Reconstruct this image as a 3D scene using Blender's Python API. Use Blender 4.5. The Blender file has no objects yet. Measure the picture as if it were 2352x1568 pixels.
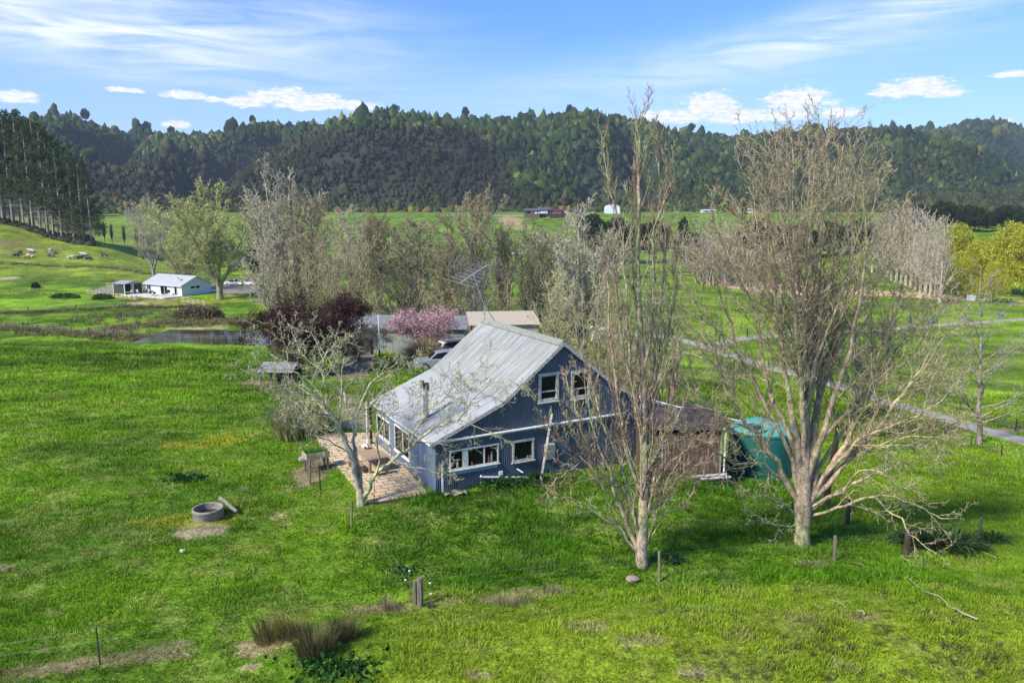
import bpy, math, random
import numpy as np
from mathutils import Vector, Matrix
R = math.radians
sc = bpy.context.scene
col = sc.collection

# ---------------------------------------------------------------- camera
FPX = 1754.0; W0, H0 = 2352.0, 1568.0; PITCH = R(9.777); CH = 13.0
cd = bpy.data.cameras.new('camera'); cam = bpy.data.objects.new('camera', cd); col.objects.link(cam)
cd.sensor_width = 36.0; cd.lens = 36.0*FPX/W0; cd.clip_start = 0.3; cd.clip_end = 8000
cam.location = (0, 0, CH); cam.rotation_euler = (R(90)-PITCH, 0, 0)
sc.camera = cam
cp, sp = math.cos(PITCH), math.sin(PITCH)

# ---------------------------------------------------------------- exposure and light
sc.view_settings.view_transform = 'Standard'; sc.view_settings.look = 'None'
sc.view_settings.gamma = 1.0; sc.view_settings.exposure = 1.0
sc.cycles.use_denoising = True
sc.cycles.max_bounces = 6; sc.cycles.diffuse_bounces = 2; sc.cycles.glossy_bounces = 2
sc.cycles.transparent_max_bounces = 8; sc.cycles.volume_bounces = 0
sc.cycles.sample_clamp_indirect = 4

SUN_EL = 42; SUN = Vector((-0.76, -0.60, 0)).normalized()*math.cos(R(SUN_EL)) + Vector((0, 0, math.sin(R(SUN_EL))))
sl = bpy.data.lights.new('sun', 'SUN'); sl.energy = 3.4; sl.angle = R(7); sl.color = (1, .93, .78)
so = bpy.data.objects.new('sun', sl); col.objects.link(so)
so.rotation_euler = SUN.to_track_quat('Z', 'Y').to_euler(); so.location = (-60, 0, 80)

class NT:
    """small node helper"""
    def __init__(s, tree): s.t = tree; s.n = tree.nodes; s.l = tree.links
    def new(s, typ, **kw):
        n = s.n.new(typ)
        for k, v in kw.items(): setattr(n, k, v)
        return n
    def put(s, sock, v):
        if isinstance(v, bpy.types.NodeSocket): s.l.new(v, sock)
        elif v is not None:
            if hasattr(sock, 'default_value'):
                try: sock.default_value = v
                except Exception:
                    sock.default_value = (*v, 1) if len(v) == 3 else v
    def m(s, op, a, b=None, c=None, clamp=False):
        n = s.new('ShaderNodeMath', operation=op); n.use_clamp = clamp
        s.put(n.inputs[0], a)
        if b is not None: s.put(n.inputs[1], b)
        if c is not None: s.put(n.inputs[2], c)
        return n.outputs[0]
    def mix(s, f, a, b, mode='MIX'):
        n = s.new('ShaderNodeMix', data_type='RGBA', blend_type=mode)
        s.put(n.inputs[0], f); s.put(n.inputs[6], a if not isinstance(a, tuple) else (*a[:3], 1)); s.put(n.inputs[7], b if not isinstance(b, tuple) else (*b[:3], 1))
        return n.outputs[2]
    def noise(s, vec, scale, detail=4, rough=.55, dist=0.0):
        n = s.new('ShaderNodeTexNoise'); s.put(n.inputs['Vector'], vec)
        n.inputs['Scale'].default_value = scale; n.inputs['Detail'].default_value = detail
        n.inputs['Roughness'].default_value = rough; n.inputs['Distortion'].default_value = dist
        return n.outputs[0]
    def ramp(s, f, stops):
        n = s.new('ShaderNodeValToRGB'); s.put(n.inputs[0], f)
        cr = n.color_ramp
        while len(cr.elements) < len(stops): cr.elements.new(.5)
        for e, (p, c) in zip(cr.elements, stops):
            e.position = p; e.color = (c, c, c, 1) if not isinstance(c, tuple) else (*c[:3], 1)
        return n.outputs[0]
    def mapping(s, vec, scale=(1, 1, 1), rot=(0, 0, 0), loc=(0, 0, 0)):
        n = s.new('ShaderNodeMapping'); s.put(n.inputs[0], vec)
        n.inputs[1].default_value = loc; n.inputs[2].default_value = rot; n.inputs[3].default_value = scale
        return n.outputs[0]
    def sep(s, v):
        n = s.new('ShaderNodeSeparateXYZ'); s.put(n.inputs[0], v); return n.outputs
    def comb(s, x, y, z):
        n = s.new('ShaderNodeCombineXYZ'); s.put(n.inputs[0], x); s.put(n.inputs[1], y); s.put(n.inputs[2], z); return n.outputs[0]

# world: Nishita sky with clouds laid out by compass direction and elevation
wd = bpy.data.worlds.new('World'); sc.world = wd; wd.use_nodes = True
T = NT(wd.node_tree); T.n.clear()
sky = T.new('ShaderNodeTexSky'); sky.sky_type = 'NISHITA'; sky.sun_disc = False
sky.sun_elevation = R(SUN_EL); sky.sun_rotation = math.atan2(SUN.x, SUN.y)
sky.altitude = 300; sky.air_density = 1.15; sky.dust_density = .35; sky.ozone_density = 3.2
tc = T.new('ShaderNodeTexCoord'); gx, gy, gz = T.sep(tc.outputs['Generated'])
az = T.m('DEGREES', T.m('ARCTAN2', gx, gy)) if False else T.m('MULTIPLY', T.m('ARCTAN2', gx, gy), 57.2958)
el = T.m('MULTIPLY', T.m('ARCSINE', gz), 57.2958)
skyc = T.mix(1.0, sky.outputs[0], (.42, .66, 1.08), 'MULTIPLY')
# whitening towards the horizon is already in the sky; lift it a little in thin high cloud
elc = T.m('MAXIMUM', el, 0.0)
def aev(x, y): # photo pixel (2352 wide) -> azimuth and elevation of its direction
    v = (784-y)/FPX; d = Vector(((x-1176)/FPX, cp+v*sp, -sp+v*cp)).normalized()
    return math.degrees(math.atan2(d.x, d.y)), math.degrees(math.asin(d.z))
nv = T.comb(T.m('MULTIPLY', az, .05), T.m('MULTIPLY', el, .12), 0.0)
n1 = T.noise(T.mapping(nv, (2.6, 9, 1), (0, 0, R(8))), 1.0, 5, .56, .9)
n2 = T.noise(nv, 22, 6, .6)
n3 = T.noise(nv, 70, 4, .6)
cir = None
# cirrus: streaks, each an ellipse in (azimuth, elevation) with a tilt and a strength
for (x, y, wx, wy, tilt, st) in [(300, 75, 14, 2.2, -6, .9), (100, 45, 10, 1.5, -8, .8), (560, 62, 11, 2.4, -10, .7), (780, 28, 8, 1.2, -6, .45), (1500, 165, 13, 1.5, 9, .6),
                                 (1880, 75, 12, 1.9, 17, .62), (2150, 15, 10, 1.5, 10, .7), (250, 120, 10, 2.0, -4, .6), (2100, 110, 16, 1.6, 6, .25)]:
    a0, e0 = aev(x, y); ct, st_ = math.cos(R(tilt)), math.sin(R(tilt))
    da = T.m('SUBTRACT', az, a0); de = T.m('SUBTRACT', el, e0)
    p = T.m('DIVIDE', T.m('ADD', T.m('MULTIPLY', da, ct), T.m('MULTIPLY', de, st_)), wx)
    q = T.m('DIVIDE', T.m('SUBTRACT', T.m('MULTIPLY', de, ct), T.m('MULTIPLY', da, st_)), wy)
    r2 = T.m('ADD', T.m('MULTIPLY', p, p), T.m('MULTIPLY', q, q))
    g = T.m('MULTIPLY', T.m('EXPONENT', T.m('MULTIPLY', r2, -1.0)), st)
    cir = g if cir is None else T.m('ADD', cir, g)
cirm = T.m('MULTIPLY', T.m('MULTIPLY', cir, T.ramp(n1, [(.30, .15), (.74, 1.0)])), .66, clamp=True)
skyc = T.mix(cirm, skyc, (5.4, 5.8, 6.5))
cum = None
for (x, y, wx, wy) in [(30, 226, 1.7, .55), (288, 209, 1.2, .28), (425, 221, 1.7, .45), (490, 230, .8, .3), (560, 238, 1.7, .6), (610, 226, 1.5, .7), (665, 224, 1.7, .8), (700, 242, 2.6, .8), (745, 236, 1.9, .75), (815, 246, 2.2, .5), (405, 288, 1.0, .4),
                       (1550, 272, 2.6, .8), (1630, 250, 2.2, 1.3), (1700, 272, 3.0, .75), (1830, 236, 2.7, 1.1), (1790, 268, 2.8, .65), (1925, 262, 1.9, .55), (2060, 212, 1.8, .7),
                       (2110, 206, 2.4, .9), (2170, 218, 1.6, .45), (2325, 173, 1.4, .3), (2280, 283, 1.4, .4), (1490, 268, .9, .5)]:
    a0, e0 = aev(x, y)
    p = T.m('DIVIDE', T.m('SUBTRACT', az, a0), wx); q = T.m('DIVIDE', T.m('SUBTRACT', el, e0), wy)
    q = T.m('MULTIPLY', q, T.m('ADD', 1.0, T.m('MULTIPLY', T.m('LESS_THAN', q, 0.0), .8)))  # flatter bases
    g = T.m('SUBTRACT', 1.0, T.m('ADD', T.m('MULTIPLY', p, p), T.m('MULTIPLY', q, q)))
    cum = g if cum is None else T.m('MAXIMUM', cum, g)
cw = T.m('ADD', cum, T.m('ADD', T.m('MULTIPLY', T.m('SUBTRACT', n2, .5), 2.6), T.m('MULTIPLY', T.m('SUBTRACT', n3, .5), 1.4)))
cumm = T.m('MULTIPLY', T.ramp(T.m('MULTIPLY', cw, .5), [(.03, 0.0), (.34, 1.0)]), .93)
ccol = T.mix(T.ramp(T.noise(T.mapping(nv, (1, 1.6, 1), loc=(3.1, .2, 0)), 30, 4, .5), [(.42, 0.0), (.62, 1.0)]), (4.9, 5.0, 5.35), (6.4, 6.3, 6.2))
skyc = T.mix(T.m('MULTIPLY', T.ramp(T.m('DIVIDE', elc, 12.0), [(.0, 1.0), (1.0, 0.0)]), .55), skyc, (4.3, 4.9, 6.0))
skyc = T.mix(cumm, skyc, ccol)
bg = T.new('ShaderNodeBackground'); bg.inputs[1].default_value = .098; T.put(bg.inputs[0], skyc)
wo = T.new('ShaderNodeOutputWorld'); T.l.new(bg.outputs[0], wo.inputs[0])

# ---------------------------------------------------------------- pixel <-> place helpers
def Tt(y): return math.tan(PITCH - math.atan((784-y)/FPX))
def ray(px, py):
    v = (784-py)/FPX
    return np.array([(px-1176)/FPX, cp+v*sp, -sp+v*cp])
def at(px, py, Y):
    d = ray(px, py); t = Y/d[1]; return Vector((d[0]*t, Y, CH+d[2]*t))
def hsh(i, j, s):
    n = (i.astype(np.int64)*374761393 + j.astype(np.int64)*668265263 + s*974634777) & 0xffffffff
    n = ((n ^ (n >> 13))*1274126177) & 0xffffffff
    return ((n ^ (n >> 16)) & 0xffff)/65535.0
def vn(x, y, s=0):
    x = np.asarray(x, float); y = np.asarray(y, float)
    i = np.floor(x); j = np.floor(y); fx = x-i; fy = y-j
    fx = fx*fx*(3-2*fx); fy = fy*fy*(3-2*fy); i = i.astype(np.int64); j = j.astype(np.int64)
    a = hsh(i, j, s); b = hsh(i+1, j, s); c = hsh(i, j+1, s); d = hsh(i+1, j+1, s)
    return (a*(1-fx)+b*fx)*(1-fy)+(c*(1-fx)+d*fx)*fy
def fbm(x, y, s=0, o=4, g=.5):
    r = 0; a = 1; t = 0
    for k in range(o):
        r = r+a*vn(x*2**k+17.3*k, y*2**k-9.1*k, s+k); t += a; a *= g
    return r/t
# terrain height: columns by direction, rows by depth
TY = np.array([0, 15, 25, 32, 40, 50, 62, 75, 90, 108, 116, 122, 132, 150, 175, 200, 240, 270, 290, 330, 380, 430, 520, 620, 900.])
TX = (np.array([-500, 0, 200, 400, 600, 850, 1176, 1500, 1800, 2100, 2352, 2900])-1176)/FPX*1.02
TZ = np.array([
 [0, 0, 0, 0, -.1, -.4, -1.1, -2.2, -3.8, -5.5, -7.6, -7.6, -7.3, -6.9, -6.3, -5.0, 3.0, 10, 14, 12, 5, 2, 8, 12, 14],
 [0, 0, 0, 0, -.1, -.4, -1.1, -2.2, -3.8, -5.5, -7.6, -7.6, -7.3, -6.9, -6.5, -6.0, -1.2, 6, 9.8, 7, 2, 0, 6, 12, 14],
 [0, 0, 0, 0, -.1, -.4, -1.1, -2.2, -3.8, -5.5, -8.0, -8.0, -7.3, -6.8, -6.4, -6.2, -3.0, 1.2, 2.9, 0, -3, -4, 5, 12, 14],
 [0, 0, 0, 0, -.1, -.4, -1.1, -2.3, -4.0, -5.8, -8.2, -8.2, -7.1, -6.6, -6.3, -6.2, -6.0, -6.0, -5.8, -5, -4.5, -3, 7, 12, 14],
 [0, 0, 0, 0, -.1, -.4, -1.2, -2.4, -4.2, -6.0, -8.0, -8.0, -7.0, -6.5, -6.3, -6.2, -6.2, -6.3, -6.3, -6, -5.5, -3, 9, 12, 14],
 [0, 0, 0, 0, 0, -.3, -.8, -1.5, -4.0, -6.2, -6.8, -7.0, -7.0, -7, -7, -7, -7, -7, -7, -6.5, -6, -3, 9.5, 12, 14],
 [0, 0, 0, 0, 0, -.3, -.8, -1.5, -4.2, -7.0, -7.5, -7.8, -8, -8, -8, -8, -8, -8, -8, -8, -7.5, -4, 10, 12, 14],
 [0, 0, 0, 0, -.2, -1.0, -3.3, -5.5, -7.5, -9.0, -9.4, -9.7, -10, -10, -10, -10, -10, -10, -10, -10, -9.5, -4, 10, 12, 14],
 [0, 0, 0, -.1, -1.4, -3.6, -6.0, -7.8, -9.0, -10.0, -10.2, -10.3, -10.4, -10.5, -10.5, -10.5, -10.5, -10.5, -10.5, -9, -6, 2, 10, 12, 14],
 [0, 0, 0, -.8, -2.6, -4.8, -7.0, -8.5, -9.7, -10.3, -10.4, -10.5, -10.5, -10.5, -10.5, -10.5, -10.5, -10.5, -10, 1.5, 4.5, 6, 9, 12, 14],
 [0, 0, -.1, -1.0, -3.0, -5.0, -7.2, -8.8, -10, -10.5, -10.6, -10.6, -10.6, -10.6, -10.6, -10.6, -10.6, -10.6, -10, 2, 4.5, 6, 9, 12, 14],
 [0, 0, -.2, -1.2, -3.2, -5.2, -7.4, -9, -10.2, -10.6, -10.6, -10.6, -10.6, -10.6, -10.6, -10.6, -10.6, -10.6, -10, 2, 4.5, 6, 9, 12, 14]], float)
# smoothed table on a fine depth grid
_fy = np.concatenate([np.arange(0, 140, 1.0), np.arange(140, 905, 5.0)])
_ft = []
for row in TZ:
    z = np.interp(_fy, TY, row)
    k = 3
    zs = z.copy()
    for it in range(6): zs[1:-1] = (zs[:-2]+2*zs[1:-1]+zs[2:])/4
    _ft.append(zs)
_ft = np.array(_ft)
def base_z(X, Y):
    X = np.asarray(X, float); Y = np.asarray(Y, float)
    Yc = np.clip(Y, 0, 899); u = X/np.maximum(Y, 14)
    u = np.clip(u, TX[0], TX[-1]-1e-6)
    i = np.clip(np.searchsorted(TX, u)-1, 0, len(TX)-2)
    f = (u-TX[i])/(TX[i+1]-TX[i]); f = f*f*(3-2*f)
    j = np.clip(np.searchsorted(_fy, Yc, side='right')-1, 0, len(_fy)-2)
    g = (Yc-_fy[j])/(_fy[j+1]-_fy[j])
    z0 = _ft[i, j]*(1-g)+_ft[i, j+1]*g; z1 = _ft[i+1, j]*(1-g)+_ft[i+1, j+1]*g
    return z0*(1-f)+z1*f
def ground0(px, py, zoff=0.0):
    """first hit of the photo ray with the smooth terrain"""
    d = ray(px, py); t = np.concatenate([np.arange(8, 160, .25), np.arange(160, 900, 1.0)])/d[1]
    X = d[0]*t; Y = d[1]*t; Z = CH+d[2]*t
    b = (Z < th(X, Y)+zoff); k = int(np.argmax(b)) if b.any() else len(t)-1
    a, c = t[max(k-1, 0)], t[k]
    for it in range(14):
        m_ = (a+c)/2
        if CH+d[2]*m_ < float(th(d[0]*m_, d[1]*m_))+zoff: c = m_
        else: a = m_
    return Vector((d[0]*c, d[1]*c, float(th(d[0]*c, d[1]*c))))

# house frame: near-left corner at HA, e1 runs right along the gable, e2 back along the ridge
HA = Vector((-3.523, 33.706, 0)); HYAW = .48819
HW, HB, HL, H1, H2, H3 = 6.776, 3.451, 8.563, 2.627, 4.023, 6.607
HM = Matrix.Translation(HA) @ Matrix.Rotation(HYAW, 4, 'Z'); HMI = HM.inverted()
flat = []   # (polyline points, half width): places where the ground is smooth
def dseg(X, Y, pts):
    d = np.full(np.shape(X), 1e9)
    for (ax, ay), (bx, by) in zip(pts[:-1], pts[1:]):
        dx, dy = bx-ax, by-ay; L2 = dx*dx+dy*dy+1e-9
        t = np.clip(((X-ax)*dx+(Y-ay)*dy)/L2, 0, 1)
        d = np.minimum(d, np.hypot(X-ax-t*dx, Y-ay-t*dy))
    return d
def rough_amt(X, Y):
    k = np.ones(np.shape(X))
    for pts, hw in flat:
        k = k*np.clip((dseg(X, Y, pts)-hw)/1.2, 0, 1)
    lx = (X-HA.x)*math.cos(HYAW)+(Y-HA.y)*math.sin(HYAW); ly = -(X-HA.x)*math.sin(HYAW)+(Y-HA.y)*math.cos(HYAW)
    dd = np.hypot(np.maximum(np.maximum(-4.6-lx, lx-18), 0), np.maximum(np.maximum(-.3-ly, ly-9.6), 0))
    return k*np.clip(dd/1.5, 0, 1)
def th(X, Y):
    X = np.asarray(X, float); Y = np.asarray(Y, float)
    k = rough_amt(X, Y); s = np.clip(Y/60, .5, 3.0)
    z = base_z(X, Y)
    z = z+k*s*(.34*(fbm(X/7+5, Y/5, 3, 3)-.5))
    z = z+k*np.clip(1.4-Y/60, .25, 1)*.16*(fbm(X/1.1, Y/.8, 9, 2)-.5)
    z = z+.8*np.exp(-((Y-(19.5+.12*np.maximum(X, -20)))/3.2)**2)*np.clip((X+9)/6, 0, 1)*np.clip((26-X)/6, 0, 1)*k
    # rough banks by the stream
    zr = np.exp(-((Y-118)/11)**2)*np.clip((-8-X)/10, 0, 1)
    z = z+zr*k*1.3*(fbm(X/5, Y/5, 21, 3)-.5)
    return z
def G(px, py): return ground0(px, py)
def gz_(x, y): return float(th(x, y))
# ---------------------------------------------------------------- mesh helpers
def tag(o, label=None, cat=None, group=None, kind=None):
    if label: o['label'] = label
    if cat: o['category'] = cat
    if group: o['group'] = group
    if kind: o['kind'] = kind
    return o
def empty(name, loc, label, cat, group=None, rz=0.0):
    o = bpy.data.objects.new(name, None); col.objects.link(o); o.empty_display_size = .2
    o.location = loc; o.rotation_euler = (0, 0, rz)
    return tag(o, label, cat, group)
def link(name, me, parent=None):
    o = bpy.data.objects.new(name, me); col.objects.link(o)
    if parent: o.parent = parent
    return o
def npmesh(name, V, F, mat, parent=None, smooth=False, colr=None, k=None, loc=None, mi=None):
    """V (n,3), F (m,k) arrays; colr per-vertex colour"""
    V = np.ascontiguousarray(V, np.float32); F = np.ascontiguousarray(F, np.int32); k = F.shape[1]
    if loc is not None: V = V-np.array(loc, np.float32)
    me = bpy.data.meshes.new(name); me.vertices.add(len(V)); me.vertices.foreach_set('co', V.ravel())
    me.loops.add(F.size); me.loops.foreach_set('vertex_index', F.ravel())
    me.polygons.add(len(F)); me.polygons.foreach_set('loop_start', np.arange(0, F.size, k, dtype=np.int32))
    me.polygons.foreach_set('loop_total', np.full(len(F), k, np.int32))
    if smooth: me.polygons.foreach_set('use_smooth', np.ones(len(F), bool))
    for mm in (mat if isinstance(mat, (list, tuple)) else [mat]): me.materials.append(mm)
    if mi is not None: me.polygons.foreach_set('material_index', np.asarray(mi, np.int32))
    if colr is not None:
        a = me.color_attributes.new('tint', 'FLOAT_COLOR', 'POINT')
        c = np.ones((len(V), 4), np.float32); c[:, :3] = colr; a.data.foreach_set('color', c.ravel())
    me.update(calc_edges=True)
    o = link(name, me, parent)
    if loc is not None: o.location = loc
    return o
class B:
    """collects faces, builds one mesh object"""
    def __init__(s): s.v = []; s.f = []; s.mi = []; s.cm = 0
    def add(s, vs, fs):
        n = len(s.v); s.v += [tuple(v) for v in vs]; s.f += [tuple(i+n for i in f) for f in fs]; s.mi += [s.cm]*len(fs); return s
    def box(s, x0, x1, y0, y1, z0, z1):
        return s.add([(x0, y0, z0), (x1, y0, z0), (x1, y1, z0), (x0, y1, z0), (x0, y0, z1), (x1, y0, z1), (x1, y1, z1), (x0, y1, z1)],
                     [(0, 3, 2, 1), (4, 5, 6, 7), (0, 1, 5, 4), (1, 2, 6, 5), (2, 3, 7, 6), (3, 0, 4, 7)])
    def beam(s, a, b, w, h, up=(0, 0, 1)):
        a = Vector(a); b = Vector(b); d = (b-a).normalized(); u = Vector(up)
        if abs(d.dot(u)) > .98: u = Vector((0, 1, 0))
        r = d.cross(u).normalized(); u = r.cross(d)
        vs = []
        for p in (a, b):
            for (i, j) in ((-1, -1), (1, -1), (1, 1), (-1, 1)): vs.append(p+r*(i*w/2)+u*(j*h/2))
        return s.add(vs, [(0, 1, 2, 3), (7, 6, 5, 4), (0, 4, 5, 1), (1, 5, 6, 2), (2, 6, 7, 3), (3, 7, 4, 0)])
    def tube(s, pts, rad, n=8, cap=True):
        pts = [Vector(p) for p in pts]; m = len(pts)
        if not hasattr(rad, '__len__'): rad = [rad]*m
        vs = []; fs = []
        for i, p in enumerate(pts):
            t = (pts[min(i+1, m-1)]-pts[max(i-1, 0)]).normalized()
            u = Vector((0, 0, 1)) if abs(t.z) < .9 else Vector((1, 0, 0))
            r = t.cross(u).normalized(); u = r.cross(t)
            for k in range(n):
                a = 2*math.pi*k/n; vs.append(p+(r*math.cos(a)+u*math.sin(a))*rad[i])
        for i in range(m-1):
            for k in range(n):
                fs.append((i*n+k, i*n+(k+1) % n, (i+1)*n+(k+1) % n, (i+1)*n+k))
        if cap: fs += [tuple(range(n)), tuple((m-1)*n+k for k in reversed(range(n)))]
        return s.add(vs, fs)
    def lathe(s, prof, c=(0, 0, 0), n=24):
        vs = []; fs = []
        for (r, z) in prof:
            for k in range(n):
                a = 2*math.pi*k/n; vs.append((c[0]+r*math.cos(a), c[1]+r*math.sin(a), c[2]+z))
        for i in range(len(prof)-1):
            for k in range(n): fs.append((i*n+k, i*n+(k+1) % n, (i+1)*n+(k+1) % n, (i+1)*n+k))
        return s.add(vs, fs)
    def prism(s, poly, y0, y1):
        """poly of (x, z) extruded along y"""
        n = len(poly); vs = [(x, y0, z) for x, z in poly]+[(x, y1, z) for x, z in poly]
        return s.add(vs, [tuple(range(n)), tuple(reversed(range(n, 2*n)))]+[(i, i+n, (i+1) % n+n, (i+1) % n) for i in range(n)])
    def ell(s, c, r, n=10, m=6, seed=0, j=0.0):
        rg = random.Random(seed); vs = []; fs = []
        for i in range(m+1):
            t = math.pi*i/m
            for k in range(n):
                a = 2*math.pi*k/n; q = 1+rg.uniform(-j, j)
                vs.append((c[0]+r[0]*math.sin(t)*math.cos(a)*q, c[1]+r[1]*math.sin(t)*math.sin(a)*q, c[2]+r[2]*math.cos(t)*q))
        for i in range(m):
            for k in range(n): fs.append((i*n+k, (i+1)*n+k, (i+1)*n+(k+1) % n, i*n+(k+1) % n))
        return s.add(vs, fs)
    def xf(s, M):
        s.v = [tuple(M @ Vector(v)) for v in s.v]; return s
    def build(s, name, mat, parent=None, smooth=False):
        me = bpy.data.meshes.new(name); me.from_pydata(s.v, [], s.f)
        for mm in (mat if isinstance(mat, (list, tuple)) else [mat]): me.materials.append(mm)
        if any(s.mi): me.polygons.foreach_set('material_index', s.mi)
        if smooth:
            me.polygons.foreach_set('use_smooth', [len(f) <= 4 for f in s.f])
            me.set_sharp_from_angle(angle=R(40))
        me.update(); return link(name, me, parent)
def copy_tree(o, parent=None):
    c = o.copy(); col.objects.link(c)
    if parent: c.parent = parent
    for ch in list(o.children): copy_tree(ch, c)
    return c
def place_copy(root, loc, rz, label=None, sc_=None):
    c = copy_tree(root); c.location = loc; c.rotation_euler = (0, 0, rz)
    if sc_: c.scale = (sc_,)*3 if not hasattr(sc_, '__len__') else sc_
    if label: c['label'] = label
    return c

# ---------------------------------------------------------------- materials
MATS = {}
def mat(name, c, rough=.7, metal=0.0, var=.25, scale=3.0, bump=.0, bscale=20, stretch=(1, 1, 1), c2=None, spec=.4, grime=None):
    if name in MATS: return MATS[name]
    m_ = bpy.data.materials.new(name); m_.use_nodes = True; t = NT(m_.node_tree)
    bs = t.n['Principled BSDF']; tc = t.new('ShaderNodeTexCoord').outputs['Object']
    v = t.mapping(tc, stretch)
    n = t.noise(v, scale, 6, .62)
    c2 = c2 or tuple(x*(1-var) for x in c)
    cc = t.mix(t.ramp(n, [(.32, 0.0), (.68, 1.0)]), c2, c)
    if grime:
        gcol_, gs, lo, hi = grime
        cc = t.mix(t.ramp(t.noise(v, gs, 8, .7, .4), [(lo, 0.0), (hi, 1.0)]), cc, gcol_)
    t.put(bs.inputs['Base Color'], cc)
    bs.inputs['Roughness'].default_value = rough; bs.inputs['Metallic'].default_value = metal
    bs.inputs['Specular IOR Level'].default_value = spec
    if bump:
        b = t.new('ShaderNodeBump'); b.inputs['Strength'].default_value = bump; b.inputs['Distance'].default_value = .02
        t.put(b.inputs['Height'], t.noise(v, bscale, 5, .6)); t.l.new(b.outputs[0], bs.inputs['Normal'])
    MATS[name] = m_; return m_
def attrmat(name, rough=.8, bscale=None, trans=0.0, nscale=None, spec=.12, fine=None, bdist=.05, bstr=.6):
    m_ = bpy.data.materials.new(name); m_.use_nodes = True; t = NT(m_.node_tree); bs = t.n['Principled BSDF']
    a = t.new('ShaderNodeVertexColor'); a.layer_name = 'tint'; c = a.outputs[0]
    tc = t.new('ShaderNodeTexCoord').outputs['Object']
    if fine:
        for (sc_, lo, hi, k0, k1, st) in fine:
            n = t.noise(t.mapping(tc, st), sc_, 5, .65)
            c = t.mix(1.0, c, t.ramp(n, [(lo, k0), (hi, k1)]), 'MULTIPLY')
    t.put(bs.inputs['Base Color'], c); bs.inputs['Roughness'].default_value = rough; bs.inputs['Specular IOR Level'].default_value = spec
    if bscale:
        b = t.new('ShaderNodeBump'); b.inputs['Strength'].default_value = bstr; b.inputs['Distance'].default_value = bdist
        t.put(b.inputs['Height'], t.noise(tc, bscale, 5, .65)); t.l.new(b.outputs[0], bs.inputs['Normal'])
    if trans:
        bs.inputs['Transmission Weight'].default_value = 0
        tr = t.new('ShaderNodeBsdfTranslucent'); t.put(tr.inputs[0], c); mx = t.new('ShaderNodeMixShader')
        mx.inputs[0].default_value = trans; t.l.new(bs.outputs[0], mx.inputs[1]); t.l.new(tr.outputs[0], mx.inputs[2])
        t.l.new(mx.outputs[0], t.n['Material Output'].inputs[0])
    return m_
M_grass = attrmat('grass_ground', .9, 1.6, fine=[(9, .35, .65, .5, 1.35, (1, 1, 1)), (1.5, .3, .7, .78, 1.18, (1, 2.2, 1)), (.22, .3, .7, .82, 1.14, (1, 1.8, 1))], bdist=.25, bstr=.5)
M_blade = attrmat('grass_blade', .75, None, .35, spec=.08)
M_leaf = attrmat('leaf', .6, None, .3)
M_canopy = attrmat('canopy', .9, .6, fine=[(.9, .3, .7, .5, 1.35, (1, 1, 1))], bdist=1.2, bstr=.9)
M_bark = attrmat('bark', .9, 14, fine=[(5, .38, .62, .50, 1.25, (1, 1, .6)), (19, .4, .62, .62, 1.22, (1, 1, .8))], bdist=.03)
white = mat('white_paint', (.72, .72, .70), .5, var=.12, scale=4, grime=((.32, .29, .24), 5, .56, .74))
white_old = mat('white_peeling', (.62, .61, .57), .7, var=.2, scale=7, grime=((.16, .13, .10), 9, .5, .62), bump=.3)
darkglass = mat('dark_glass', (.010, .010, .011), .12, spec=.22, var=.3)
inner = mat('dark_room', (.010, .010, .010), .9)
wood_old = mat('weathered_wood', (.21, .17, .125), .9, var=.45, scale=3, stretch=(6, 6, .8), bump=.5, grime=((.28, .29, .24), 3, .52, .7))
wood_dark = mat('dark_post', (.05, .042, .034), .9, var=.4, scale=6, bump=.3)
wood_green = mat('treated_post', (.20, .21, .12), .85, var=.3, scale=4, stretch=(4, 4, .6), bump=.3)
steel = mat('galvanised', (.42, .43, .43), .45, .5, var=.25, scale=4)
wire = mat('wire', (.34, .34, .33), .5, .5, var=.1)
plastic_w = mat('white_pvc', (.74, .74, .72), .4, var=.06)
black = mat('black_rubber', (.02, .02, .02), .8, var=.2)
concrete = mat('old_concrete', (.34, .30, .25), .95, var=.4, scale=7, bump=.6, bscale=30, grime=((.07, .06, .05), 4, .5, .7))

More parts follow.
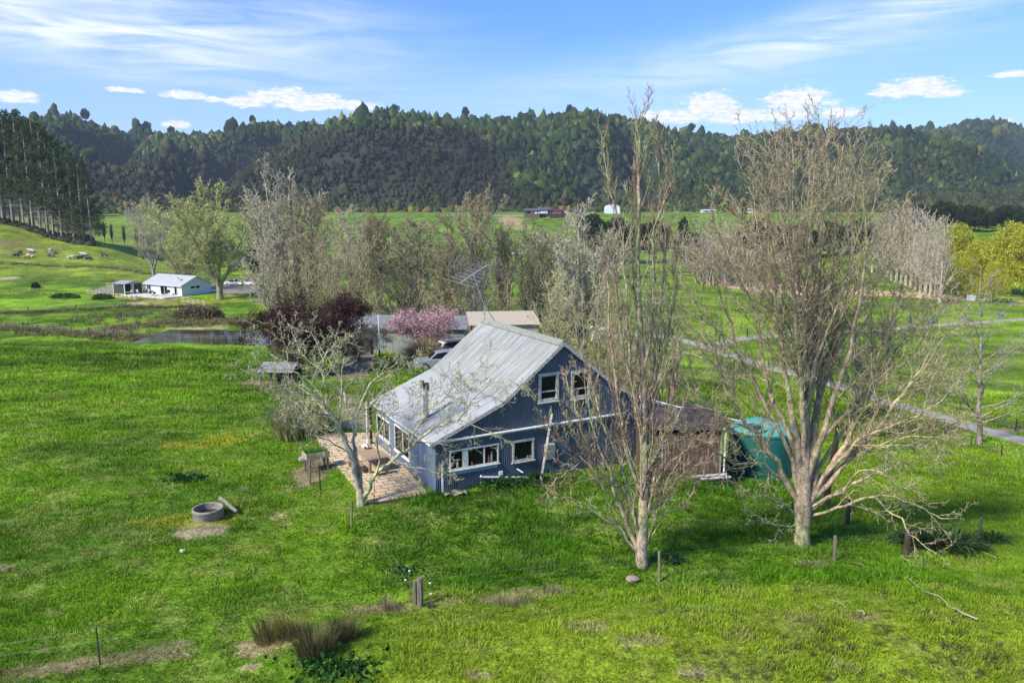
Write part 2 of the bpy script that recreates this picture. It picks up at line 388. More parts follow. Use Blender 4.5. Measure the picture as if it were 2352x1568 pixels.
# ---------------------------------------------------------------- ground colour field
def px(x): return x
BLOB = []      # x, y, rx, ry, colour, strength
def blob(px_, py_, rx, ry, c, st=1.0):
    g = G(px_, py_); BLOB.append((g.x, g.y, rx, ry, c, st))
STRIP = []     # polyline, half width, colour, strength, raggedness
def gpts(pl): return [(lambda g: (g.x, g.y))(G(a, b)) for a, b in pl]
def strip(pl, hw, c, st=1.0, soft=.6): STRIP.append((gpts(pl), hw, c, st, soft))
TAN = (.33, .26, .13); STRAW = (.36, .29, .17); DIRT = (.27, .19, .12); YEL = (.26, .28, .02)
def gcol(X, Y):
    X = np.asarray(X, float); Y = np.asarray(Y, float)
    n1 = fbm(X/16+3, Y/13, 31, 4); n2 = fbm(X/4.2, Y/3.4, 41, 4); n3 = fbm(X/1.1, Y/.9, 51, 3)
    n4 = fbm(X/60, Y/60+8, 61, 3); n5 = fbm(X/22+1, Y/9, 67, 4)
    deep = np.array([.080, .165, .010]); mid = np.array([.152, .278, .012]); hi = np.array([.235, .350, .020]); dry = np.array([.20, .22, .06])
    a = np.clip((n2*.55+n1*.45-.36)/.28, 0, 1)[..., None]
    c = deep*(1-a)+mid*a
    b = np.clip((n3*.5+n1*.3+n2*.2-.5)/.2, 0, 1)[..., None]
    c = c*(1-b*.6)+hi*b*.6
    # the lower right paddock and the open hill are lighter and yellower; the fenced yard is lush and dark
    u = X/np.maximum(Y, 14)
    yel = np.clip((25.2+.03*X-Y+2.5*(n2-.5))/4.5, 0, 1)*np.clip((X+5.5)/3, 0, 1)
    c = c*(1-.7*yel[..., None])+(np.array([.225, .285, .022])*(.66+.6*n2[..., None]))*.7*yel[..., None]
    right = np.clip((X-13-.15*(Y-30))/4, 0, 1)*np.clip((Y-25)/6, 0, 1)
    c = c*(1-.45*right[..., None])+(np.array([.190, .275, .018])*(.75+.5*n2[..., None]))*.45*right[..., None]
    hill = np.clip((Y-185)/40, 0, 1)*np.clip((-.25-u)/.2, 0, 1)
    hc = np.array([.215, .265, .030])*(.7+.6*fbm(X/9, Y/14, 71, 4)[..., None])
    c = c*(1-.75*hill[..., None])+hc*.75*hill[..., None]
    far = np.clip((Y-330)/120, 0, 1)[..., None]
    c = c*(1-.55*far)+np.array([.120, .185, .030])*.55*far
    k5 = (.84+.32*np.clip((n5-.36)/.28, 0, 1))*(.84+.32*np.clip((n2-.38)/.24, 0, 1)); mk5 = np.clip((Y-45)/40, 0, 1); c = c*(1-mk5+mk5*k5)[..., None]
    dp = np.clip((n4*.4+n3*.6-.60)/.1, 0, 1)[..., None]*.45
    c = c*(1-dp)+dry*dp
    rag = .55+.9*n3
    for pts, hw, cc, st, soft in STRIP:
        m = (X > min(p[0] for p in pts)-hw*3-2) & (X < max(p[0] for p in pts)+hw*3+2) & (Y > min(p[1] for p in pts)-hw*3-2) & (Y < max(p[1] for p in pts)+hw*3+2)
        if not m.any(): continue
        d = dseg(X[m], Y[m], pts)
        w = (np.clip((hw*rag[m]*1.15-d)/(soft*hw+.01), 0, 1)*st)[..., None]
        c[m] = c[m]*(1-w)+np.array(cc)*(.7+.6*n3[m][..., None])*w
    for (bx, by, rx, ry, cc, st) in BLOB:
        m = (abs(X-bx) < rx*2.2) & (abs(Y-by) < ry*2.2)
        if not m.any(): continue
        r = np.hypot((X[m]-bx)/rx, (Y[m]-by)/ry)
        w = (np.clip((1.25*rag[m]+.1-r)/.45, 0, 1)*st)[..., None]
        c[m] = c[m]*(1-w)+np.array(cc)*(.7+.6*n3[m][..., None])*w
    return c

# ---------------------------------------------------------------- roads, arena (positions first, so the ground is smooth under them)
def zz(sx, sy, k, ox, oy): return ((ox+sx/k)/1.63265, (oy+sy/k)/1.63265)
Zm = lambda x, y: zz(x, y, 2.0911, 1350, 1150)   # house close-up
Zr = lambda x, y: zz(x, y, 2.0911, 1900, 1150)
Zf = lambda x, y: zz(x, y, 3.36, 300, 1000)      # far house
Zp = lambda x, y: zz(x, y, 2.94, 1000, 1600)     # patio
Zc = lambda x, y: zz(x, y, 3.92, 1200, 1100)     # cars and cherry
Za = lambda x, y: zz(x, y, 1.7552, 2500, 900)    # arena
Zw = lambda x, y: zz(x, y, 2.6133, 1850, 740)    # far terrace
road_main = gpts([(2600, 1072), (2352, 1012), (2190, 965), (2050, 925), (1930, 886), (1830, 858), (1740, 836), (1670, 812), (1610, 790), (1540, 775), (1440, 768), (1370, 772), (1310, 786)])
road_side = gpts([(1640, 790), (1700, 776), (1860, 765), (2000, 757), (2150, 747), (2352, 731), (2600, 716)])
drive = gpts([(806, 868), (812, 850), (818, 835), (842, 800), (872, 788), (930, 780), (1010, 772)])
drive2 = gpts([(830, 836), (880, 826), (940, 829), (1000, 835), (1060, 846)])
yard_far = gpts([(560, 668), (520, 672)])
flat += [(road_main, 1.7), (road_side, 1.6), (drive, 1.6)]
# colour patches
blob(462, 1215, .95, .55, (.34, .28, .20), .95); blob(440, 1195, 1.7, .9, YEL, .6)
blob(455, 1020, 1.8, .8, YEL, .8); blob(520, 1010, 1.0, 1.6, YEL, .45)
for (a, b, r1, r2) in [(8, 1306, .45, .3), (127, 1408, .3, .16), (165, 1536, .35, .16), (610, 1478, .9, .3), (590, 1498, .5, .2), (560, 1122, .3, .22), (575, 1000, .3, .2), (655, 1203, .35, .2), (640, 1185, .3, .2),
                       (420, 1478, .35, .15), (575, 1533, .35, .12), (100, 1492, .2, .1), (1100, 1550, .4, .15), (1590, 1545, .35, .12), (2340, 700, 1, 1)]:
    blob(a, b, r1*.95, r2*1.0, (.36, .28, .16), .7)
for (a, b) in [(1150, 1378), (1175, 1385), (1240, 1360), (880, 1395), (845, 1400), (230, 1520), (330, 1510), (150, 1530), (60, 1545), (390, 1500), (1480, 1470), (1330, 1440), (1870, 1295)]: blob(a, b, .7, .22, STRAW, .45)
strip([(-60, 1568), (60, 1545), (240, 1515), (400, 1490)], .30, STRAW, .35)
strip([(830, 1400), (960, 1390), (1160, 1378), (1300, 1360)], .2, STRAW, .3)
blob(600, 900, 1.1, .8, DIRT, .55); blob(600, 878, 2.0, 1.1, DIRT, .85)
blob(720, 1085, .9, 2.0, (.33, .25, .15), .8); blob(742, 1068, .8, 1.8, (.14, .11, .075), .7)
strip([(560, 878), (690, 900)], .3, DIRT, .4)
# far house lawn and banks
blob(*Zf(1150, 480), 7.5, 3.2, YEL, .95); blob(*Zf(1000, 430), 7, 2.5, (.30, .24, .10), .75); blob(*Zf(1700, 430), 8, 4, YEL, .7); blob(*Zf(730, 400), 7, 1.5, YEL, .4); blob(*Zf(2180, 400), 3, 3, YEL, .6)
blob(*Zf(700, 462), 1.6, 1.0, (.5, .40, .22), .9); blob(*Zf(770, 468), 1.4, .7, (.5, .40, .22), .9)
blob(*Zf(1690, 690), 3, 2, (.30, .22, .15), .8); blob(*Zf(1920, 700), 4, 1.8, (.42, .33, .20), .85); blob(*Zf(1460, 780), 5, .8, (.36, .29, .19), .8)
blob(*Zf(1800, 630), 2, 1, (.4, .34, .24), .8); blob(*Zf(1930, 370), 1.2, .8, (.42, .34, .2), .8); blob(*Zf(2150, 575), 1.0, .6, (.45, .38, .24), .8)
strip([(-80, 722), (60, 718), (180, 712), (300, 706), (430, 704), (500, 708)], 1.0, (.26, .23, .12), .7)
strip([(-80, 748), (0, 752), (100, 762), (230, 770), (350, 776)], 1.6, (.20, .17, .085), .7)
strip([(250, 760), (340, 748), (460, 742), (560, 744)], 1.7, (.22, .18, .09), .65)
strip([(0, 605), (120, 612), (300, 622), (430, 632)], 1.0, (.28, .24, .12), .5)
strip([(0, 578), (110, 590), (250, 593), (380, 606), (480, 622)], 1.1, (.28, .24, .12), .55)
blob(15, 640, 3, 2.0, (.4, .34, .24), .9); blob(60, 668, 5, 2.5, (.2, .19, .07), .5); blob(20, 560, 8, 4, (.18, .14, .08), .7)
blob(85, 568, 8, 5, (.2, .18, .06), .5); blob(235, 650, 9, 5, (.05, .1, .02), .5); blob(360, 636, 10, 3, (.2, .18, .07), .4); blob(285, 640, 6, 1.5, (.24, .2, .09), .5)
# right side verge along the roads and scattered patches
strip([(2352, 1050), (2200, 1010), (2060, 955)], .5, (.2, .17, .08), .6); strip([(2352, 985), (2200, 940), (2040, 900)], .7, (.17, .14, .08), .6)
blob(2320, 987, 1.6, .8, (.36, .27, .2), .9); blob(1690, 862, 1.0, 1.0, (.2, .15, .08), .6)
blob(1700, 1090, 1.5, .8, (.25, .2, .12), .6); blob(1905, 1015, 1.5, 1, (.12, .12, .05), .4)
for (a, b) in [(1850, 1420), (1975, 1415), (2160, 1350), (1700, 1460), (2240, 1290), (1600, 1400), (1940, 1530), (2300, 1340)]: blob(a, b, .5, .25, (.24, .22, .09), .5)
rs = random.Random(8)
for k in range(150):
    a, b = rs.uniform(1500, 2340), rs.uniform(1350, 1560); blob(a, b, rs.uniform(.07, .16), rs.uniform(.05, .1), (.06, .05, .03), .85)
blob(2250, 700, 30, 6, (.14, .20, .03), .4)
# far slope scar and tracks
blob(*Zw(170, 230), 7, 14, (.42, .30, .18), .85); blob(*Zw(250, 290), 8, 8, (.40, .30, .18), .5)
strip([Zw(600, 600), Zw(900, 620), Zw(1200, 665), Zw(1500, 690), Zw(1800, 725)], 1.4, (.34, .26, .18), .6)
strip([Zw(0, 182), Zw(400, 176), Zw(900, 168)], 2.5, (.36, .32, .26), .8)

M_gravel = mat('gravel', (.27, .245, .215), .95, var=.28, scale=.5, bump=.4, bscale=6, grime=((.15, .14, .11), .8, .5, .72))
M_gravel2 = mat('gravel_pale', (.36, .33, .28), .95, var=.2, scale=.6, bump=.4, bscale=6, grime=((.2, .2, .17), .7, .55, .75))
M_drive = mat('drive_gravel', (.25, .195, .14), .95, var=.4, scale=.9, bump=.4, bscale=5, grime=((.30, .24, .16), .6, .5, .7))
M_drive2 = mat('clay_track', (.34, .25, .14), .95, var=.25, scale=1.2, bump=.3, bscale=6, grime=((.12, .16, .04), 1.2, .55, .7))
M_sand = mat('arena_sand', (.62, .43, .25), .95, var=.2, scale=.12, bump=.3, bscale=4, grime=((.40, .27, .15), .3, .5, .7))
M_water = mat('pond_water', (.030, .024, .016), .10, spec=.22, var=.3, scale=.4, bump=.12, bscale=3)

def ribbon(name, pts, hw, m, off=.06, n=7, wid=None, ragk=.25):
    P = np.array(pts, float); s = np.r_[0, np.cumsum(np.hypot(*np.diff(P, axis=0).T))]
    # smooth the line
    t = np.arange(0, s[-1], .6); x = np.interp(t, s, P[:, 0]); y = np.interp(t, s, P[:, 1])
    for _ in range(40):
        x[1:-1] = (x[:-2]+2*x[1:-1]+x[2:])/4; y[1:-1] = (y[:-2]+2*y[1:-1]+y[2:])/4
    tx, ty = np.gradient(x), np.gradient(y); L = np.hypot(tx, ty); nx, ny = -ty/L, tx/L
    V = []; rg = np.linspace(-1, 1, n)
    for k, q in enumerate(rg):
        w = hw*(1+ragk*(fbm(t/1.7, np.full_like(t, 7.3*np.sign(q)), 81, 3)-.5)*2) if abs(q) == 1 else hw
        X, Y = x+nx*w*q, y+ny*w*q
        V.append(np.stack([X, Y, th(X, Y)+off*(1 if abs(q) < 1 else -.2)], 1))
    V = np.concatenate(V); m_ = len(t); i = np.arange(m_-1)
    F = np.concatenate([np.stack([k*m_+i, k*m_+i+1, (k+1)*m_+i+1, (k+1)*m_+i], 1) for k in range(n-1)])
    return tag(npmesh(name, V, F, m, smooth=True), kind='structure')
def sheet(name, px_poly, m, off=.07, step=.8, ragged=.5):
    """a sheet draped on the ground inside a polygon given by ground points"""
    P = np.array(gpts(px_poly)); x0, y0 = P.min(0); x1, y1 = P.max(0)
    nx, ny = int((x1-x0)/step)+2, int((y1-y0)/step)+2
    gx_, gy_ = np.meshgrid(np.linspace(x0, x1, nx), np.linspace(y0, y1, ny)); 
    cx = (gx_[:-1, :-1]+gx_[1:, 1:])/2+ragged*(fbm(gx_[:-1, :-1]/2, gy_[:-1, :-1]/2, 5)-.5)*2; cy = (gy_[:-1, :-1]+gy_[1:, 1:])/2
    ins = np.zeros(cx.shape, bool); j = len(P)-1
    for i in range(len(P)):
        xi, yi = P[i]; xj, yj = P[j]
        ins ^= ((yi > cy) != (yj > cy)) & (cx < (xj-xi)*(cy-yi)/(yj-yi+1e-12)+xi); j = i
    idx = np.arange(nx*ny).reshape(ny, nx); F = np.stack([idx[:-1, :-1][ins], idx[:-1, 1:][ins], idx[1:, 1:][ins], idx[1:, :-1][ins]], 1)
    V = np.stack([gx_.ravel(), gy_.ravel(), th(gx_.ravel(), gy_.ravel())+off], 1)
    used = np.unique(F); rm = np.zeros(len(V), int); rm[used] = np.arange(len(used))
    return tag(npmesh(name, V[used], rm[F], m, smooth=True), kind='structure')

arena_px = [Za(240, 268), Za(330, 258), Za(480, 250), Za(560, 246), Za(800, 280), Za(1000, 300), Za(1300, 330), Za(1700, 352), Za(2100, 388), Za(2352, 405), Za(2352, 415), Za(2000, 402), Za(1600, 382), Za(1200, 372), Za(900, 370), Za(640, 352), Za(400, 312)]
P_ar = gpts(arena_px); flat.append(([P_ar[1], P_ar[5], P_ar[7], P_ar[9]], 7.0))
farm_far = [Zf(160, 290), Zf(330, 262), Zf(520, 262), Zf(520, 330), Zf(330, 345), Zf(200, 330)]
P_fh = gpts([Zf(520, 300), Zf(1000, 330), Zf(1650, 340)]); flat.append((P_fh, 6))

# ground: one sheet, fan shaped, fine near the camera
def ground_mesh():
    nY, nU = 760, 640
    Ys = 6*np.exp(np.linspace(0, math.log(640/6), nY)); Us = np.linspace(-1, 1, nU)
    Us = Us*.62+np.sign(Us)*np.abs(Us)**3*.28
    Y, U = np.meshgrid(Ys, Us, indexing='ij'); X = U*(Y+4)
    Z = th(X, Y)
    near = np.clip(1.25-Y/50, 0, 1)*rough_amt(X, Y)
    Z = Z+near*.10*(fbm(X/.28, Y/.22, 91, 2)-.5)
    V = np.stack([X.ravel(), Y.ravel(), Z.ravel()], 1); C = gcol(X.ravel(), Y.ravel())
    idx = np.arange(nY*nU).reshape(nY, nU)
    F = np.stack([idx[:-1, :-1].ravel(), idx[:-1, 1:].ravel(), idx[1:, 1:].ravel(), idx[1:, :-1].ravel()], 1)
    o = npmesh('ground', V, F, M_grass, smooth=True, colr=C); tag(o, kind='structure')
    return o
ground_mesh()
ribbon('road', road_main, 1.5, M_gravel2, .07)
ribbon('side_road', road_side, 1.25, M_gravel2, .09)
ribbon('driveway', drive, 1.5, M_drive, .06)
ribbon('track', drive2, .8, M_drive2, .045)
sheet('arena', arena_px, M_sand, .12, 1.0)
sheet('gravel_yard', farm_far, M_gravel, .08, .8)
sheet('parking_gravel', [Zf(1650, 235), Zf(2300, 215), Zf(2400, 330), Zf(1900, 345), Zf(1660, 345)], M_gravel, .08, .8)
sheet('driveway_apron', [(800, 838), (782, 905), (780, 985), (850, 990), (838, 930), (834, 850)], mat('path_gravel', (.33, .26, .17), .95, var=.3, scale=1.2, bump=.3, grime=((.13, .18, .04), 1.2, .46, .60)), .05, .35, .3)
# pond
def pond():
    X, Y = np.meshgrid(np.linspace(-59, -30, 60), np.linspace(110, 130, 14)); V = np.stack([X.ravel(), Y.ravel(), np.full(X.size, -7.35)], 1)
    idx = np.arange(X.size).reshape(14, 60); F = np.stack([idx[:-1, :-1].ravel(), idx[:-1, 1:].ravel(), idx[1:, 1:].ravel(), idx[1:, :-1].ravel()], 1)
    tag(npmesh('pond_water', V, F, M_water, smooth=True), kind='structure')
pond()

# ---------------------------------------------------------------- grass blades (nobody could count them)
PATIO = gpts([Zp(1800, 765), Zp(1120, 850), Zp(640, 300), Zp(540, 120), Zp(1180, 95)])
def inpoly(X, Y, P):
    ins = np.zeros(X.shape, bool); j = len(P)-1
    for i in range(len(P)):
        xi, yi = P[i]; xj, yj = P[j]; ins ^= ((yi > Y) != (yj > Y)) & (X < (xj-xi)*(Y-yi)/(yj-yi+1e-12)+xi); j = i
    return ins
def inhouse(X, Y):
    lx = (X-HA.x)*math.cos(HYAW)+(Y-HA.y)*math.sin(HYAW); ly = -(X-HA.x)*math.sin(HYAW)+(Y-HA.y)*math.cos(HYAW)
    return (((lx > -.05) & (lx < 13.6) & (ly > -.02) & (ly < 9)) | inpoly(X, Y, PATIO))
def blades(name, X, Y, hgt, wid, nb, spread, C, seed, lean=.35, mat_=None, kind='stuff', label=None, cat=None, curve=.5, droop=.25):
    rg = np.random.default_rng(seed); n = len(X); Z = th(X, Y)
    X = np.repeat(X, nb); Y = np.repeat(Y, nb); Z = np.repeat(Z, nb); C = np.repeat(C, nb, axis=0)
    h = np.repeat(hgt, nb)*rg.uniform(.55, 1.15, n*nb); w = np.repeat(wid, nb)*rg.uniform(.7, 1.2, n*nb); sp_ = np.repeat(spread, nb)
    a = rg.uniform(0, 2*np.pi, n*nb); r = np.sqrt(rg.uniform(0, 1, n*nb)); la = a+rg.normal(0, .7, n*nb); ln = lean*rg.uniform(.3, 1.6, n*nb)*(.4+r)
    bx, by = X+np.cos(a)*r*sp_*.5, Y+np.sin(a)*r*sp_*.5
    fa = rg.uniform(0, np.pi, n*nb); dx, dy = np.cos(fa)*w/2, np.sin(fa)*w/2
    mx, my, mz = bx+np.cos(la)*ln*h*.35, by+np.sin(la)*ln*h*.35, Z+h*.62
    tx, ty, tz = bx+np.cos(la)*ln*h*1.1, by+np.sin(la)*ln*h*1.1, Z+h*(1-droop*ln)
    V = np.stack([np.stack([bx-dx, by-dy, Z-.02], 1), np.stack([bx+dx, by+dy, Z-.02], 1), np.stack([mx+dx*.8, my+dy*.8, mz], 1), np.stack([mx-dx*.8, my-dy*.8, mz], 1), np.stack([tx, ty, tz], 1)], 1).reshape(-1, 3)
    k = np.arange(n*nb)*5; F = np.concatenate([np.stack([k, k+1, k+2], 1), np.stack([k, k+2, k+3], 1), np.stack([k+3, k+2, k+4], 1)])
    cv = C*rg.uniform(.72, 1.28, (n*nb, 1)); cv = np.repeat(cv, 5, axis=0)
    o = npmesh(name, V, F, mat_ or M_blade, colr=cv)
    if kind: o['kind'] = kind
    if label: tag(o, label, cat)
    return o
def grass_field():
    rg = np.random.default_rng(5); XS, YS, HS = [], [], []
    n = 62000
    # density falls with distance: sample depth log-uniformly
    Y = 15*np.exp(rg.uniform(0, 1, n)**.85*math.log(95/15)); U = rg.uniform(-.74, .74, n); X = U*Y
    ra = rough_amt(X, Y); keep = (~inhouse(X, Y)) & (ra > .35)
    lx = (X-HA.x)*math.cos(HYAW)+(Y-HA.y)*math.sin(HYAW); ly = -(X-HA.x)*math.sin(HYAW)+(Y-HA.y)*math.cos(HYAW)
    rd = np.ones(n, bool)
    for pts, hw in flat: rd &= dseg(X, Y, pts) > hw+.15
    keep |= (~inhouse(X, Y)) & (lx > -9) & (lx < 20) & (ly < 14) & (ly > -6) & rd & (dseg(X, Y, gpts([(815, 870), (812, 985)])) > 1.2)
    C = gcol(X, Y); bare = (C[:, 0] > C[:, 1]*1.02); keep &= ~(bare & (rg.uniform(0, 1, n) < .8))
    X, Y, C = X[keep], Y[keep], C[keep]
    yard = np.clip((Y-24.0-.02*X)/1.0, 0, 1)*np.clip((X+7)/3, 0, 1)*np.clip((17-X)/3, 0, 1)*np.clip((34+.53*(X+3.5)-Y+1.5)/2, 0, 1)
    cl = fbm(X/1.6, Y/1.4, 77, 3)
    h = (.07+.14*np.clip((cl-.42)/.2, 0, 1)**1.5)*(1+.8*yard)*np.clip(Y/40, .85, 2.2)
    C = C*(1-np.array([.42, .25, .2])*yard[:, None])*rg.uniform(.72, 1.35, (len(X), 1))*(.8+.4*np.clip((cl-.36)/.25, 0, 1))[:, None]
    w = np.clip(Y/20, .9, 4)*.021; sp_ = np.clip(Y/22, .9, 4)*.38
    blades('grass', X, Y, h, w, 11, sp_, C*1.12, 6, lean=.55)
grass_field()
def far_grass():
    rg = np.random.default_rng(15); n = 34000; Y = 80*np.exp(rg.uniform(0, 1, n)*math.log(290/80)); X = rg.uniform(-.74, .74, n)*Y; k = rough_amt(X, Y) > .6; X, Y = X[k], Y[k]; C = gcol(X, Y); b_ = ~(C[:, 0] > C[:, 1]*1.02); X, Y, C = X[b_], Y[b_], C[b_]
    cl = fbm(X/4, Y/3, 79, 3); k = cl > .47; X, Y, C, cl = X[k], Y[k], C[k], cl[k]; n = len(X)
    blades('pasture_tufts', X, Y, .22+.5*np.clip(cl-.5, 0, 1)*Y/100, .035*Y/80, 9, .9*Y/80, C*rg.uniform(.75, 1.25, (n, 1)), 16, lean=.6)
far_grass()
# ---------------------------------------------------------------- hills and their forest
RX = [-600, 0, 95, 150, 200, 260, 330, 400, 470, 560, 620, 700, 760, 850, 905, 960, 1000, 1100, 1200, 1260, 1310, 1370, 1420, 1470, 1540, 1600, 1650, 1720, 1800, 1880, 1940, 1990, 2030, 2070, 2120, 2180, 2230, 2300, 2352, 2900]
RY = [330, 320, 275, 268, 262, 286, 298, 300, 308, 290, 275, 276, 282, 258, 252, 258, 268, 268, 272, 262, 252, 258, 260, 276, 296, 300, 306, 306, 296, 292, 294, 287, 292, 304, 294, 276, 280, 294, 292, 280]
def ridge(u):
    x = 1176+np.asarray(u)*FPX*.985
    y = np.interp(x, RX, RY)
    D = np.interp(x, [-600, 200, 1500, 1750, 2000, 2900], [1250, 1180, 1120, 1350, 1750, 1800])
    t = np.tan(np.arctan((784-y)/FPX)-PITCH)
    return D, CH+D*t-8
def hill_z(X, Y):
    X = np.asarray(X, float); Y = np.asarray(Y, float); u = X/np.maximum(Y, 1)
    D, zr = ridge(u); x = 1176+u*FPX*.985
    foot = np.interp(x, [-600, 250, 700, 1500, 1700, 2000, 2900], [470, 600, 640, 640, 640, 620, 600])
    t = np.clip((Y-foot)/(D-foot), 0, 1.0)
    prof = t**.85
    z = 11+(zr-11)*prof
    sp_ = np.clip(np.abs(fbm(X/210+4, Y/600+2, 101, 3)-.5)*4.5, 0, 1)
    z = z+np.sin(np.pi*np.clip(t, 0, 1))*(-110*(1-sp_)**3+105*(fbm(X/130, Y/190, 111, 3)-.5)+14)
    # darker rounded spur on the left, and a lower spur on the right
    z = z+26*np.exp(-((u+.30)/.17)**2-((Y-830)/120)**2)
    z = np.maximum(z, -5+ (zr-11)*.0+ (62*np.exp(-((u-.64)/.14)**2-((Y-900)/130)**2)))
    cap = CH+(zr-CH)*Y/D-5*np.clip((D-Y)/120, 0, 1); z = np.where(z > cap-12, cap-12+12*np.tanh((z-cap+12)/12), z)   # spurs stay below the main ridge
    z = np.where(Y > D, zr-(Y-D)*.35, z)
    return np.where(Y < foot, np.interp(Y, [0, 620, 700], [8, 10, 10]), z)
def hills():
    Us = np.linspace(-.95, .95, 300); Ys = 560*np.exp(np.linspace(0, math.log(2500/560), 170)); Y, U = np.meshgrid(Ys, Us, indexing='ij'); X = U*Y
    Z = hill_z(X, Y)-1.0; V = np.stack([X.ravel(), Y.ravel(), Z.ravel()], 1)
    idx = np.arange(Y.size).reshape(Y.shape); F = np.stack([idx[:-1, :-1].ravel(), idx[:-1, 1:].ravel(), idx[1:, 1:].ravel(), idx[1:, :-1].ravel()], 1)
    tag(npmesh('hills', V, F, mat('forest_floor', (.02, .03, .014), .95), smooth=True), kind='structure')
hills()
# a unit lumpy crown: upper part of a low ball
def unit_crown(rings=4, n=7):
    V = []; F = []
    for i in range(rings+1):
        t = (i/rings)*R(112)
        for k in range(n): V.append((math.sin(t)*math.cos(2*math.pi*(k+.5*i)/n), math.sin(t)*math.sin(2*math.pi*(k+.5*i)/n), math.cos(t)))
    for i in range(rings):
        for k in range(n): F.append((i*n+k, (i+1)*n+k, (i+1)*n+(k+1) % n)); F.append((i*n+k, (i+1)*n+(k+1) % n, i*n+(k+1) % n))
    return np.array(V), np.array(F)
def crowns(name, X, Y, Z, rx, rz, C, seed, point=None, rings=4, n=7, jit=.28, mat_=None, kind='stuff'):
    rg = np.random.default_rng(seed); v, f = unit_crown(rings, n); N = len(X)
    a = rg.uniform(0, 6.28, N); ca, sa = np.cos(a)[:, None], np.sin(a)[:, None]
    jj = 1+rg.uniform(-jit, jit, (N, len(v))); vx, vy, vz = v[:, 0]*jj, v[:, 1]*jj, v[:, 2]*jj
    if point is not None:
        k = point[:, None]; q = 1-k*np.clip(vz, 0, 1)*.75; vx, vy = vx*q, vy*q; vz = vz*(1+k*.5)
    V = np.stack([X[:, None]+(vx*ca-vy*sa)*rx[:, None], Y[:, None]+(vx*sa+vy*ca)*rx[:, None], Z[:, None]+vz*rz[:, None]], 2).reshape(-1, 3)
    F = (f[None]+(np.arange(N)*len(v))[:, None, None]).reshape(-1, 3)
    cc = np.repeat(C, len(v), axis=0)*(1+rg.uniform(-.22, .22, (N*len(v), 1)))
    o = npmesh(name, V, F, mat_ or M_canopy, colr=cc, smooth=True)
    if kind: o['kind'] = kind
    return o
def forest():
    rg = np.random.default_rng(11); U = []; Yy = []
    Y = 600.0
    while Y < 1900:
        s = 4.1*(Y/850)**.75; n = int(1.72*Y/s); u = rg.uniform(-.86, .86, n)
        yy = Y+rg.uniform(-1.3, 1.3, n)*s
        D, _ = ridge(u); k = (yy < D+14) 
        U.append(u[k]); Yy.append(yy[k]); Y += s*1.1
    U = np.concatenate(U); Y = np.concatenate(Yy); X = U*Y; Z = hill_z(X, Y)
    x = 1176+U*FPX*.985
    foot = np.interp(x, [-600, 250, 700, 1500, 1700, 2000, 2900], [470, 600, 640, 640, 640, 620, 600])
    k = Y > foot-6; 
    # a small open clearing on the right spur
    yp = 784-FPX*np.tan(np.arctan((Z-CH)/Y)+PITCH)
    clear = (np.abs(x-2290) < 62) & (np.abs(yp-(424-.12*(x-2290))) < 9)
    k &= ~clear
    X, Y, Z, U, x, yp = X[k], Y[k], Z[k], U[k], x[k], yp[k]; N = len(X)
    s = 2.45*(Y/850)**.75*rg.lognormal(0, .42, N)*np.where(rg.uniform(0, 1, N) < .03, 1.7, 1.0)
    zone = fbm(X/150+9, Y/110, 131, 3); v = rg.uniform(0, 1, N)
    c1 = np.array([.017, .036, .010]); c2 = np.array([.060, .084, .018]); c3 = np.array([.030, .034, .016]); c4 = np.array([.12, .13, .035]); c5 = np.array([.018, .036, .026])
    C = c1+(c2-c1)*np.clip(v*1.1, 0, 1)[:, None]**2
    manuka = np.clip((yp-np.interp(x, [150, 250, 500, 860, 1100, 1250], [420, 372, 340, 290, 300, 480]))/12, 0, 1)*(x < 1180)*(x > 120)
    right = np.clip((x-1650)/150, 0, 1)*np.clip((zone-.40)/.1, 0, 1)
    mk = np.maximum(manuka, right*.8)[:, None]; C = C*(1-mk)+(c3*(.8+.5*v[:, None]))*mk
    lt = ((v > .93) & (mk[:, 0] < .5))[:, None]; C = np.where(lt, c4*(.7+.5*zone[:, None]), C)
    low = (np.clip((yp-440)/30, 0, 1)*(rg.uniform(0, 1, N) < .5))[:, None]; C = C*(1-low)+np.array([.055, .060, .018])*low
    C = C*(.62+.76*np.clip((fbm(X/48+3, Y/60, 141, 3)-.3)/.4, 0, 1))[:, None]
    pl = ((x > 2215) & (yp < 400) & (yp > 318))[:, None]; C = np.where(pl, c5*(.9+.3*v[:, None]), C)
    s = np.where(mk[:, 0] > .5, s*.72, s)
    pt = np.where(pl[:, 0], 1.0, np.where(rg.uniform(0, 1, N) < .10, .8, rg.uniform(0, .25, N)))
    crowns('hill_forest', X, Y, Z+s*.35, s, s*rg.uniform(.7, 1.25, N), C, 12, point=pt, rings=3, n=7, jit=.34)
    # lighter tree-fern patches
    tr = rg.uniform(0, 1, N) < .13
    s2 = s[tr]; crowns('forest_regrowth', X[tr]+rg.uniform(-2, 2, tr.sum()), Y[tr]-2, Z[tr]+s2*1.2, s2*.62, s2*.8, C[tr]*np.array([1.5, 1.45, 1.2]), 13, point=rg.uniform(0, 1, tr.sum()), rings=3, n=6)
    return
forest()

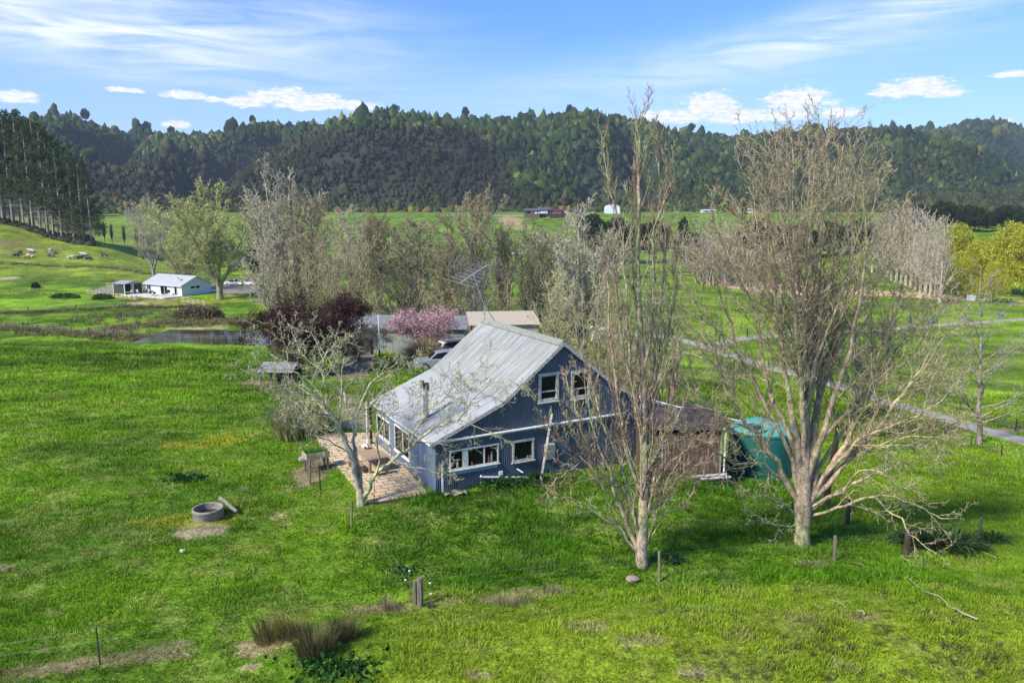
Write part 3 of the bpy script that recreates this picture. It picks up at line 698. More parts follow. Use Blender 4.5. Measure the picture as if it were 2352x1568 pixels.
# ---------------------------------------------------------------- trees: branch growth
def rot_about(v, ax, a):
    c, s = math.cos(a), math.sin(a)
    d = ax[0]*v[0]+ax[1]*v[1]+ax[2]*v[2]
    cx = (ax[1]*v[2]-ax[2]*v[1], ax[2]*v[0]-ax[0]*v[2], ax[0]*v[1]-ax[1]*v[0])
    return tuple(v[i]*c+cx[i]*s+ax[i]*d*(1-c) for i in range(3))
def nrm(v):
    l = math.sqrt(v[0]*v[0]+v[1]*v[1]+v[2]*v[2])+1e-12; return (v[0]/l, v[1]/l, v[2]/l)
class Tree:
    """levels: list of dicts (n children, len ratio, ang degrees, seg, wig, up, rr radius ratio, t0, sides)"""
    def __init__(s, seed, rmin=.01): s.rg = random.Random(seed); s.pl = []; s.tips = []; s.rmin = rmin; s.cap = 400000
    def line(s, p, d, L, r0, r1, lv):
        rg = s.rg; n = lv['seg']; w = lv['wig']; up = lv['up']; pts = [p]; rad = [r0]; dirs = [d]
        st = L/n
        for i in range(n):
            d = nrm((d[0]+rg.gauss(0, w), d[1]+rg.gauss(0, w), d[2]+rg.gauss(0, w)+up))
            p = (p[0]+d[0]*st, p[1]+d[1]*st, p[2]+d[2]*st); pts.append(p); dirs.append(d); rad.append(max(r0+(r1-r0)*(i+1)/n, s.rmin*.6))
        return pts, rad, dirs
    def grow(s, pts, rad, dirs, L, k, levels):
        """add children of depth k along a branch line"""
        if k >= len(levels) or len(s.pl) > s.cap: return
        lv = levels[k]; rg = s.rg; n = lv['n']; n = int(n) if rg.random() > n-int(n) else int(n)+1
        ph = rg.uniform(0, 6.28)
        for c in range(n):
            t = lv['t0']+(1-lv['t0'])*((c+rg.random())/n); q = t*(len(pts)-1); i = min(int(q), len(pts)-2); f = q-i
            a, b = pts[i], pts[i+1]; p = tuple(a[j]+(b[j]-a[j])*f for j in range(3)); d = dirs[i+1]
            r = rad[i]*(1-f)+rad[i+1]*f
            ax = nrm((-d[1], d[0], .01) if abs(d[2]) < .95 else (1, 0, 0))
            ph += 2.4+rg.uniform(-.5, .5); ax = rot_about(ax, d, ph)
            dd = rot_about(d, ax, R(lv['ang']*rg.uniform(.7, 1.3)))
            fl = lv.get('flat', 0)
            if fl: dd = nrm((dd[0], dd[1], dd[2]*(1-fl)))
            l = L*lv['len']*rg.uniform(.65, 1.25)*(1-lv.get('tp', .5)*t)
            r0 = max(min(r*.85, r*lv['rr']*rg.uniform(.8, 1.2)), s.rmin)
            P_, R_, D_ = s.line(p, dd, l, r0, max(r0*lv.get('te', .25), s.rmin*.6), lv)
            s.pl.append((P_, R_, lv['sides'], k+1))
            if k == len(levels)-1: s.tips.append((P_, D_))
            s.grow(P_, R_, D_, l, k+1, levels)
    def limb(s, pts, r0, r1, levels, sides=7, wob=.0, k0=0, sub=3):
        """a hand placed limb through given points"""
        P_ = [Vector(p) for p in pts]; out = []
        for i in range(len(P_)-1):
            a = P_[max(i-1, 0)]; b = P_[i]; c = P_[i+1]; d = P_[min(i+2, len(P_)-1)]
            for j in range(sub):
                t = j/sub; t2, t3 = t*t, t*t*t
                v = .5*((2*b)+(c-a)*t+(2*a-5*b+4*c-d)*t2+(3*b-a-3*c+d)*t3)
                if i or j: v = v+Vector((s.rg.gauss(0, wob), s.rg.gauss(0, wob), s.rg.gauss(0, wob)))
                out.append(v)
        out.append(P_[-1]); n = len(out)
        L = sum((out[i+1]-out[i]).length for i in range(n-1))
        rad = [r0+(r1-r0)*(i/(n-1))**.8 for i in range(n)]
        pts = [tuple(v) for v in out]; dirs = [nrm(tuple(out[min(i+1, n-1)]-out[max(i-1, 0)])) for i in range(n)]
        s.pl.append((pts, rad, sides, 0)); s.grow(pts, rad, dirs, L, k0, levels)
        return pts, rad, dirs, L
def tubes(pl, colf=None, flare=0):
    groups = {}
    for P_, R_, n, k in pl: groups.setdefault((len(P_), n), []).append((P_, R_, k))
    Vs, Fs, Ks = [], [], []; off = 0
    for (m, n), L in groups.items():
        P_ = np.array([a[0] for a in L], float); R_ = np.array([a[1] for a in L], float); K = np.array([a[2] for a in L])
        M_ = len(L); T_ = np.empty_like(P_); T_[:, 1:-1] = P_[:, 2:]-P_[:, :-2]; T_[:, 0] = P_[:, 1]-P_[:, 0]; T_[:, -1] = P_[:, -1]-P_[:, -2]
        T_ /= np.linalg.norm(T_, axis=2, keepdims=True)+1e-9
        av = T_.mean(1); up = np.where(np.abs(av[:, 2:3]) < .85, np.array([[0, 0, 1.0]]), np.array([[1.0, 0, 0]]))[:, None, :]
        r = np.cross(T_, up); r /= np.linalg.norm(r, axis=2, keepdims=True)+1e-9; u = np.cross(r, T_)
        a = 2*np.pi*np.arange(n)/n
        V = P_[:, :, None]+(r[:, :, None]*np.cos(a)[None, None, :, None]+u[:, :, None]*np.sin(a)[None, None, :, None])*R_[:, :, None, None]
        V = V.reshape(-1, 3); i = np.arange(m-1)[:, None]; k = np.arange(n)[None]
        f = np.stack([i*n+k, i*n+(k+1) % n, (i+1)*n+(k+1) % n, (i+1)*n+k], 2).reshape(-1, 4)
        F = (f[None]+(np.arange(M_)*m*n)[:, None, None]).reshape(-1, 4)+off
        Vs.append(V); Fs.append(F); Ks.append(np.stack([np.repeat(K, m*n), np.repeat(R_.ravel(), n)], 1)); off += len(V)
    return np.concatenate(Vs), np.concatenate(Fs), np.concatenate(Ks)
def barkcol(V, K, c_thick, c_thin, c_lichen=None, lk=.5, seed=0, rt=.06):
    w = np.clip(K[:, 1]/rt, 0, 1)[:, None]; C = np.array(c_thin)*(1-w)+np.array(c_thick)*w
    if c_lichen is not None:
        n = fbm(V[:, 0]*1.7+V[:, 2]*.9, V[:, 1]*1.7+V[:, 2]*1.3, seed, 3); q = np.clip((n-(1-lk)+.12)/.2, 0, 1)[:, None]; C = C*(1-q)+np.array(c_lichen)*q
    n = fbm(V[:, 0]*6+V[:, 2]*5, V[:, 1]*6, seed+5, 2)[:, None]
    return C*(.75+.5*n)
def leafcards(tips, n, size, C, seed, per=1, frac=.3, spread=.3, droop=0.0, aspect=.5):
    rg = np.random.default_rng(seed); P_ = []
    for pts, dirs in tips:
        m = len(pts)
        for j in range(n):
            q = (frac+(1-frac)*rg.random())*(m-1); i = min(int(q), m-2); f = q-i
            P_.append([pts[i][a]+(pts[i+1][a]-pts[i][a])*f for a in range(3)])
    P_ = np.array(P_)+rg.normal(0, spread, (len(P_), 3)); N = len(P_)
    d = rg.normal(0, 1, (N, 3)); d[:, 2] -= droop*2; d /= np.linalg.norm(d, axis=1, keepdims=True)
    e = np.cross(d, rg.normal(0, 1, (N, 3))); e /= np.linalg.norm(e, axis=1, keepdims=True)
    L = (size*rg.uniform(.6, 1.3, N))[:, None]; d = d*L; e = e*L*aspect*.5
    V = np.stack([P_-e*.3, P_+d*.5-e, P_+d, P_+d*.5+e], 1).reshape(-1, 3); F = np.arange(N*4).reshape(-1, 4)
    base = np.array(C) if np.ndim(C[0]) else np.array([C]); cc = base[rg.integers(0, len(base), N)]*rg.uniform(.65, 1.3, (N, 1))
    return V, F, np.repeat(cc, 4, axis=0)
def tree_obj(name, loc, label, pl, trunk_k, cols, tips=None, leaves=None, cat='tree', group=None, seed=0, lich=None, lk=.4, rt=.06, crown='crown', flare=1.0):
    """trunk part (levels <= trunk_k) and crown part"""
    root = empty(name, loc, label, cat, group)
    a = [p for p in pl if p[3] <= trunk_k]; b = [p for p in pl if p[3] > trunk_k]
    for nm, q in (('trunk', a), (crown, b)):
        if not q: continue
        V, F, K = tubes(q); C = barkcol(V, K, cols[0], cols[1], lich, lk, seed, rt)
        if nm == crown and leaves is not None and tips:
            pass
        npmesh(nm, V-np.array(loc), F, M_bark, root, smooth=True, colr=C)
    if leaves is not None and tips:
        V, F, C = leafcards(tips, **leaves); npmesh(leaves_name.get(name, 'foliage'), V-np.array(loc), F, M_leaf, root, colr=C)
    return root
leaves_name = {}
LV = lambda n, ln, ang, seg, wig, up, rr, t0, sides, **k: dict(n=n, len=ln, ang=ang, seg=seg, wig=wig, up=up, rr=rr, t0=t0, sides=sides, **k)
def pts_px(lst, Y0, amp=0, seed=0, ex=1.3):
    """pixel polyline -> points; the limb bends away in depth by amp metres at its end"""
    n = len(lst); return [at(a, b, Y0+amp*(i/(n-1))**ex) for i, (a, b) in enumerate(lst)]
# ---------------------------------------------------------------- the blue house
def plane_hit(px_, py_, M, axis, val):
    """where the photo ray meets local plane axis=val of frame M"""
    Mi = M.inverted(); o = Mi @ Vector((0, 0, CH)); d = Mi.to_3x3() @ Vector(ray(px_, py_)); t = (val-o[axis])/d[axis]
    return o+d*t
def rect_on(pts, M, axis, val):
    P = [plane_hit(a, b, M, axis, val) for a, b in pts]; h = 0 if axis == 1 else 1
    us = sorted(p[h] for p in P); zs = sorted(p[2] for p in P)
    return (us[0]+us[1])/2, (us[2]+us[3])/2, (zs[0]+zs[1])/2, (zs[2]+zs[3])/2
blue = mat('blue_iron', (.080, .110, .160), .45, var=.22, scale=1.2, stretch=(1, 1, .35), spec=.5, grime=((.038, .048, .064), 1.6, .48, .78))
bluew = mat('blue_sheet', (.120, .165, .250), .55, var=.16, scale=.8, stretch=(1, 1, .5), spec=.4, grime=((.07, .09, .13), 1.2, .5, .8))
def roofmat():
    m_ = bpy.data.materials.new('weathered_roof_iron'); m_.use_nodes = True; t = NT(m_.node_tree); bs = t.n['Principled BSDF']
    tc = t.new('ShaderNodeTexCoord').outputs['Object']
    n1 = t.noise(t.mapping(tc, (.35, 2.4, .35)), 2.0, 7, .68); n2 = t.noise(t.mapping(tc, (.5, 1, .5)), .8, 4, .5); n3 = t.noise(tc, 14, 5, .7)
    n4 = t.noise(t.mapping(tc, (.18, 6, .18), loc=(3, 1, 0)), 2.2, 5, .7)
    c = t.mix(t.ramp(n1, [(.3, 0.0), (.66, 1.0)]), (.13, .14, .13), (.36, .37, .37))
    c = t.mix(t.ramp(n2, [(.42, 0.0), (.68, .75)]), c, (.235, .245, .185))
    c = t.mix(t.ramp(n4, [(.55, 0.0), (.75, .7)]), c, (.13, .14, .12))
    sx, sy, sz = t.sep(tc)
    low = t.m('LESS_THAN', t.m('ABSOLUTE', t.m('SUBTRACT', sx, HW)), HW)  # whole roof
    c = t.mix(t.m('MULTIPLY', t.ramp(t.m('MULTIPLY', sx, .29), [(.90, 1.0), (1.0, 0.0)]), .42), c, (.52, .53, .56))   # newer, barer iron on the lower part
    # sheet laps every 0.76 m
    fr = t.m('FRACT', t.m('DIVIDE', t.m('ADD', sy, 20.0), .762)); c = t.mix(t.m('MULTIPLY', t.m('LESS_THAN', fr, .055), .55), c, (.10, .11, .10))
    c = t.mix(t.m('MULTIPLY', t.ramp(n3, [(.5, 0.0), (.7, 1.0)]), .22), c, (.50, .53, .60))
    t.put(bs.inputs['Base Color'], c); bs.inputs['Roughness'].default_value = .55; bs.inputs['Metallic'].default_value = .15
    return m_
M_roof = roofmat()
def corr_wall(b, s0, s1, zb, ztop, holes, amp=.011, pitch=.10, sub=5, y=0.0):
    """corrugated sheet in the plane y; ztop is a function; holes are (s0, s1, z0, z1)"""
    n = int((s1-s0)/pitch*sub); S = [s0+(s1-s0)*i/n for i in range(n+1)]
    for i in range(n):
        a, c = S[i], S[i+1]; ya, yc = y-amp*math.cos(2*math.pi*a/pitch), y-amp*math.cos(2*math.pi*c/pitch); m_ = (a+c)/2
        iv = [(zb, None)]
        for h in sorted([h for h in holes if h[0] < m_ < h[1]], key=lambda h: h[2]):
            lo, _ = iv.pop(); iv += [(lo, h[2]), (h[3], None)]
        for lo, hi in iv:
            ha, hc = (ztop(a), ztop(c)) if hi is None else (hi, hi)
            b.add([(a, ya, lo), (c, yc, lo), (c, yc, hc), (a, ya, ha)], [(0, 1, 2, 3)])
def gab(s):
    d = s if s <= HW else 2*HW-s
    return H1+(H2-H1)*d/HB if d < HB else H2+(H3-H2)*(d-HB)/(HW-HB)
HS_END = 13.0
house = empty('blue_house', HA, 'blue corrugated iron farmhouse with a flared silver roof and white trimmed windows', 'house', rz=HYAW)
def window(b_name, M, axis, rect, fr=.10, proud=.05, mull=(), hbar=None, frm=None, sash=True, sill=True, parent=None, flip=1):
    """frame stands on the wall plane; parts frame > pane, sash. Local coordinates of the house"""
    u0, u1, z0, z1 = rect
    def bx(B_, a0, a1, d0, d1, c0, c1):
        if axis == 1: B_.box(a0, a1, -d1, -d0, c0, c1)
        else: B_.box(-d1, -d0, a0, a1, c0, c1)
    f = B()
    bx(f, u0, u0+fr, -.03, proud, z0+fr, z1-fr); bx(f, u1-fr, u1, -.03, proud, z0+fr, z1-fr)
    bx(f, u0-.02, u1+.02, -.03, proud+.01, z1-fr, z1); bx(f, u0, u1, -.03, proud+.01, z0, z0+fr)
    if sill: bx(f, u0-.05, u1+.05, -.03, proud+.06, z0-.045, z0-.002)
    for m_, w in mull: 
        uu = u0+(u1-u0)*m_; bx(f, uu-w/2, uu+w/2, -.025, proud-.004, z0+fr+.002, z1-fr-.002)
    fo = f.build('window', frm or white, parent)
    p = B(); bx(p, u0+fr+.003, u1-fr-.003, -.022, -.016, z0+fr+.003, z1-fr-.003); p.build('pane', darkglass, fo)
    if sash:
        s = B(); e = .035
        cuts = [u0+fr]+sum([[u0+(u1-u0)*m_-w/2, u0+(u1-u0)*m_+w/2] for m_, w in mull], [])+[u1-fr]
        for i in range(0, len(cuts), 2):
            a, c = cuts[i]+.004, cuts[i+1]-.004
            bx(s, a, a+e, -.012, proud*.4, z0+fr+.004, z1-fr-.004); bx(s, c-e, c, -.012, proud*.4, z0+fr+.004, z1-fr-.004)
            bx(s, a+e, c-e, -.012, proud*.4, z0+fr+.004, z0+fr+e); bx(s, a+e, c-e, -.012, proud*.4, z1-fr-e, z1-fr-.004)
            if hbar: 
                zz_ = z0+(z1-z0)*hbar; bx(s, a+e, c-e, -.012, proud*.6, zz_-.03, zz_+.03)
        s.build('sash', white_old if hbar else mat('dark_sash', (.035, .03, .027), .6), fo)
    return fo
def build_house():
    W1 = rect_on([Zm(1397, 522), Zm(1557, 512), Zm(1557, 735), Zm(1400, 748)], HM, 1, 0)
    W2 = rect_on([Zr(505, 503), Zr(658, 490), Zr(656, 712), Zr(505, 722)], HM, 1, 0)
    W3 = rect_on([Zm(700, 1125), Zm(1085, 1070), Zm(1085, 1228), Zm(700, 1275)], HM, 1, 0)
    W4 = rect_on([Zm(1192, 1045), Zm(1362, 1030), Zm(1362, 1192), Zm(1192, 1222)], HM, 1, 0)
    L1 = rect_on([Zm(275, 920), Zm(392, 990), Zm(392, 1205), Zm(278, 1115)], HM, 0, 0)
    L2 = rect_on([Zm(135, 840), Zm(238, 900), Zm(238, 1075), Zm(140, 985)], HM, 0, 0)
    ins = lambda r: (r[0]+.06, r[1]-.06, r[2]+.06, r[3]-.06)
    b = B(); corr_wall(b, 0, HS_END, -1.0, gab, [ins(r) for r in (W1, W2, W3, W4)])
    b.build('gable_wall', blue, house, smooth=True)
    # far gable and the left side wall of flat blue sheet
    b = B(); hs = [(0, HL)]
    for (u0, u1, z0, z1) in (sorted([ins(L1), ins(L2)])):
        lo, hi = hs.pop(); hs += [(lo, u0), (u1, hi)]
        b.box(0, .09, u0, u1, -1.0, z0); b.box(0, .09, u0, u1, z1, H1-.03)
    for lo, hi in hs: b.box(0, .09, lo, hi, -1.0, H1-.03)
    for q in range(1, 8):
        yy = HL*q/8
        if not any(r[0]-.05 < yy < r[1]+.05 for r in (L1, L2)): b.box(-.012, -.001, yy-.02, yy+.02, -.9, H1-.05)
    b.build('side_wall', bluew, house)
    b = B(); n = 30
    for i in range(n):
        a, c = 2*HW*i/n, 2*HW*(i+1)/n; b.add([(a, HL, -1), (c, HL, -1), (c, HL, gab(c)), (a, HL, gab(a))], [(3, 2, 1, 0)])
    b.box(2*HW-.1, 2*HW, 0, HL, -1, H1-.03)
    b.build('rear_wall', blue, house)
    b = B(); b.box(.6, 12.2, .8, HL-.5, -.5, .02); b.build('floor', inner, house)
    b = B(); b.box(.12, 12.5, .5, .52, .05, 2.5); b.box(.55, .57, .1, HL-.2, .05, 2.4); b.box(4.9, 8.6, .3, .32, 3.0, 4.55); b.build('dark_interior', inner, house)
    for r, mu, hb in ((W1, (), .36), (W2, (), .36)): window('w', HM, 1, r, fr=.13, hbar=hb, frm=white_old, parent=house, sill=True)
    window('w', HM, 1, W3, fr=.07, mull=[(.315, .28), (.70, .06)], parent=house)
    window('w', HM, 1, W4, fr=.11, frm=white_old, parent=house)
    for r in (L1, L2): window('w', HM, 0, r, fr=.07, mull=[(.42, .07)], parent=house, sill=True)
    # things on the sills inside
    for (r, q, hh, cc) in ((W3, .16, .32, (.6, .6, .58)), (W3, .45, .16, (.45, .12, .10)), (W3, .8, .34, (.5, .12, .12)), (W3, .86, .5, (.35, .37, .38)), (W4, .2, .18, (.4, .4, .38)), (W4, .72, .14, (.4, .4, .38)), (W4, .85, .14, (.4, .4, .38))):
        u = r[0]+(r[1]-r[0])*q; z = r[2]+.11
        k = B(); k.lathe([(.0, 0), (.05, 0), (.055, hh*.6), (.022, hh*.8), (.022, hh), (0, hh)], (u, .03 if False else -.012, z), 8); k.v = [(x, y*.25, z_) for x, y, z_ in k.v]
        k.build('sill_bottle', mat('bottle%d' % int(cc[0]*100+cc[1]*10), cc, .3), house)
    # translucent strip under the long window
    S = rect_on([Zm(700, 1283), Zm(1077, 1232), Zm(1077, 1264), Zm(700, 1315)], HM, 1, 0)
    b = B(); corr_wall(b, S[0], S[1], S[2], lambda s: S[3], [], y=-.025); b.build('clear_sheet_strip', mat('clear_sheet', (.36, .44, .46), .3, var=.3, scale=3), house, smooth=True)
    # roof: flared both sides, corrugated down the slope
    prof = [(-.28, H1-.11), (HB, H2+.03), (HW, H3+.04), (2*HW-HB, H2+.03), (2*HW+.28, H1-.11)]
    b = B(); y0, y1 = -.16, HL+.16; pitch = .127; n = int((y1-y0)/pitch*4)
    for i in range(4):
        (xa, za), (xb, zb) = prof[i], prof[i+1]; d = Vector((xb-xa, 0, zb-za)).normalized(); nn = Vector((-d.z, 0, d.x))
        for th_ in (0.0,):
            vs = []; fs = []
            for j in range(n+1):
                y = y0+(y1-y0)*j/n; o_ = nn*(.014*math.sin(2*math.pi*j/4)+(.006 if i in (1, 2) else 0))
                ex = d*.06 if i in (1,) else d*0
                vs += [(xa-(ex.x if i == 1 else 0)+o_.x, y, za-(ex.z if i == 1 else 0)+o_.z+.0), (xb+o_.x, y, zb+o_.z)]
            for j in range(n): fs.append((2*j, 2*j+1, 2*j+3, 2*j+2))
            b.add(vs, fs)
    ro = b.build('roof', M_roof, house)
    # replaced patch of dull sheet low on the far side of the lower roof
    for k, (xx, zz_) in enumerate(((HW, H3+.06),)):
        b = B(); b.prism([(HW-.30, H3-.11), (HW, H3+.125), (HW+.30, H3-.11), (HW+.27, H3-.13), (HW, H3+.09), (HW-.27, H3-.13)], y0-.02, y1+.02); b.build('ridge_cap', mat('ridge_lead', (.33, .34, .29), .7, var=.5, scale=3, grime=((.16, .17, .10), 3, .5, .65)), house)
    for yy in (y0-.03, y1+.0):
        b = B()
        for i in range(4):
            (xa, za), (xb, zb) = prof[i], prof[i+1]; b.beam((xa, yy, za-.09), (xb, yy, zb-.09), .03, .17)
        b.build('bargeboard', white_old, house)
    b = B(); b.beam((-.31, -.16, H1-.17), (-.31, HL+.16, H1-.17), .03, .13); b.build('fascia', white, house)
    b = B(); b.tube([(-.05, -.10, H1-.12), (10.6, -.10, H1-.06)], .065, 10)
    for q in range(9): b.box(.4+q*1.2, .46+q*1.2, -.12, -.02, H1-.2, H1-.03)
    b.build('gable_gutter', white, house, smooth=True)
    # flue with a T-shaped cowl on a rusty flashing
    fb = None
    # place the flue on the lower roof plane by pixel
    o = HMI @ Vector((0, 0, CH)); dd = HMI.to_3x3() @ Vector(ray(*Zm(519, 880))); sl_ = (H2+.03-(H1-.11))/(HB+.28)
    t_ = (H1-.11+sl_*(o.x+.28)-o.z)/(dd.z-sl_*dd.x); fp = o+dd*t_
    hh = 2.0
    # height from the photo: the pipe top pixel at the same place
    p_top = plane_hit(*Zm(519, 612), HM, 1, fp.y); hh = max(1.3, p_top.z-fp.z)
    b = B(); b.lathe([(.135, -.05), (.135, hh*.66), (.15, hh*.66), (.15, hh*.70), (.11, hh*.70), (.11, hh*.98), (.0, hh*.98)], fp, 14); fl = b.build('flue', steel, house, smooth=True)
    b = B(); c = fp+Vector((-.02, 0, hh)); b.tube([c+Vector((.09, 0, -.28)), c+Vector((.09, 0, .10))], .12, 12); b.tube([c+Vector((-.16, 0, -.10)), c+Vector((-.16, 0, .24))], .11, 12); b.tube([c+Vector((-.2, 0, -.02)), c+Vector((.1, 0, -.1))], .09, 10)
    b.build('cowl', mat('cowl_brown', (.17, .12, .085), .6, .3, var=.35, scale=5), fl, smooth=True)
    b = B(); dx = Vector((1, 0, sl_)).normalized(); q = fp+Vector((0, 0, .03)); b.beam(q-dx*.45, q+dx*.38, .62, .025); b.build('flashing', mat('rusty_flashing', (.30, .30, .28), .8, var=.3, scale=4, grime=((.28, .07, .04), 3, .50, .60)), fl)
    # white conduit, junction box and low drain pipe on the gable wall
    a = plane_hit(*Zm(955, 1335), HM, 1, -.1); c = plane_hit(*Zm(1400, 1337), HM, 1, -.1); b = B(); b.tube([(a.x, -.09, a.z), (c.x, -.09, c.z)], .05, 8); b.tube([(a.x-.05, -.09, a.z+.06), (a.x+.02, -.09, a.z)], .06, 8); b.build('drain_pipe', plastic_w, house, smooth=True)
    a = plane_hit(*Zm(1106, 1305), HM, 1, -.08); b = B(); b.box(a.x-.09, a.x+.09, -.11, -.02, a.z-.08, a.z+.10); b.tube([(a.x, -.05, a.z-.08), (a.x, -.05, -.2)], .022, 6); b.build('junction_box', plastic_w, house)
    a = plane_hit(*Zm(1240, 1275), HM, 1, -.15); b = B(); b.tube([(a.x, -.02, a.z), (a.x+.22, -.25, a.z-.16)], .035, 8); b.build('waste_pipe', plastic_w, house, smooth=True)
    a = plane_hit(*Zr(302, 1080), HM, 1, -.1); c = plane_hit(*Zr(375, 1185), HM, 1, -.1); b = B(); b.box(a.x, c.x, -.14, -.015, c.z, a.z); m1 = b.build('meter_box', white_old, house)
    b = B(); b.box(a.x+.06, c.x-.06, -.155, -.142, c.z+.10, a.z-.35); b.box(a.x+.05, c.x-.05, -.15, -.142, a.z-.28, a.z-.08); b.build('meter_panel', mat('meter_grey', (.34, .35, .35), .5, var=.5, scale=8), m1)
    # white vent pipe beside the corner
    a = plane_hit(*Zm(649, 1445), HM, 1, -.35); c = plane_hit(*Zm(645, 1237), HM, 1, -.35); b = B(); b.tube([(a.x, -.35, -.3), (a.x, -.35, c.z)], .055, 10); b.build('vent_pipe', plastic_w, house, smooth=True)
    # porch post and downpipe at the far left corner
    b = B(); b.tube([(-.55, HL+.1, -.6), (-.55, HL+.1, H1-.1)], .05, 8); b.build('downpipe', plastic_w, house, smooth=True)
    b = B(); b.box(-.35, -.22, HL+.2, HL+.33, -.6, H1); b.build('porch_post', wood_dark, house)
build_house()

# leaning white board against the gable
def leaning():
    a = plane_hit(*Zr(355, 838), HM, 1, -.18); c = plane_hit(*Zr(268, 1350), HM, 1, -.75)
    p0 = HM @ Vector((c.x, -.75, -.05)); p1 = HM @ Vector((a.x, -.18, a.z))
    r = empty('leaning_board', p0, 'long peeling white board leaning against the blue gable wall', 'board')
    b = B(); b.beam((0, 0, 0), p1-p0, .12, .05); b.build('board', mat('old_board', (.44, .42, .38), .8, var=.3, scale=5, grime=((.15, .12, .09), 8, .48, .62)), r)
leaning()

# weathered lean-to shed at the right end of the house
brown = mat('brown_boards', (.115, .066, .045), .9, var=.5, scale=2, stretch=(5, 5, .5), bump=.4, grime=((.40, .36, .33), 2.2, .53, .66))
def shed():
    c = G(*Zr(1675, 1385)); ang = HYAW-.50
    a0 = G(*Zr(1180, 1345)); w = 3.9
    r = empty('weathered_shed', (c.x, c.y, 0), 'small brown weathered timber shed with a dark roof between the house and the green tank', 'shed', rz=ang)
    b = B()
    for i in range(int(w/.2)):
        j = (i % 3)*.012; b.box(-w+i*.2+.004, -w+i*.2+.196, j, j+.04, -.8, 2.05+.02*((i*7) % 3))
    b.box(-.04, 0, .06, 3.4, -.8, 2.15); b.box(-w, -w+.04, .06, 3.4, -.8, 2.15); b.box(-w, 0, 3.4, 3.44, -.8, 2.15); b.build('wall', brown, r)
    for q in (-1.9, -3.0, -.1):
        b = B(); b.box(q, q+.08, -.03, -.004, -.4, 2.05); b.build('cover_strip', mat('grey_batten', (.36, .33, .30), .9, var=.4, scale=3, stretch=(4, 4, .5)), r)
    b = B(); n = 40; vs = []; fs = []
    for i in range(n+1):
        x = -w-.2+(w+.45)*i/n
        for j in range(9):
            t = j/8; vs.append((x, -.25+3.9*t, 2.20+.55*math.sin(math.pi*(t*.62+.06))+.012*math.sin(i*2.1)))
    for i in range(n):
        for j in range(8): fs.append((i*9+j, (i+1)*9+j, (i+1)*9+j+1, i*9+j+1))
    b.add(vs, fs); b.build('roof', mat('dark_membrane', (.055, .044, .040), .8, var=.4, scale=2, grime=((.12, .10, .09), 2, .5, .7)), r, smooth=True)
    b = B(); b.tube([(.12, -.12, -.3), (.12, -.12, 2.25), (.02, -.1, 2.36)], .045, 8); b.build('downpipe', plastic_w, r, smooth=True)
    
    for k, (p, q, w_) in enumerate((((-1.6, -.5, .02), (.15, -.3, .06), .2), ((-1.2, -.9, .04), (.3, -.7, .08), .14))):
        M_ = r.matrix_basis; e = empty('loose_plank', Matrix.Translation(r.location) @ Matrix.Rotation(ang, 4, 'Z') @ Vector(p), ('weathered pale plank lying along the foot of the brown shed wall', 'narrow pale plank lying in front of the brown shed, nearer the camera')[k], 'plank', rz=ang)
        b = B(); b.beam((0, 0, 0), Vector(q)-Vector(p), w_, .05); b.build('plank', white_old, e)
    return r
shed_o = shed()
def tank():
    Y = 40.0; c = at(1745, 1040, Y); R_ = 1.66; z0 = gz_(c.x, Y)-.05; h = 2.62
    r = empty('water_tank', (c.x, Y, z0), 'large round green plastic water tank beside the brown shed', 'water tank', rz=.6)
    gm = mat('tank_green', (.012, .135, .115), .42, var=.16, scale=1.5, spec=.5, grime=((.03, .10, .085), 1.2, .5, .75))
    b = B(); pr = [(0, 0), (R_, 0)]
    for i in range(9):
        z = h*i/8; pr += [(R_, z+.02), (R_+.018, z+h/16)] if i < 8 else [(R_, z)]
    pr += [(R_+.04, h+.02), (R_+.04, h+.08), (R_-.05, h+.14)]; b.lathe(pr, n=48); b.build('body', gm, r, smooth=True)
    b = B(); pr = [(R_-.05, h+.14)]
    for i in range(1, 9): t = i/8; pr.append(((R_-.05)*(1-t), h+.14+.52*math.sin(t*math.pi/2)))
    b.lathe(pr, n=48)
    for k in range(8):
        a = 2*math.pi*k/8+.2; b.beam((math.cos(a)*(R_-.12), math.sin(a)*(R_-.12), h+.22), (math.cos(a)*.75, math.sin(a)*.75, h+.53), .16, .07)
    b.build('dome', mat('tank_green_top', (.10, .32, .29), .5, var=.15, scale=2, spec=.4), r, smooth=True)
    b = B(); b.lathe([(0, .55), (.34, .53), (.36, .47), (.36, .30)], (-.95, -.28, h), 20); b.build('lid', mat('tank_lid', (.02, .06, .06), .4), r, smooth=True)
    b = B(); b.box(-.98, -.7, -.98, -.66, h+.22, h+.36); b.build('inlet_box', gm, r)
    # gutter pipe that carries the roof water to the tank
    p1 = Vector((c.x, Y, z0+h+.55))+Vector((-.85, -.45, 0)); p0 = HM @ Vector((2*HW-2.2, -.2, H1+.75))
    q = empty('roof_water_pipe', p0, 'long white pipe running down from the house roof into the green tank', 'pipe')
    b = B(); b.tube([(0, 0, 0), (p1-p0)*.5+Vector((0, 0, -.06)), (p1-p0), (p1-p0)+Vector((.15, .1, -.15))], .05, 8); b.build('pipe', plastic_w, q, smooth=True)
tank()

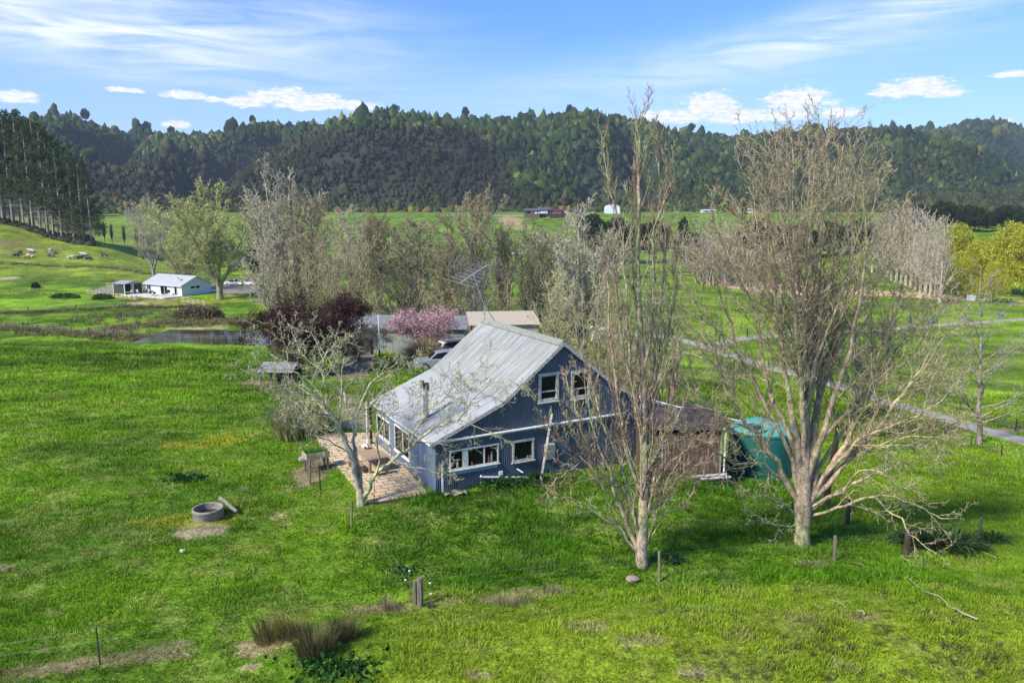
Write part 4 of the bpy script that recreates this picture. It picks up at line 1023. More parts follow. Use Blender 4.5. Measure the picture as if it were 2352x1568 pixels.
# ---------------------------------------------------------------- patio, table, planter
def patio():
    corners = [Zp(1800, 765), Zp(1120, 850), Zp(640, 300), Zp(540, 120), Zp(1180, 95)]
    m_ = bpy.data.materials.new('sandstone_pavers'); m_.use_nodes = True; t = NT(m_.node_tree); bs = t.n['Principled BSDF']
    tc = t.new('ShaderNodeTexCoord').outputs['Object']
    br = t.new('ShaderNodeTexBrick'); br.offset = .37; br.squash = 1.0; br.inputs['Scale'].default_value = 1.0; br.inputs['Brick Width'].default_value = .62; br.inputs['Row Height'].default_value = .41
    br.inputs['Mortar Size'].default_value = .022; br.inputs['Color1'].default_value = (.60, .42, .24, 1); br.inputs['Color2'].default_value = (.68, .54, .36, 1); br.inputs['Mortar'].default_value = (.10, .08, .045, 1); br.inputs['Bias'].default_value = -.1
    t.put(br.inputs[0], t.mapping(tc, rot=(0, 0, R(3))))
    c = t.mix(1.0, br.outputs[0], t.ramp(t.noise(tc, 3.5, 5, .6), [(.3, .78), (.7, 1.1)]), 'MULTIPLY')
    c = t.mix(t.ramp(t.noise(tc, 1.6, 6, .7), [(.56, 0.0), (.64, .85)]), c, (.12, .17, .035))
    t.put(bs.inputs['Base Color'], c); bs.inputs['Roughness'].default_value = .9
    b_ = t.new('ShaderNodeBump'); b_.inputs['Strength'].default_value = .5; b_.inputs['Distance'].default_value = .02; t.put(b_.inputs['Height'], t.m('SUBTRACT', 1.0, br.outputs[1])); t.l.new(b_.outputs[0], bs.inputs['Normal'])
    o = empty('tmp', HA, 'x', 'x', rz=HYAW)
    b = B(); P = [HMI @ G(a, b2) for a, b2 in corners]
    top = [(p.x, p.y, .07) for p in P]; bot = [(p.x, p.y, -.4) for p in P]; n = len(P)
    b.add(top+bot, [tuple(range(n))[::-1]]+[(i, (i+1) % n, (i+1) % n+n, i+n) for i in range(n)])
    q = b.build('patio', m_); q.location = HA; q.rotation_euler = (0, 0, HYAW); q['kind'] = 'structure'; bpy.data.objects.remove(o)
patio()
oak = mat('pale_timber', (.42, .30, .19), .75, var=.3, scale=3, stretch=(1, 6, 6), bump=.2, grime=((.24, .18, .12), 3, .52, .7))
def ghit(px_, py_, z):
    d = ray(px_, py_); t = (z-CH)/d[2]; return Vector((d[0]*t, d[1]*t, z))
def table():
    # the table stands long side roughly along the house wall
    c = ghit(*Zp(1130, 285), .80); r = empty('picnic_table', (c.x, c.y, .07), 'pale timber outdoor table on the paved patio beside the blue wall', 'table', rz=HYAW+R(4))
    L, W = 2.3, 1.05
    b = B()
    for i in range(5): b.box(-W/2+i*W/5+.005, -W/2+(i+1)*W/5-.005, -L/2, L/2, .70, .75)
    b.build('table_top', oak, r)
    b = B(); b.box(-W/2+.08, W/2-.08, -L/2+.25, -L/2+.29, .60, .70); b.box(-W/2+.08, W/2-.08, L/2-.29, L/2-.25, .60, .70); b.box(-.04, .04, -L/2+.29, L/2-.29, .6, .7); b.build('apron', oak, r)
    for sx in (-1, 1):
        for sy in (-1, 1):
            b = B(); b.box(sx*(W/2-.18)-.06, sx*(W/2-.18)+.06, sy*(L/2-.2)-.06, sy*(L/2-.2)+.06, 0, .70); b.build('leg', oak, r)
    def bench(loc, rz, label):
        q = empty('bench', loc, label, 'bench', 'timber benches around the patio table', rz)
        b = B(); b.box(-.19, -.005, -.85, .85, .40, .45); b.box(.005, .19, -.85, .85, .40, .45); b.build('seat', oak, q)
        for s in (-1, 1): b = B(); b.box(-.15, .15, s*.62-.04, s*.62+.04, 0, .40); b.build('leg', oak, q)
    M_ = Matrix.Translation((c.x, c.y, .07)) @ Matrix.Rotation(HYAW+R(4), 4, 'Z')
    bench(M_ @ Vector((.82, .1, 0)), HYAW+R(5), 'long timber bench between the table and the blue house wall')
    bench(M_ @ Vector((-.80, -.1, 0)), HYAW+R(3), 'long timber bench on the garden side of the patio table')
    q = empty('bench', M_ @ Vector((.1, -1.45, 0)), 'short timber stool bench at the near end of the patio table', 'bench', 'timber benches around the patio table', HYAW+R(95))
    b = B(); b.box(-.17, .17, -.36, .36, .40, .45); b.build('seat', oak, q)
    for s in (-1, 1): b = B(); b.box(-.13, .13, s*.26-.04, s*.26+.04, 0, .40); b.build('leg', oak, q)
    p = ghit(*Zp(1085, 235), .86); q = empty('shopping_bag', (p.x, p.y, .82), 'small white and red plastic bag on the patio table', 'bag')
    b = B(); b.ell((0, 0, .14), (.19, .15, .15), 9, 6, 3, .22); b.build('bag', mat('white_bag', (.75, .74, .74), .4, var=.05), q, smooth=True)
    b = B(); b.ell((.02, -.11, .12), (.08, .06, .07), 8, 5, 4, .2); b.build('red_print', mat('red_print', (.5, .02, .05), .5), q, smooth=True)
    # thin dark lamp stake at the near edge of the paving
    p = ghit(*Zp(1190, 835), .07); q = empty('garden_stake', (p.x, p.y, .05), 'thin dark garden light stake at the near edge of the patio', 'garden light')
    b = B(); b.tube([(0, 0, 0), (0, 0, 1.0)], .014, 6); b.build('stake', wood_dark, q); b = B(); b.lathe([(0, 1.16), (.05, 1.14), (.04, 1.0), (0, 1.0)], n=8); b.build('lamp', mat('lamp_grey', (.3, .3, .3), .4), q)
table()
def planter():
    p = ghit(*Zp(545, 270), .95); z = gz_(p.x, p.y); r = empty('raised_planter', (p.x, p.y, z), 'raised pale timber planter box full of green plants beside the patio', 'planter', rz=HYAW+R(5))
    tm = mat('planter_timber', (.42, .36, .24), .85, var=.3, scale=4); L, W, h0, h1 = 1.05, .60, .68, 1.0
    b = B(); b.box(-W, W, -.32, -.28, h0, h1); b.box(-W, W, .28+.1, .32+.1, h0, h1); b.box(-W, -W+.04, -.28, .38, h0, h1); b.box(W-.04, W, -.28, .38, h0, h1); b.box(-W+.04, W-.04, -.28, .38, h0, h0+.04); b.build('box', tm, r)
    b = B(); b.box(-W+.04, W-.04, -.28, .38, h0+.04, h1-.06); b.build('soil', mat('soil', (.04, .03, .02), .95), r)
    for (x, y) in ((-W+.1, -.24), (W-.1, -.24), (-W+.1, .3), (W-.1, .3)):
        b = B(); b.box(x-.04, x+.04, y-.04, y+.04, -.1, h0); b.build('leg', wood_old, r)
    rg = np.random.default_rng(2); n = 260; X = rg.uniform(-W+.08, W-.08, n); Y = rg.uniform(-.24, .34, n); 
    V = []; F = []; C = []
    for i in range(n):
        a = rg.uniform(0, 6.28); hgt = rg.uniform(.12, .3); w = .03; dx, dy = math.cos(a), math.sin(a); k = len(V)
        V += [(X[i]-dy*w, Y[i]+dx*w, h1-.08), (X[i]+dy*w, Y[i]-dx*w, h1-.08), (X[i]+dx*.12, Y[i]+dy*.12, h1-.08+hgt)]; F.append((k, k+1, k+2)); c = np.array([.05, .20, .015])*rg.uniform(.6, 1.6); C += [c]*3
    npmesh('plants', np.array(V), np.array(F), M_leaf, r, colr=np.array(C))
planter()

# ---------------------------------------------------------------- trough, sheet, stones
def trough():
    g = G(765/1.0*0+469, 1196); r = empty('concrete_trough', (g.x, g.y+.45, g.z-.03), 'round old concrete water trough in the left paddock', 'trough'); r.scale = (.93, .93, .76)
    b = B(); pr = [(.0, .10), (.57, .10), (.60, .58), (.62, .60), (.68, .60), (.70, .57), (.70, .48), (.685, .46), (.66, 0), (.64, -.1)]; b.lathe(pr, n=36); b.build('ring', concrete, r, smooth=True)
    b = B(); b.lathe([(0, .22), (.59, .22)], n=28); b.build('water', mat('trough_water', (.02, .02, .015), .08, spec=.6), r)
    a = G(484, 1162); q = empty('concrete_pipe', (g.x+.55, g.y+1.05, g.z+.1), 'lichen-spotted grey log leaning behind the concrete trough', 'log')
    p0 = Vector((1.15-.55, .15-1.05+.6, 0)); 
    b = B(); b.tube([(-.35, .25, .42), (-.1, .12, .34), (.25, -.1, .16), (.55, -.25, 0)], [.10, .085, .085, .08], 10); b.build('log', mat('lichen_log', (.30, .29, .22), .9, var=.5, scale=9, bump=.4), q, smooth=True)
trough()
def sheets():
    g = G(*Zp(2080, 765)); r = empty('feed_sack', (g.x, g.y, g.z+.05), 'crumpled pale plastic sack lying on the grass by the house corner', 'sack', rz=.3)
    rg = random.Random(3); n, m_ = 14, 9; vs = []; fs = []
    for i in range(n):
        for j in range(m_):
            vs.append(((i/(n-1)-.5)*1.05+rg.uniform(-.03, .03), (j/(m_-1)-.5)*.62*(1-.35*i/n)+rg.uniform(-.03, .03), .12+.10*math.sin(i*.8+j*.3)*.5+rg.uniform(-.02, .05)))
    for i in range(n-1):
        for j in range(m_-1): fs.append((i*m_+j, (i+1)*m_+j, (i+1)*m_+j+1, i*m_+j+1))
    b = B(); b.add(vs, fs); b.build('sheet', mat('sack_plastic', (.52, .46, .40), .5, var=.2, scale=5), r, smooth=True)
    b = B(); b.beam((-.3, -.05, .21), (-.22, .16, .21), .03, .012); b.beam((-.2, -.05, .21), (-.1, -.05, .215), .03, .012); b.beam((-.2, -.05, .21), (-.14, .13, .21), .03, .012); b.build('red_print', mat('sack_print', (.35, .12, .10), .6), r)
    g = G(*Zp(420, 372)); r = empty('paving_slab', (g.x, g.y, g.z+.04), 'loose pale paving slabs dumped under the raised planter', 'slabs', rz=.5)
    b = B(); b.box(-.3, .3, -.22, .22, 0, .07); b.xf(Matrix.Rotation(.1, 4, 'Y')); b.build('slab', mat('slab', (.46, .38, .33), .9, var=.2), r)
    b = B(); b.box(-.25, .22, -.2, .2, .1, .16); b.xf(Matrix.Rotation(-.2, 4, 'Z')); b.build('slab', mat('slab', 0), r)
    g = G(1452, 1336); r = empty('boulder', (g.x, g.y, g.z), 'rounded grey stone in the grass below the poplar trunk', 'stone'); b = B(); b.ell((0, 0, .1), (.24, .16, .15), 10, 7, 5, .12); b.build('stone', mat('stone', (.30, .25, .21), .9, var=.3, scale=6, bump=.3), r, smooth=True)
    g = G(420, 1272); r = empty('pebble', (g.x, g.y, g.z+.05), 'small pale stone in the open left paddock below the trough', 'stone'); b = B(); b.ell((0, 0, .08), (.10, .08, .08), 8, 6, 7, .12); b.build('stone', mat('pale_stone', (.5, .5, .47), .9), r, smooth=True)
sheets()
# ---------------------------------------------------------------- the big trees near the house
LICH = (.40, .40, .25)
def big_right_tree():
    base = G(1842, 1253); Y = base.y; t = Tree(21, rmin=.0095)
    LA = [LV(13, .42, 46, 7, .10, .04, .42, .22, 5, te=.3), LV(7.5, .46, 40, 5, .12, .04, .5, .12, 4), LV(4, .5, 38, 4, .14, .03, .55, .1, 3), LV(2.2, .55, 36, 3, .15, .03, .7, .1, 3)]
    LU = [LV(14, .19, 38, 7, .09, .08, .40, .28, 5, te=.3, tp=.05), LV(6.5, .50, 32, 5, .1, .08, .5, .15, 4), LV(4, .5, 32, 4, .12, .05, .6, .1, 3), LV(2.2, .55, 34, 3, .13, .03, .7, .1, 3)]
    LD = [LV(9, .34, 48, 6, .12, .0, .34, .15, 4, te=.3, flat=.3), LV(5, .48, 42, 5, .15, .0, .5, .12, 4), LV(3, .5, 40, 4, .16, .0, .6, .1, 3), LV(1.5, .5, 38, 3, .15, 0, .7, .1, 3)]
    U = [([(1846, 1100), (1848, 1020), (1852, 900), (1854, 780), (1850, 650), (1862, 520), (1870, 390)], 0, .19),
         ([(1850, 1110), (1868, 1000), (1885, 880), (1905, 740), (1915, 600), (1922, 400)], 1.5, .17),
         ([(1842, 1090), (1822, 960), (1798, 830), (1785, 700), (1768, 570), (1765, 450)], -1.2, .16),
         ([(1842, 1120), (1815, 1000), (1765, 890), (1740, 740), (1712, 600), (1700, 520)], 2.2, .14),
         ([(1848, 1130), (1890, 990), (1940, 850), (1975, 700), (1990, 560), (1985, 470)], -1.6, .15),
         ([(1848, 1090), (1840, 930), (1825, 720), (1815, 560), (1812, 400)], -3.0, .13),
         ([(1850, 1120), (1876, 930), (1935, 760), (1955, 600), (1962, 430)], 3.2, .13),
         ([(1848, 1060), (1862, 860), (1880, 660), (1895, 480), (1900, 380)], 2.6, .12)]
    S = [([(1840, 1165), (1795, 1085), (1752, 1015), (1702, 955), (1662, 890), (1640, 800), (1600, 720)], -2.0, .15),
         ([(1840, 1150), (1790, 1090), (1735, 1060), (1690, 1062), (1640, 1035), (1585, 1005)], -2.6, .08),
         ([(1840, 1140), (1800, 1010), (1745, 900), (1690, 790), (1650, 660), (1620, 590)], 1.0, .11),
         ([(1850, 1165), (1905, 1075), (1950, 990), (1992, 890), (2040, 780), (2075, 680)], 1.2, .16),
         ([(1852, 1170), (1930, 1080), (2010, 985), (2075, 900), (2130, 820), (2160, 760)], -1.4, .13),
         ([(1852, 1150), (1920, 1060), (1990, 1000), (2080, 965), (2150, 930), (2195, 880)], -2.5, .10),
         ([(1850, 1130), (1890, 1010), (1960, 930), (2030, 860), (2070, 780), (2110, 720)], 3.0, .12),
         ([(1850, 1150), (1900, 1040), (1975, 940), (2035, 830), (2060, 700), (2080, 600)], 2.0, .11),
         ([(1975, 940), (2040, 905), (2100, 880), (2160, 850), (2205, 835)], 1.0, .05), ([(2010, 985), (2080, 1000), (2140, 1005), (2200, 985)], -1.8, .05),
         ([(1752, 1015), (1700, 1000), (1650, 960), (1600, 900), (1570, 840)], -1.2, .05), ([(1765, 890), (1720, 850), (1670, 820), (1620, 800)], 1.8, .05),
         ([(1900, 1075), (1970, 1040), (2040, 1020), (2110, 1000), (2170, 1010)], -3.0, .06), ([(1992, 890), (2050, 850), (2110, 800), (2150, 700)], 2.4, .06)]
    D = [([(1850, 1195), (1900, 1175), (1960, 1150), (2030, 1140), (2095, 1155), (2150, 1185), (2195, 1190)], -2.0, .075),
         ([(2005, 1140), (2040, 1170), (2075, 1200), (2105, 1235), (2140, 1262), (2165, 1270)], -3.0, .05),
         ([(1852, 1180), (1920, 1130), (1985, 1100), (2050, 1075), (2120, 1050), (2190, 1040)], -1.0, .08),
         ([(1838, 1190), (1800, 1155), (1750, 1140), (1705, 1128), (1670, 1105)], -1.5, .055),
         ([(1838, 1200), (1810, 1210), (1775, 1205), (1745, 1185), (1712, 1180)], -.8, .03),
         ([(1850, 1170), (1930, 1130), (1960, 1090), (2000, 1080), (2060, 1110), (2110, 1130)], -2.5, .07)]
    trunk = [(base.x, Y, base.z-.2), tuple(at(1843, 1215, Y)), tuple(at(1844, 1160, Y)), tuple(at(1847, 1090, Y)), tuple(at(1849, 1020, Y))]
    t.pl.append((trunk, [.34, .285, .33, .25, .17], 14, -1))
    for L, am, r in U: t.limb(pts_px(L, Y, am), r, .02, LU, sides=7, wob=.03)
    for L, am, r in S: t.limb(pts_px(L, Y, am), r, .02, LA, sides=7, wob=.05)
    # more limbs that fan out and fill the round head of the crown
    rq = random.Random(77)
    for i in range(15):
        f = i/14; a = R(-8+196*f); ex, ey = 1858-math.cos(a)*rq.uniform(150, 172), 560-math.sin(a)*rq.uniform(205, 262)
        if math.sin(a) < .25: ex = 1858-math.cos(a)*rq.uniform(175, 215)
        sx = 1852-math.cos(a)*rq.uniform(15, 45); sy = rq.uniform(760, 900); am = rq.uniform(-3.6, 3.6)
        L = [(1850-math.cos(a)*6, sy+rq.uniform(60, 130)), (sx, sy-30), ((sx+ex)/2-math.cos(a)*18, (sy+ey)/2+rq.uniform(-25, 15)), (ex, ey)]
        t.limb(pts_px(L, Y, am), rq.uniform(.055, .085), .014, LU, sides=5, wob=.04)
    for L, am, r in D: t.limb(pts_px(L, Y, am), r, .014, LD, sides=6, wob=.05)
    root = tree_obj('bare_tree', base, 'largest bare tree on the right with a short pinkish trunk and lichen-covered fanned limbs', t.pl, 0, ((.42, .32, .23), (.44, .35, .23)), lich=(.40, .40, .20), lk=.42, seed=3, rt=.10)
    # dry brown buds at the top twigs
    tips = [(p, d) for p, d in t.tips if p[0][2] > 8.5]
    V, F, C = leafcards(tips, 1, .03, [(.32, .17, .09), (.26, .14, .08)], 5, frac=.7, spread=.02); npmesh('buds', V-np.array(base), F, M_leaf, root, colr=C)
    return t
big_right_tree()
def poplar():
    base = G(1473, 1305); Y = base.y; t = Tree(33, rmin=.0095)
    LU = [LV(32, .16, 24, 6, .07, .16, .32, .12, 4, te=.3), LV(7, .40, 26, 5, .1, .1, .5, .15, 3), LV(3.6, .5, 28, 3, .1, .06, .65, .1, 3)]
    LS = [LV(20, .24, 32, 6, .10, .10, .35, .15, 4, te=.3), LV(6.5, .42, 32, 5, .13, .06, .5, .15, 3), LV(4, .5, 32, 3, .14, .03, .65, .1, 3)]
    LD = [LV(14, .24, 40, 6, .16, .02, .4, .2, 4, te=.3), LV(5, .45, 38, 4, .18, .02, .55, .1, 3), LV(3, .5, 36, 3, .18, .0, .65, .1, 3)]
    trunk = [(1474, 1290), (1476, 1220), (1480, 1120), (1480, 1000), (1477, 860), (1468, 720), (1466, 590), (1468, 460), (1468, 360), (1477, 250)]
    tp = [Vector((base.x, Y, base.z-.2))]+[at(a, b, Y) for a, b in trunk]
    t.limb([Vector((base.x, Y, base.z-.2))]+[at(a, b, Y) for a, b in trunk], .27, .012, LU, sides=12, wob=.02)
    t.pl[0] = (t.pl[0][0], [max(r, .235-.011*i) if i < 12 else r for i, r in enumerate(t.pl[0][1])], 12, 0)
    U = [([(1476, 1010), (1455, 900), (1443, 790), (1436, 660), (1428, 540), (1402, 430), (1386, 318)], -.8, .085),
         ([(1480, 1060), (1498, 950), (1507, 820), (1515, 700), (1527, 570), (1520, 460), (1506, 300)], .9, .085),
         ([(1478, 900), (1492, 780), (1500, 640), (1500, 520), (1540, 440), (1524, 350)], -1.0, .06),
         ([(1470, 780), (1455, 640), (1450, 500), (1462, 390), (1466, 300)], .6, .05),
         ([(1478, 1150), (1440, 1040), (1422, 930), (1405, 800), (1396, 680), (1392, 600)], 1.2, .085),
         ([(1479, 950), (1520, 850), (1540, 740), (1552, 640), (1560, 560)], 1.0, .06), ([(1480, 1120), (1528, 1000), (1548, 900), (1562, 780)], -1.1, .065),
         ([(1478, 1080), (1462, 930), (1424, 760), (1412, 640), (1400, 560)], -1.6, .06)]
    S = [([(1468, 1282), (1448, 1225), (1420, 1150), (1395, 1080), (1372, 1010), (1352, 940), (1342, 860)], -.6, .11),
         ([(1470, 1255), (1450, 1160), (1428, 1060), (1425, 960), (1415, 860)], .8, .09),
         ([(1420, 1150), (1390, 1120), (1350, 1060), (1310, 1030), (1275, 1000), (1252, 960)], -1.2, .06),
         ([(1478, 1262), (1505, 1190), (1528, 1120), (1556, 1060), (1590, 1010)], -.7, .05),
         ([(1395, 1080), (1350, 1030), (1330, 960), (1310, 900), (1300, 860)], .6, .05),
         ([(1478, 1180), (1530, 1080), (1580, 1030), (1600, 960)], 1.4, .05), ([(1476, 1130), (1510, 1040), (1545, 990), (1590, 900)], -1.3, .05), ([(1480, 1200), (1530, 1130), (1575, 1085), (1620, 1060)], -.8, .045), ([(1484, 1150), (1540, 1060), (1600, 1020), (1640, 980)], -.4, .045), ([(1430, 1120), (1370, 1080), (1320, 1000), (1290, 930)], -.9, .05),
         ([(1425, 1060), (1380, 960), (1360, 880), (1335, 800)], 1.6, .05)]
    D = [([(1466, 1268), (1430, 1218), (1385, 1185), (1340, 1152), (1300, 1140), (1258, 1150)], -1.0, .065),
         ([(1372, 1010), (1330, 1060), (1290, 1090), (1262, 1120), (1250, 1150)], -1.2, .035),
         ([(1400, 1110), (1350, 1090), (1310, 1075), (1275, 1050), (1250, 1040)], -1.4, .04),
         ([(1490, 1240), (1530, 1180), (1520, 1130), (1500, 1110)], -.8, .025), ([(1505, 1190), (1560, 1170), (1590, 1130), (1610, 1080)], -.6, .03)]
    for L, am, r in U: t.limb(pts_px(L, Y, am), r, .012, LU[:1]+LU[1:], sides=6, wob=.03)
    for L, am, r in S: t.limb(pts_px(L, Y, am), r, .012, LS, sides=6, wob=.04)
    for L, am, r in D: t.limb(pts_px(L, Y, am), r, .010, LD, sides=5, wob=.05)
    root = tree_obj('poplar_tree', base, 'tall narrow bare poplar in front of the blue gable with banded pale trunk', t.pl, 0, ((.42, .32, .25), (.38, .28, .19)), lich=(.40, .40, .22), lk=.44, seed=8, rt=.07)
    tips = [(p, d) for p, d in t.tips]
    V, F, C = leafcards(tips, 1, .03, [(.32, .17, .09), (.26, .13, .08)], 5, frac=.7, spread=.02); npmesh('buds', V-np.array(base), F, M_leaf, root, colr=C)
poplar()
def lichen_tree():
    base = G(830, 1160); Y = base.y; t = Tree(45, rmin=.0085)
    LA = [LV(12, .40, 46, 6, .17, .02, .45, .25, 4, te=.3), LV(7, .48, 42, 5, .2, .01, .5, .12, 4), LV(5, .5, 40, 4, .2, .0, .6, .1, 3), LV(2.2, .55, 38, 3, .2, .0, .7, .1, 3)]
    L = [([(828, 1150), (814, 1085), (796, 1018), (776, 975), (752, 934), (724, 908), (692, 873), (664, 840), (628, 819), (593, 788)], -1.0, .15),
         ([(752, 934), (748, 895), (739, 850), (750, 812), (776, 793), (804, 779)], 0.5, .06),
         ([(832, 1150), (822, 1075), (814, 1010), (818, 970), (822, 945), (854, 932), (880, 900), (926, 866)], 1.5, .12),
         ([(834, 1152), (846, 1128), (862, 1092), (900, 1059), (944, 1023), (1002, 980), (1044, 965), (1073, 942), (1090, 909), (1149, 871), (1178, 877)], -1.5, .12),
         ([(900, 1059), (930, 1064), (953, 1074), (991, 1078), (1010, 1088), (1029, 1080)], -1.2, .045),
         ([(814, 1070), (796, 1038), (765, 1020), (720, 995), (690, 970), (655, 955)], -1.3, .045),
         ([(818, 1000), (800, 940), (790, 890), (770, 850), (740, 800), (700, 760)], 2.2, .07),
         ([(822, 950), (850, 880), (890, 850), (930, 820), (960, 830)], 2.4, .055), ([(940, 1025), (970, 960), (1010, 920), (1050, 900), (1100, 870)], -.4, .05),
         ([(862, 1092), (872, 1050), (866, 1000), (890, 960), (930, 930), (980, 900)], -2.2, .055), ([(724, 908), (690, 905), (660, 900), (630, 870), (600, 850)], -2.0, .045),
         ([(776, 975), (760, 990), (720, 960), (680, 930), (650, 920)], .8, .045), ([(739, 850), (700, 820), (680, 780), (660, 740)], 1.0, .04)]
    for i, (p, am, r) in enumerate(L): t.limb(pts_px(p, Y+(0 if r > .1 else (.5 if am > 0 else -.5)), am), r, .012, LA, sides=8 if r > .1 else 6, wob=.05)
    t.pl.append(([(base.x, Y, base.z-.2), tuple(at(829, 1140, Y)), tuple(at(826, 1120, Y))], [.22, .20, .14], 10, -1))
    tree_obj('bare_tree', base, 'lichen-covered crooked bare tree in front of the patio with three spreading stems', t.pl, 0, ((.42, .37, .30), (.46, .41, .27)), lich=(.50, .50, .28), lk=.5, seed=12, rt=.06)
lichen_tree()
def right_tree():
    base = G(2248, 1020); Y = base.y; t = Tree(51, rmin=.016); s = Y/FPX
    LA = [LV(5.5, .42, 40, 5, .12, .03, .5, .2, 4, te=.3), LV(4, .5, 38, 4, .14, .02, .6, .1, 3), LV(2.5, .5, 36, 3, .14, 0, .7, .1, 3)]
    tr = t.limb([(base.x, Y, base.z-.3)]+[at(a, b, Y) for a, b in [(2250, 985), (2248, 940), (2252, 860), (2254, 780), (2250, 700), (2252, 615)]], .30, .03, [], sides=9, wob=.03)
    rg = random.Random(4)
    for i in range(30):
        q = .26+.72*i/30; k = int(q*(len(tr[0])-1)); p = Vector(tr[0][k]); sd = -1 if i % 2 else 1; a = rg.uniform(-.9, .9)
        L = (1-q)**.8*6.2+1.4; el_ = .35+.55*q; d = Vector((sd*math.cos(a)*math.cos(el_), math.sin(a)*math.cos(el_), math.sin(el_)))
        p1 = p+d*L*.45; p2 = p+d*L+Vector((0, 0, L*.08)); t.limb([p, p1, p2], tr[1][k]*.42, .016, LA, sides=4, wob=.06)
    tree_obj('bare_tree', base, 'bare pale tree by the gravel road at the right edge with upright trunk', t.pl, 0, ((.30, .24, .19), (.42, .37, .30)), lich=(.36, .34, .27), lk=.4, seed=15, rt=.12)
right_tree()

# ---------------------------------------------------------------- trees in the middle distance
def gen_tree(seed, H, spread, style, rmin, twigs=1.0, rb=None):
    t = Tree(seed, rmin=rmin); rg = t.rg; rb = rb or H*.022
    if style == 'fan':      # several limbs leaving low and rising
        n = rg.randint(6, 8)
        t.pl.append(([(0, 0, -.4), (0, 0, H*.07), (0, 0, H*.16)], [rb*1.25, rb, rb*.9], 8, -1))
        lv = [LV(12*twigs, .36, 38, 6, .09, .08, .42, .16, 4, te=.3), LV(8*twigs, .48, 38, 4, .12, .05, .5, .12, 3), LV(5*twigs, .55, 38, 3, .14, .03, .65, .1, 3), LV(1.6, .6, 36, 2, .1, .02, .8, .1, 3)]
        for i in range(n):
            a = 6.283*i/n+rg.uniform(-.3, .3); k = rg.uniform(.15, 1) if i else .05; e = spread*k
            P_ = [(0, 0, H*(.08+.08*rg.random())), (math.cos(a)*e*.30, math.sin(a)*e*.30, H*.34), (math.cos(a)*e*.62, math.sin(a)*e*.62, H*.62), (math.cos(a)*e*.85, math.sin(a)*e*.85, H*(1-.22*k)*rg.uniform(.9, 1))]
            t.limb(P_, rb*.62, rmin, lv, sides=5, wob=H*.006)
    elif style == 'col':    # poplar: central stem, steep branches
        lv = [LV(36*twigs, .34, 34, 6, .06, .12, .3, .10, 4, te=.3, tp=.6), LV(6*twigs, .4, 28, 4, .1, .08, .5, .15, 3), LV(3.5*twigs, .5, 28, 3, .1, .05, .65, .1, 3)]
        t.limb([(0, 0, -.4), (.1, 0, H*.3), (-.1, .1, H*.65), (0, 0, H)], rb, rmin, lv, sides=7, wob=H*.003)
    elif style == 'thicket':
        lv = [LV(11*twigs, .40, 40, 5, .11, .05, .4, .2, 3, te=.3), LV(6*twigs, .48, 40, 4, .14, .03, .55, .12, 3), LV(3.5*twigs, .55, 34, 3, .14, .03, .7, .1, 3)]
        for i in range(13):
            a = rg.uniform(0, 6.283); e = spread*1.25*rg.uniform(.1, 1); h = H*rg.uniform(.55, 1)*(1-.30*e/spread/1.25)
            x0, y0 = math.cos(a)*e*.45, math.sin(a)*e*.45
            t.limb([(x0, y0, -.3), (x0*1.3, y0*1.3, h*.4), (math.cos(a)*e*.9, math.sin(a)*e*.9, h)], rb*.5, rmin, lv, sides=4, wob=H*.01)
    elif style == 'weep':   # dark drooping
        lv = [LV(9*twigs, .30, 50, 6, .1, -.10, .4, .25, 4, te=.3), LV(8*twigs, .6, 50, 6, .08, -.28, .5, .1, 3), LV(3*twigs, .5, 30, 4, .08, -.2, .65, .1, 3)]
        for i in range(7):
            a = 6.283*i/7; e = spread*.55
            t.limb([(0, 0, -.3), (math.cos(a)*e*.2, math.sin(a)*e*.2, H*.4), (math.cos(a)*e*.6, math.sin(a)*e*.6, H*.8), (math.cos(a)*e*.9, math.sin(a)*e*.9, H*.86)], rb*.6, rmin, lv, sides=5, wob=H*.008)
    elif style == 'round':  # dense, arching twigs
        lv = [LV(12*twigs, .42, 50, 6, .14, .02, .42, .15, 4, te=.3), LV(8*twigs, .48, 46, 4, .18, .0, .5, .1, 3), LV(5*twigs, .5, 42, 3, .18, -.02, .65, .1, 3)]
        for i in range(9):
            a = 6.283*i/9+rg.uniform(-.3, .3); k = rg.uniform(.4, 1); e = spread*k
            t.limb([(0, 0, -.2), (math.cos(a)*e*.3, math.sin(a)*e*.3, H*.35), (math.cos(a)*e*.75, math.sin(a)*e*.75, H*(.75-.2*k)), (math.cos(a)*e*.95, math.sin(a)*e*.95, H*(.95-.35*k))], rb*.6, rmin, lv, sides=5, wob=H*.012)
    return t
def proto(t, cols, lich=None, lk=.4, seed=0, rt=.1, leaves=None, fol='foliage'):
    """mesh data for trunk, crown and leaves, shared by all copies"""
    out = []
    for nm, sel in (('trunk', [p for p in t.pl if p[3] <= 0]), ('crown', [p for p in t.pl if p[3] > 0])):
        V, F, K = tubes(sel); C = barkcol(V, K, cols[0], cols[1], lich, lk, seed, rt); out.append((nm, V, F, M_bark, C))
    if leaves: V, F, C = leafcards(t.tips, **leaves); out.append((fol, V, F, M_leaf, C))
    objs = []
    for nm, V, F, m_, C in out:
        o = npmesh(nm, V, F, m_, None, smooth=nm != fol, colr=C); objs.append(o)
    return objs
def plant(pr, first, name, label, loc, rz, s, cat='tree', group=None):
    r = empty(name, loc, label, cat, group, rz); r.scale = (s, s, s) if not hasattr(s, '__len__') else s
    for o in pr:
        if first[0] is not pr and o.parent is None: q = o
        else: q = o.copy(); col.objects.link(q)
        q.parent = r
    return r
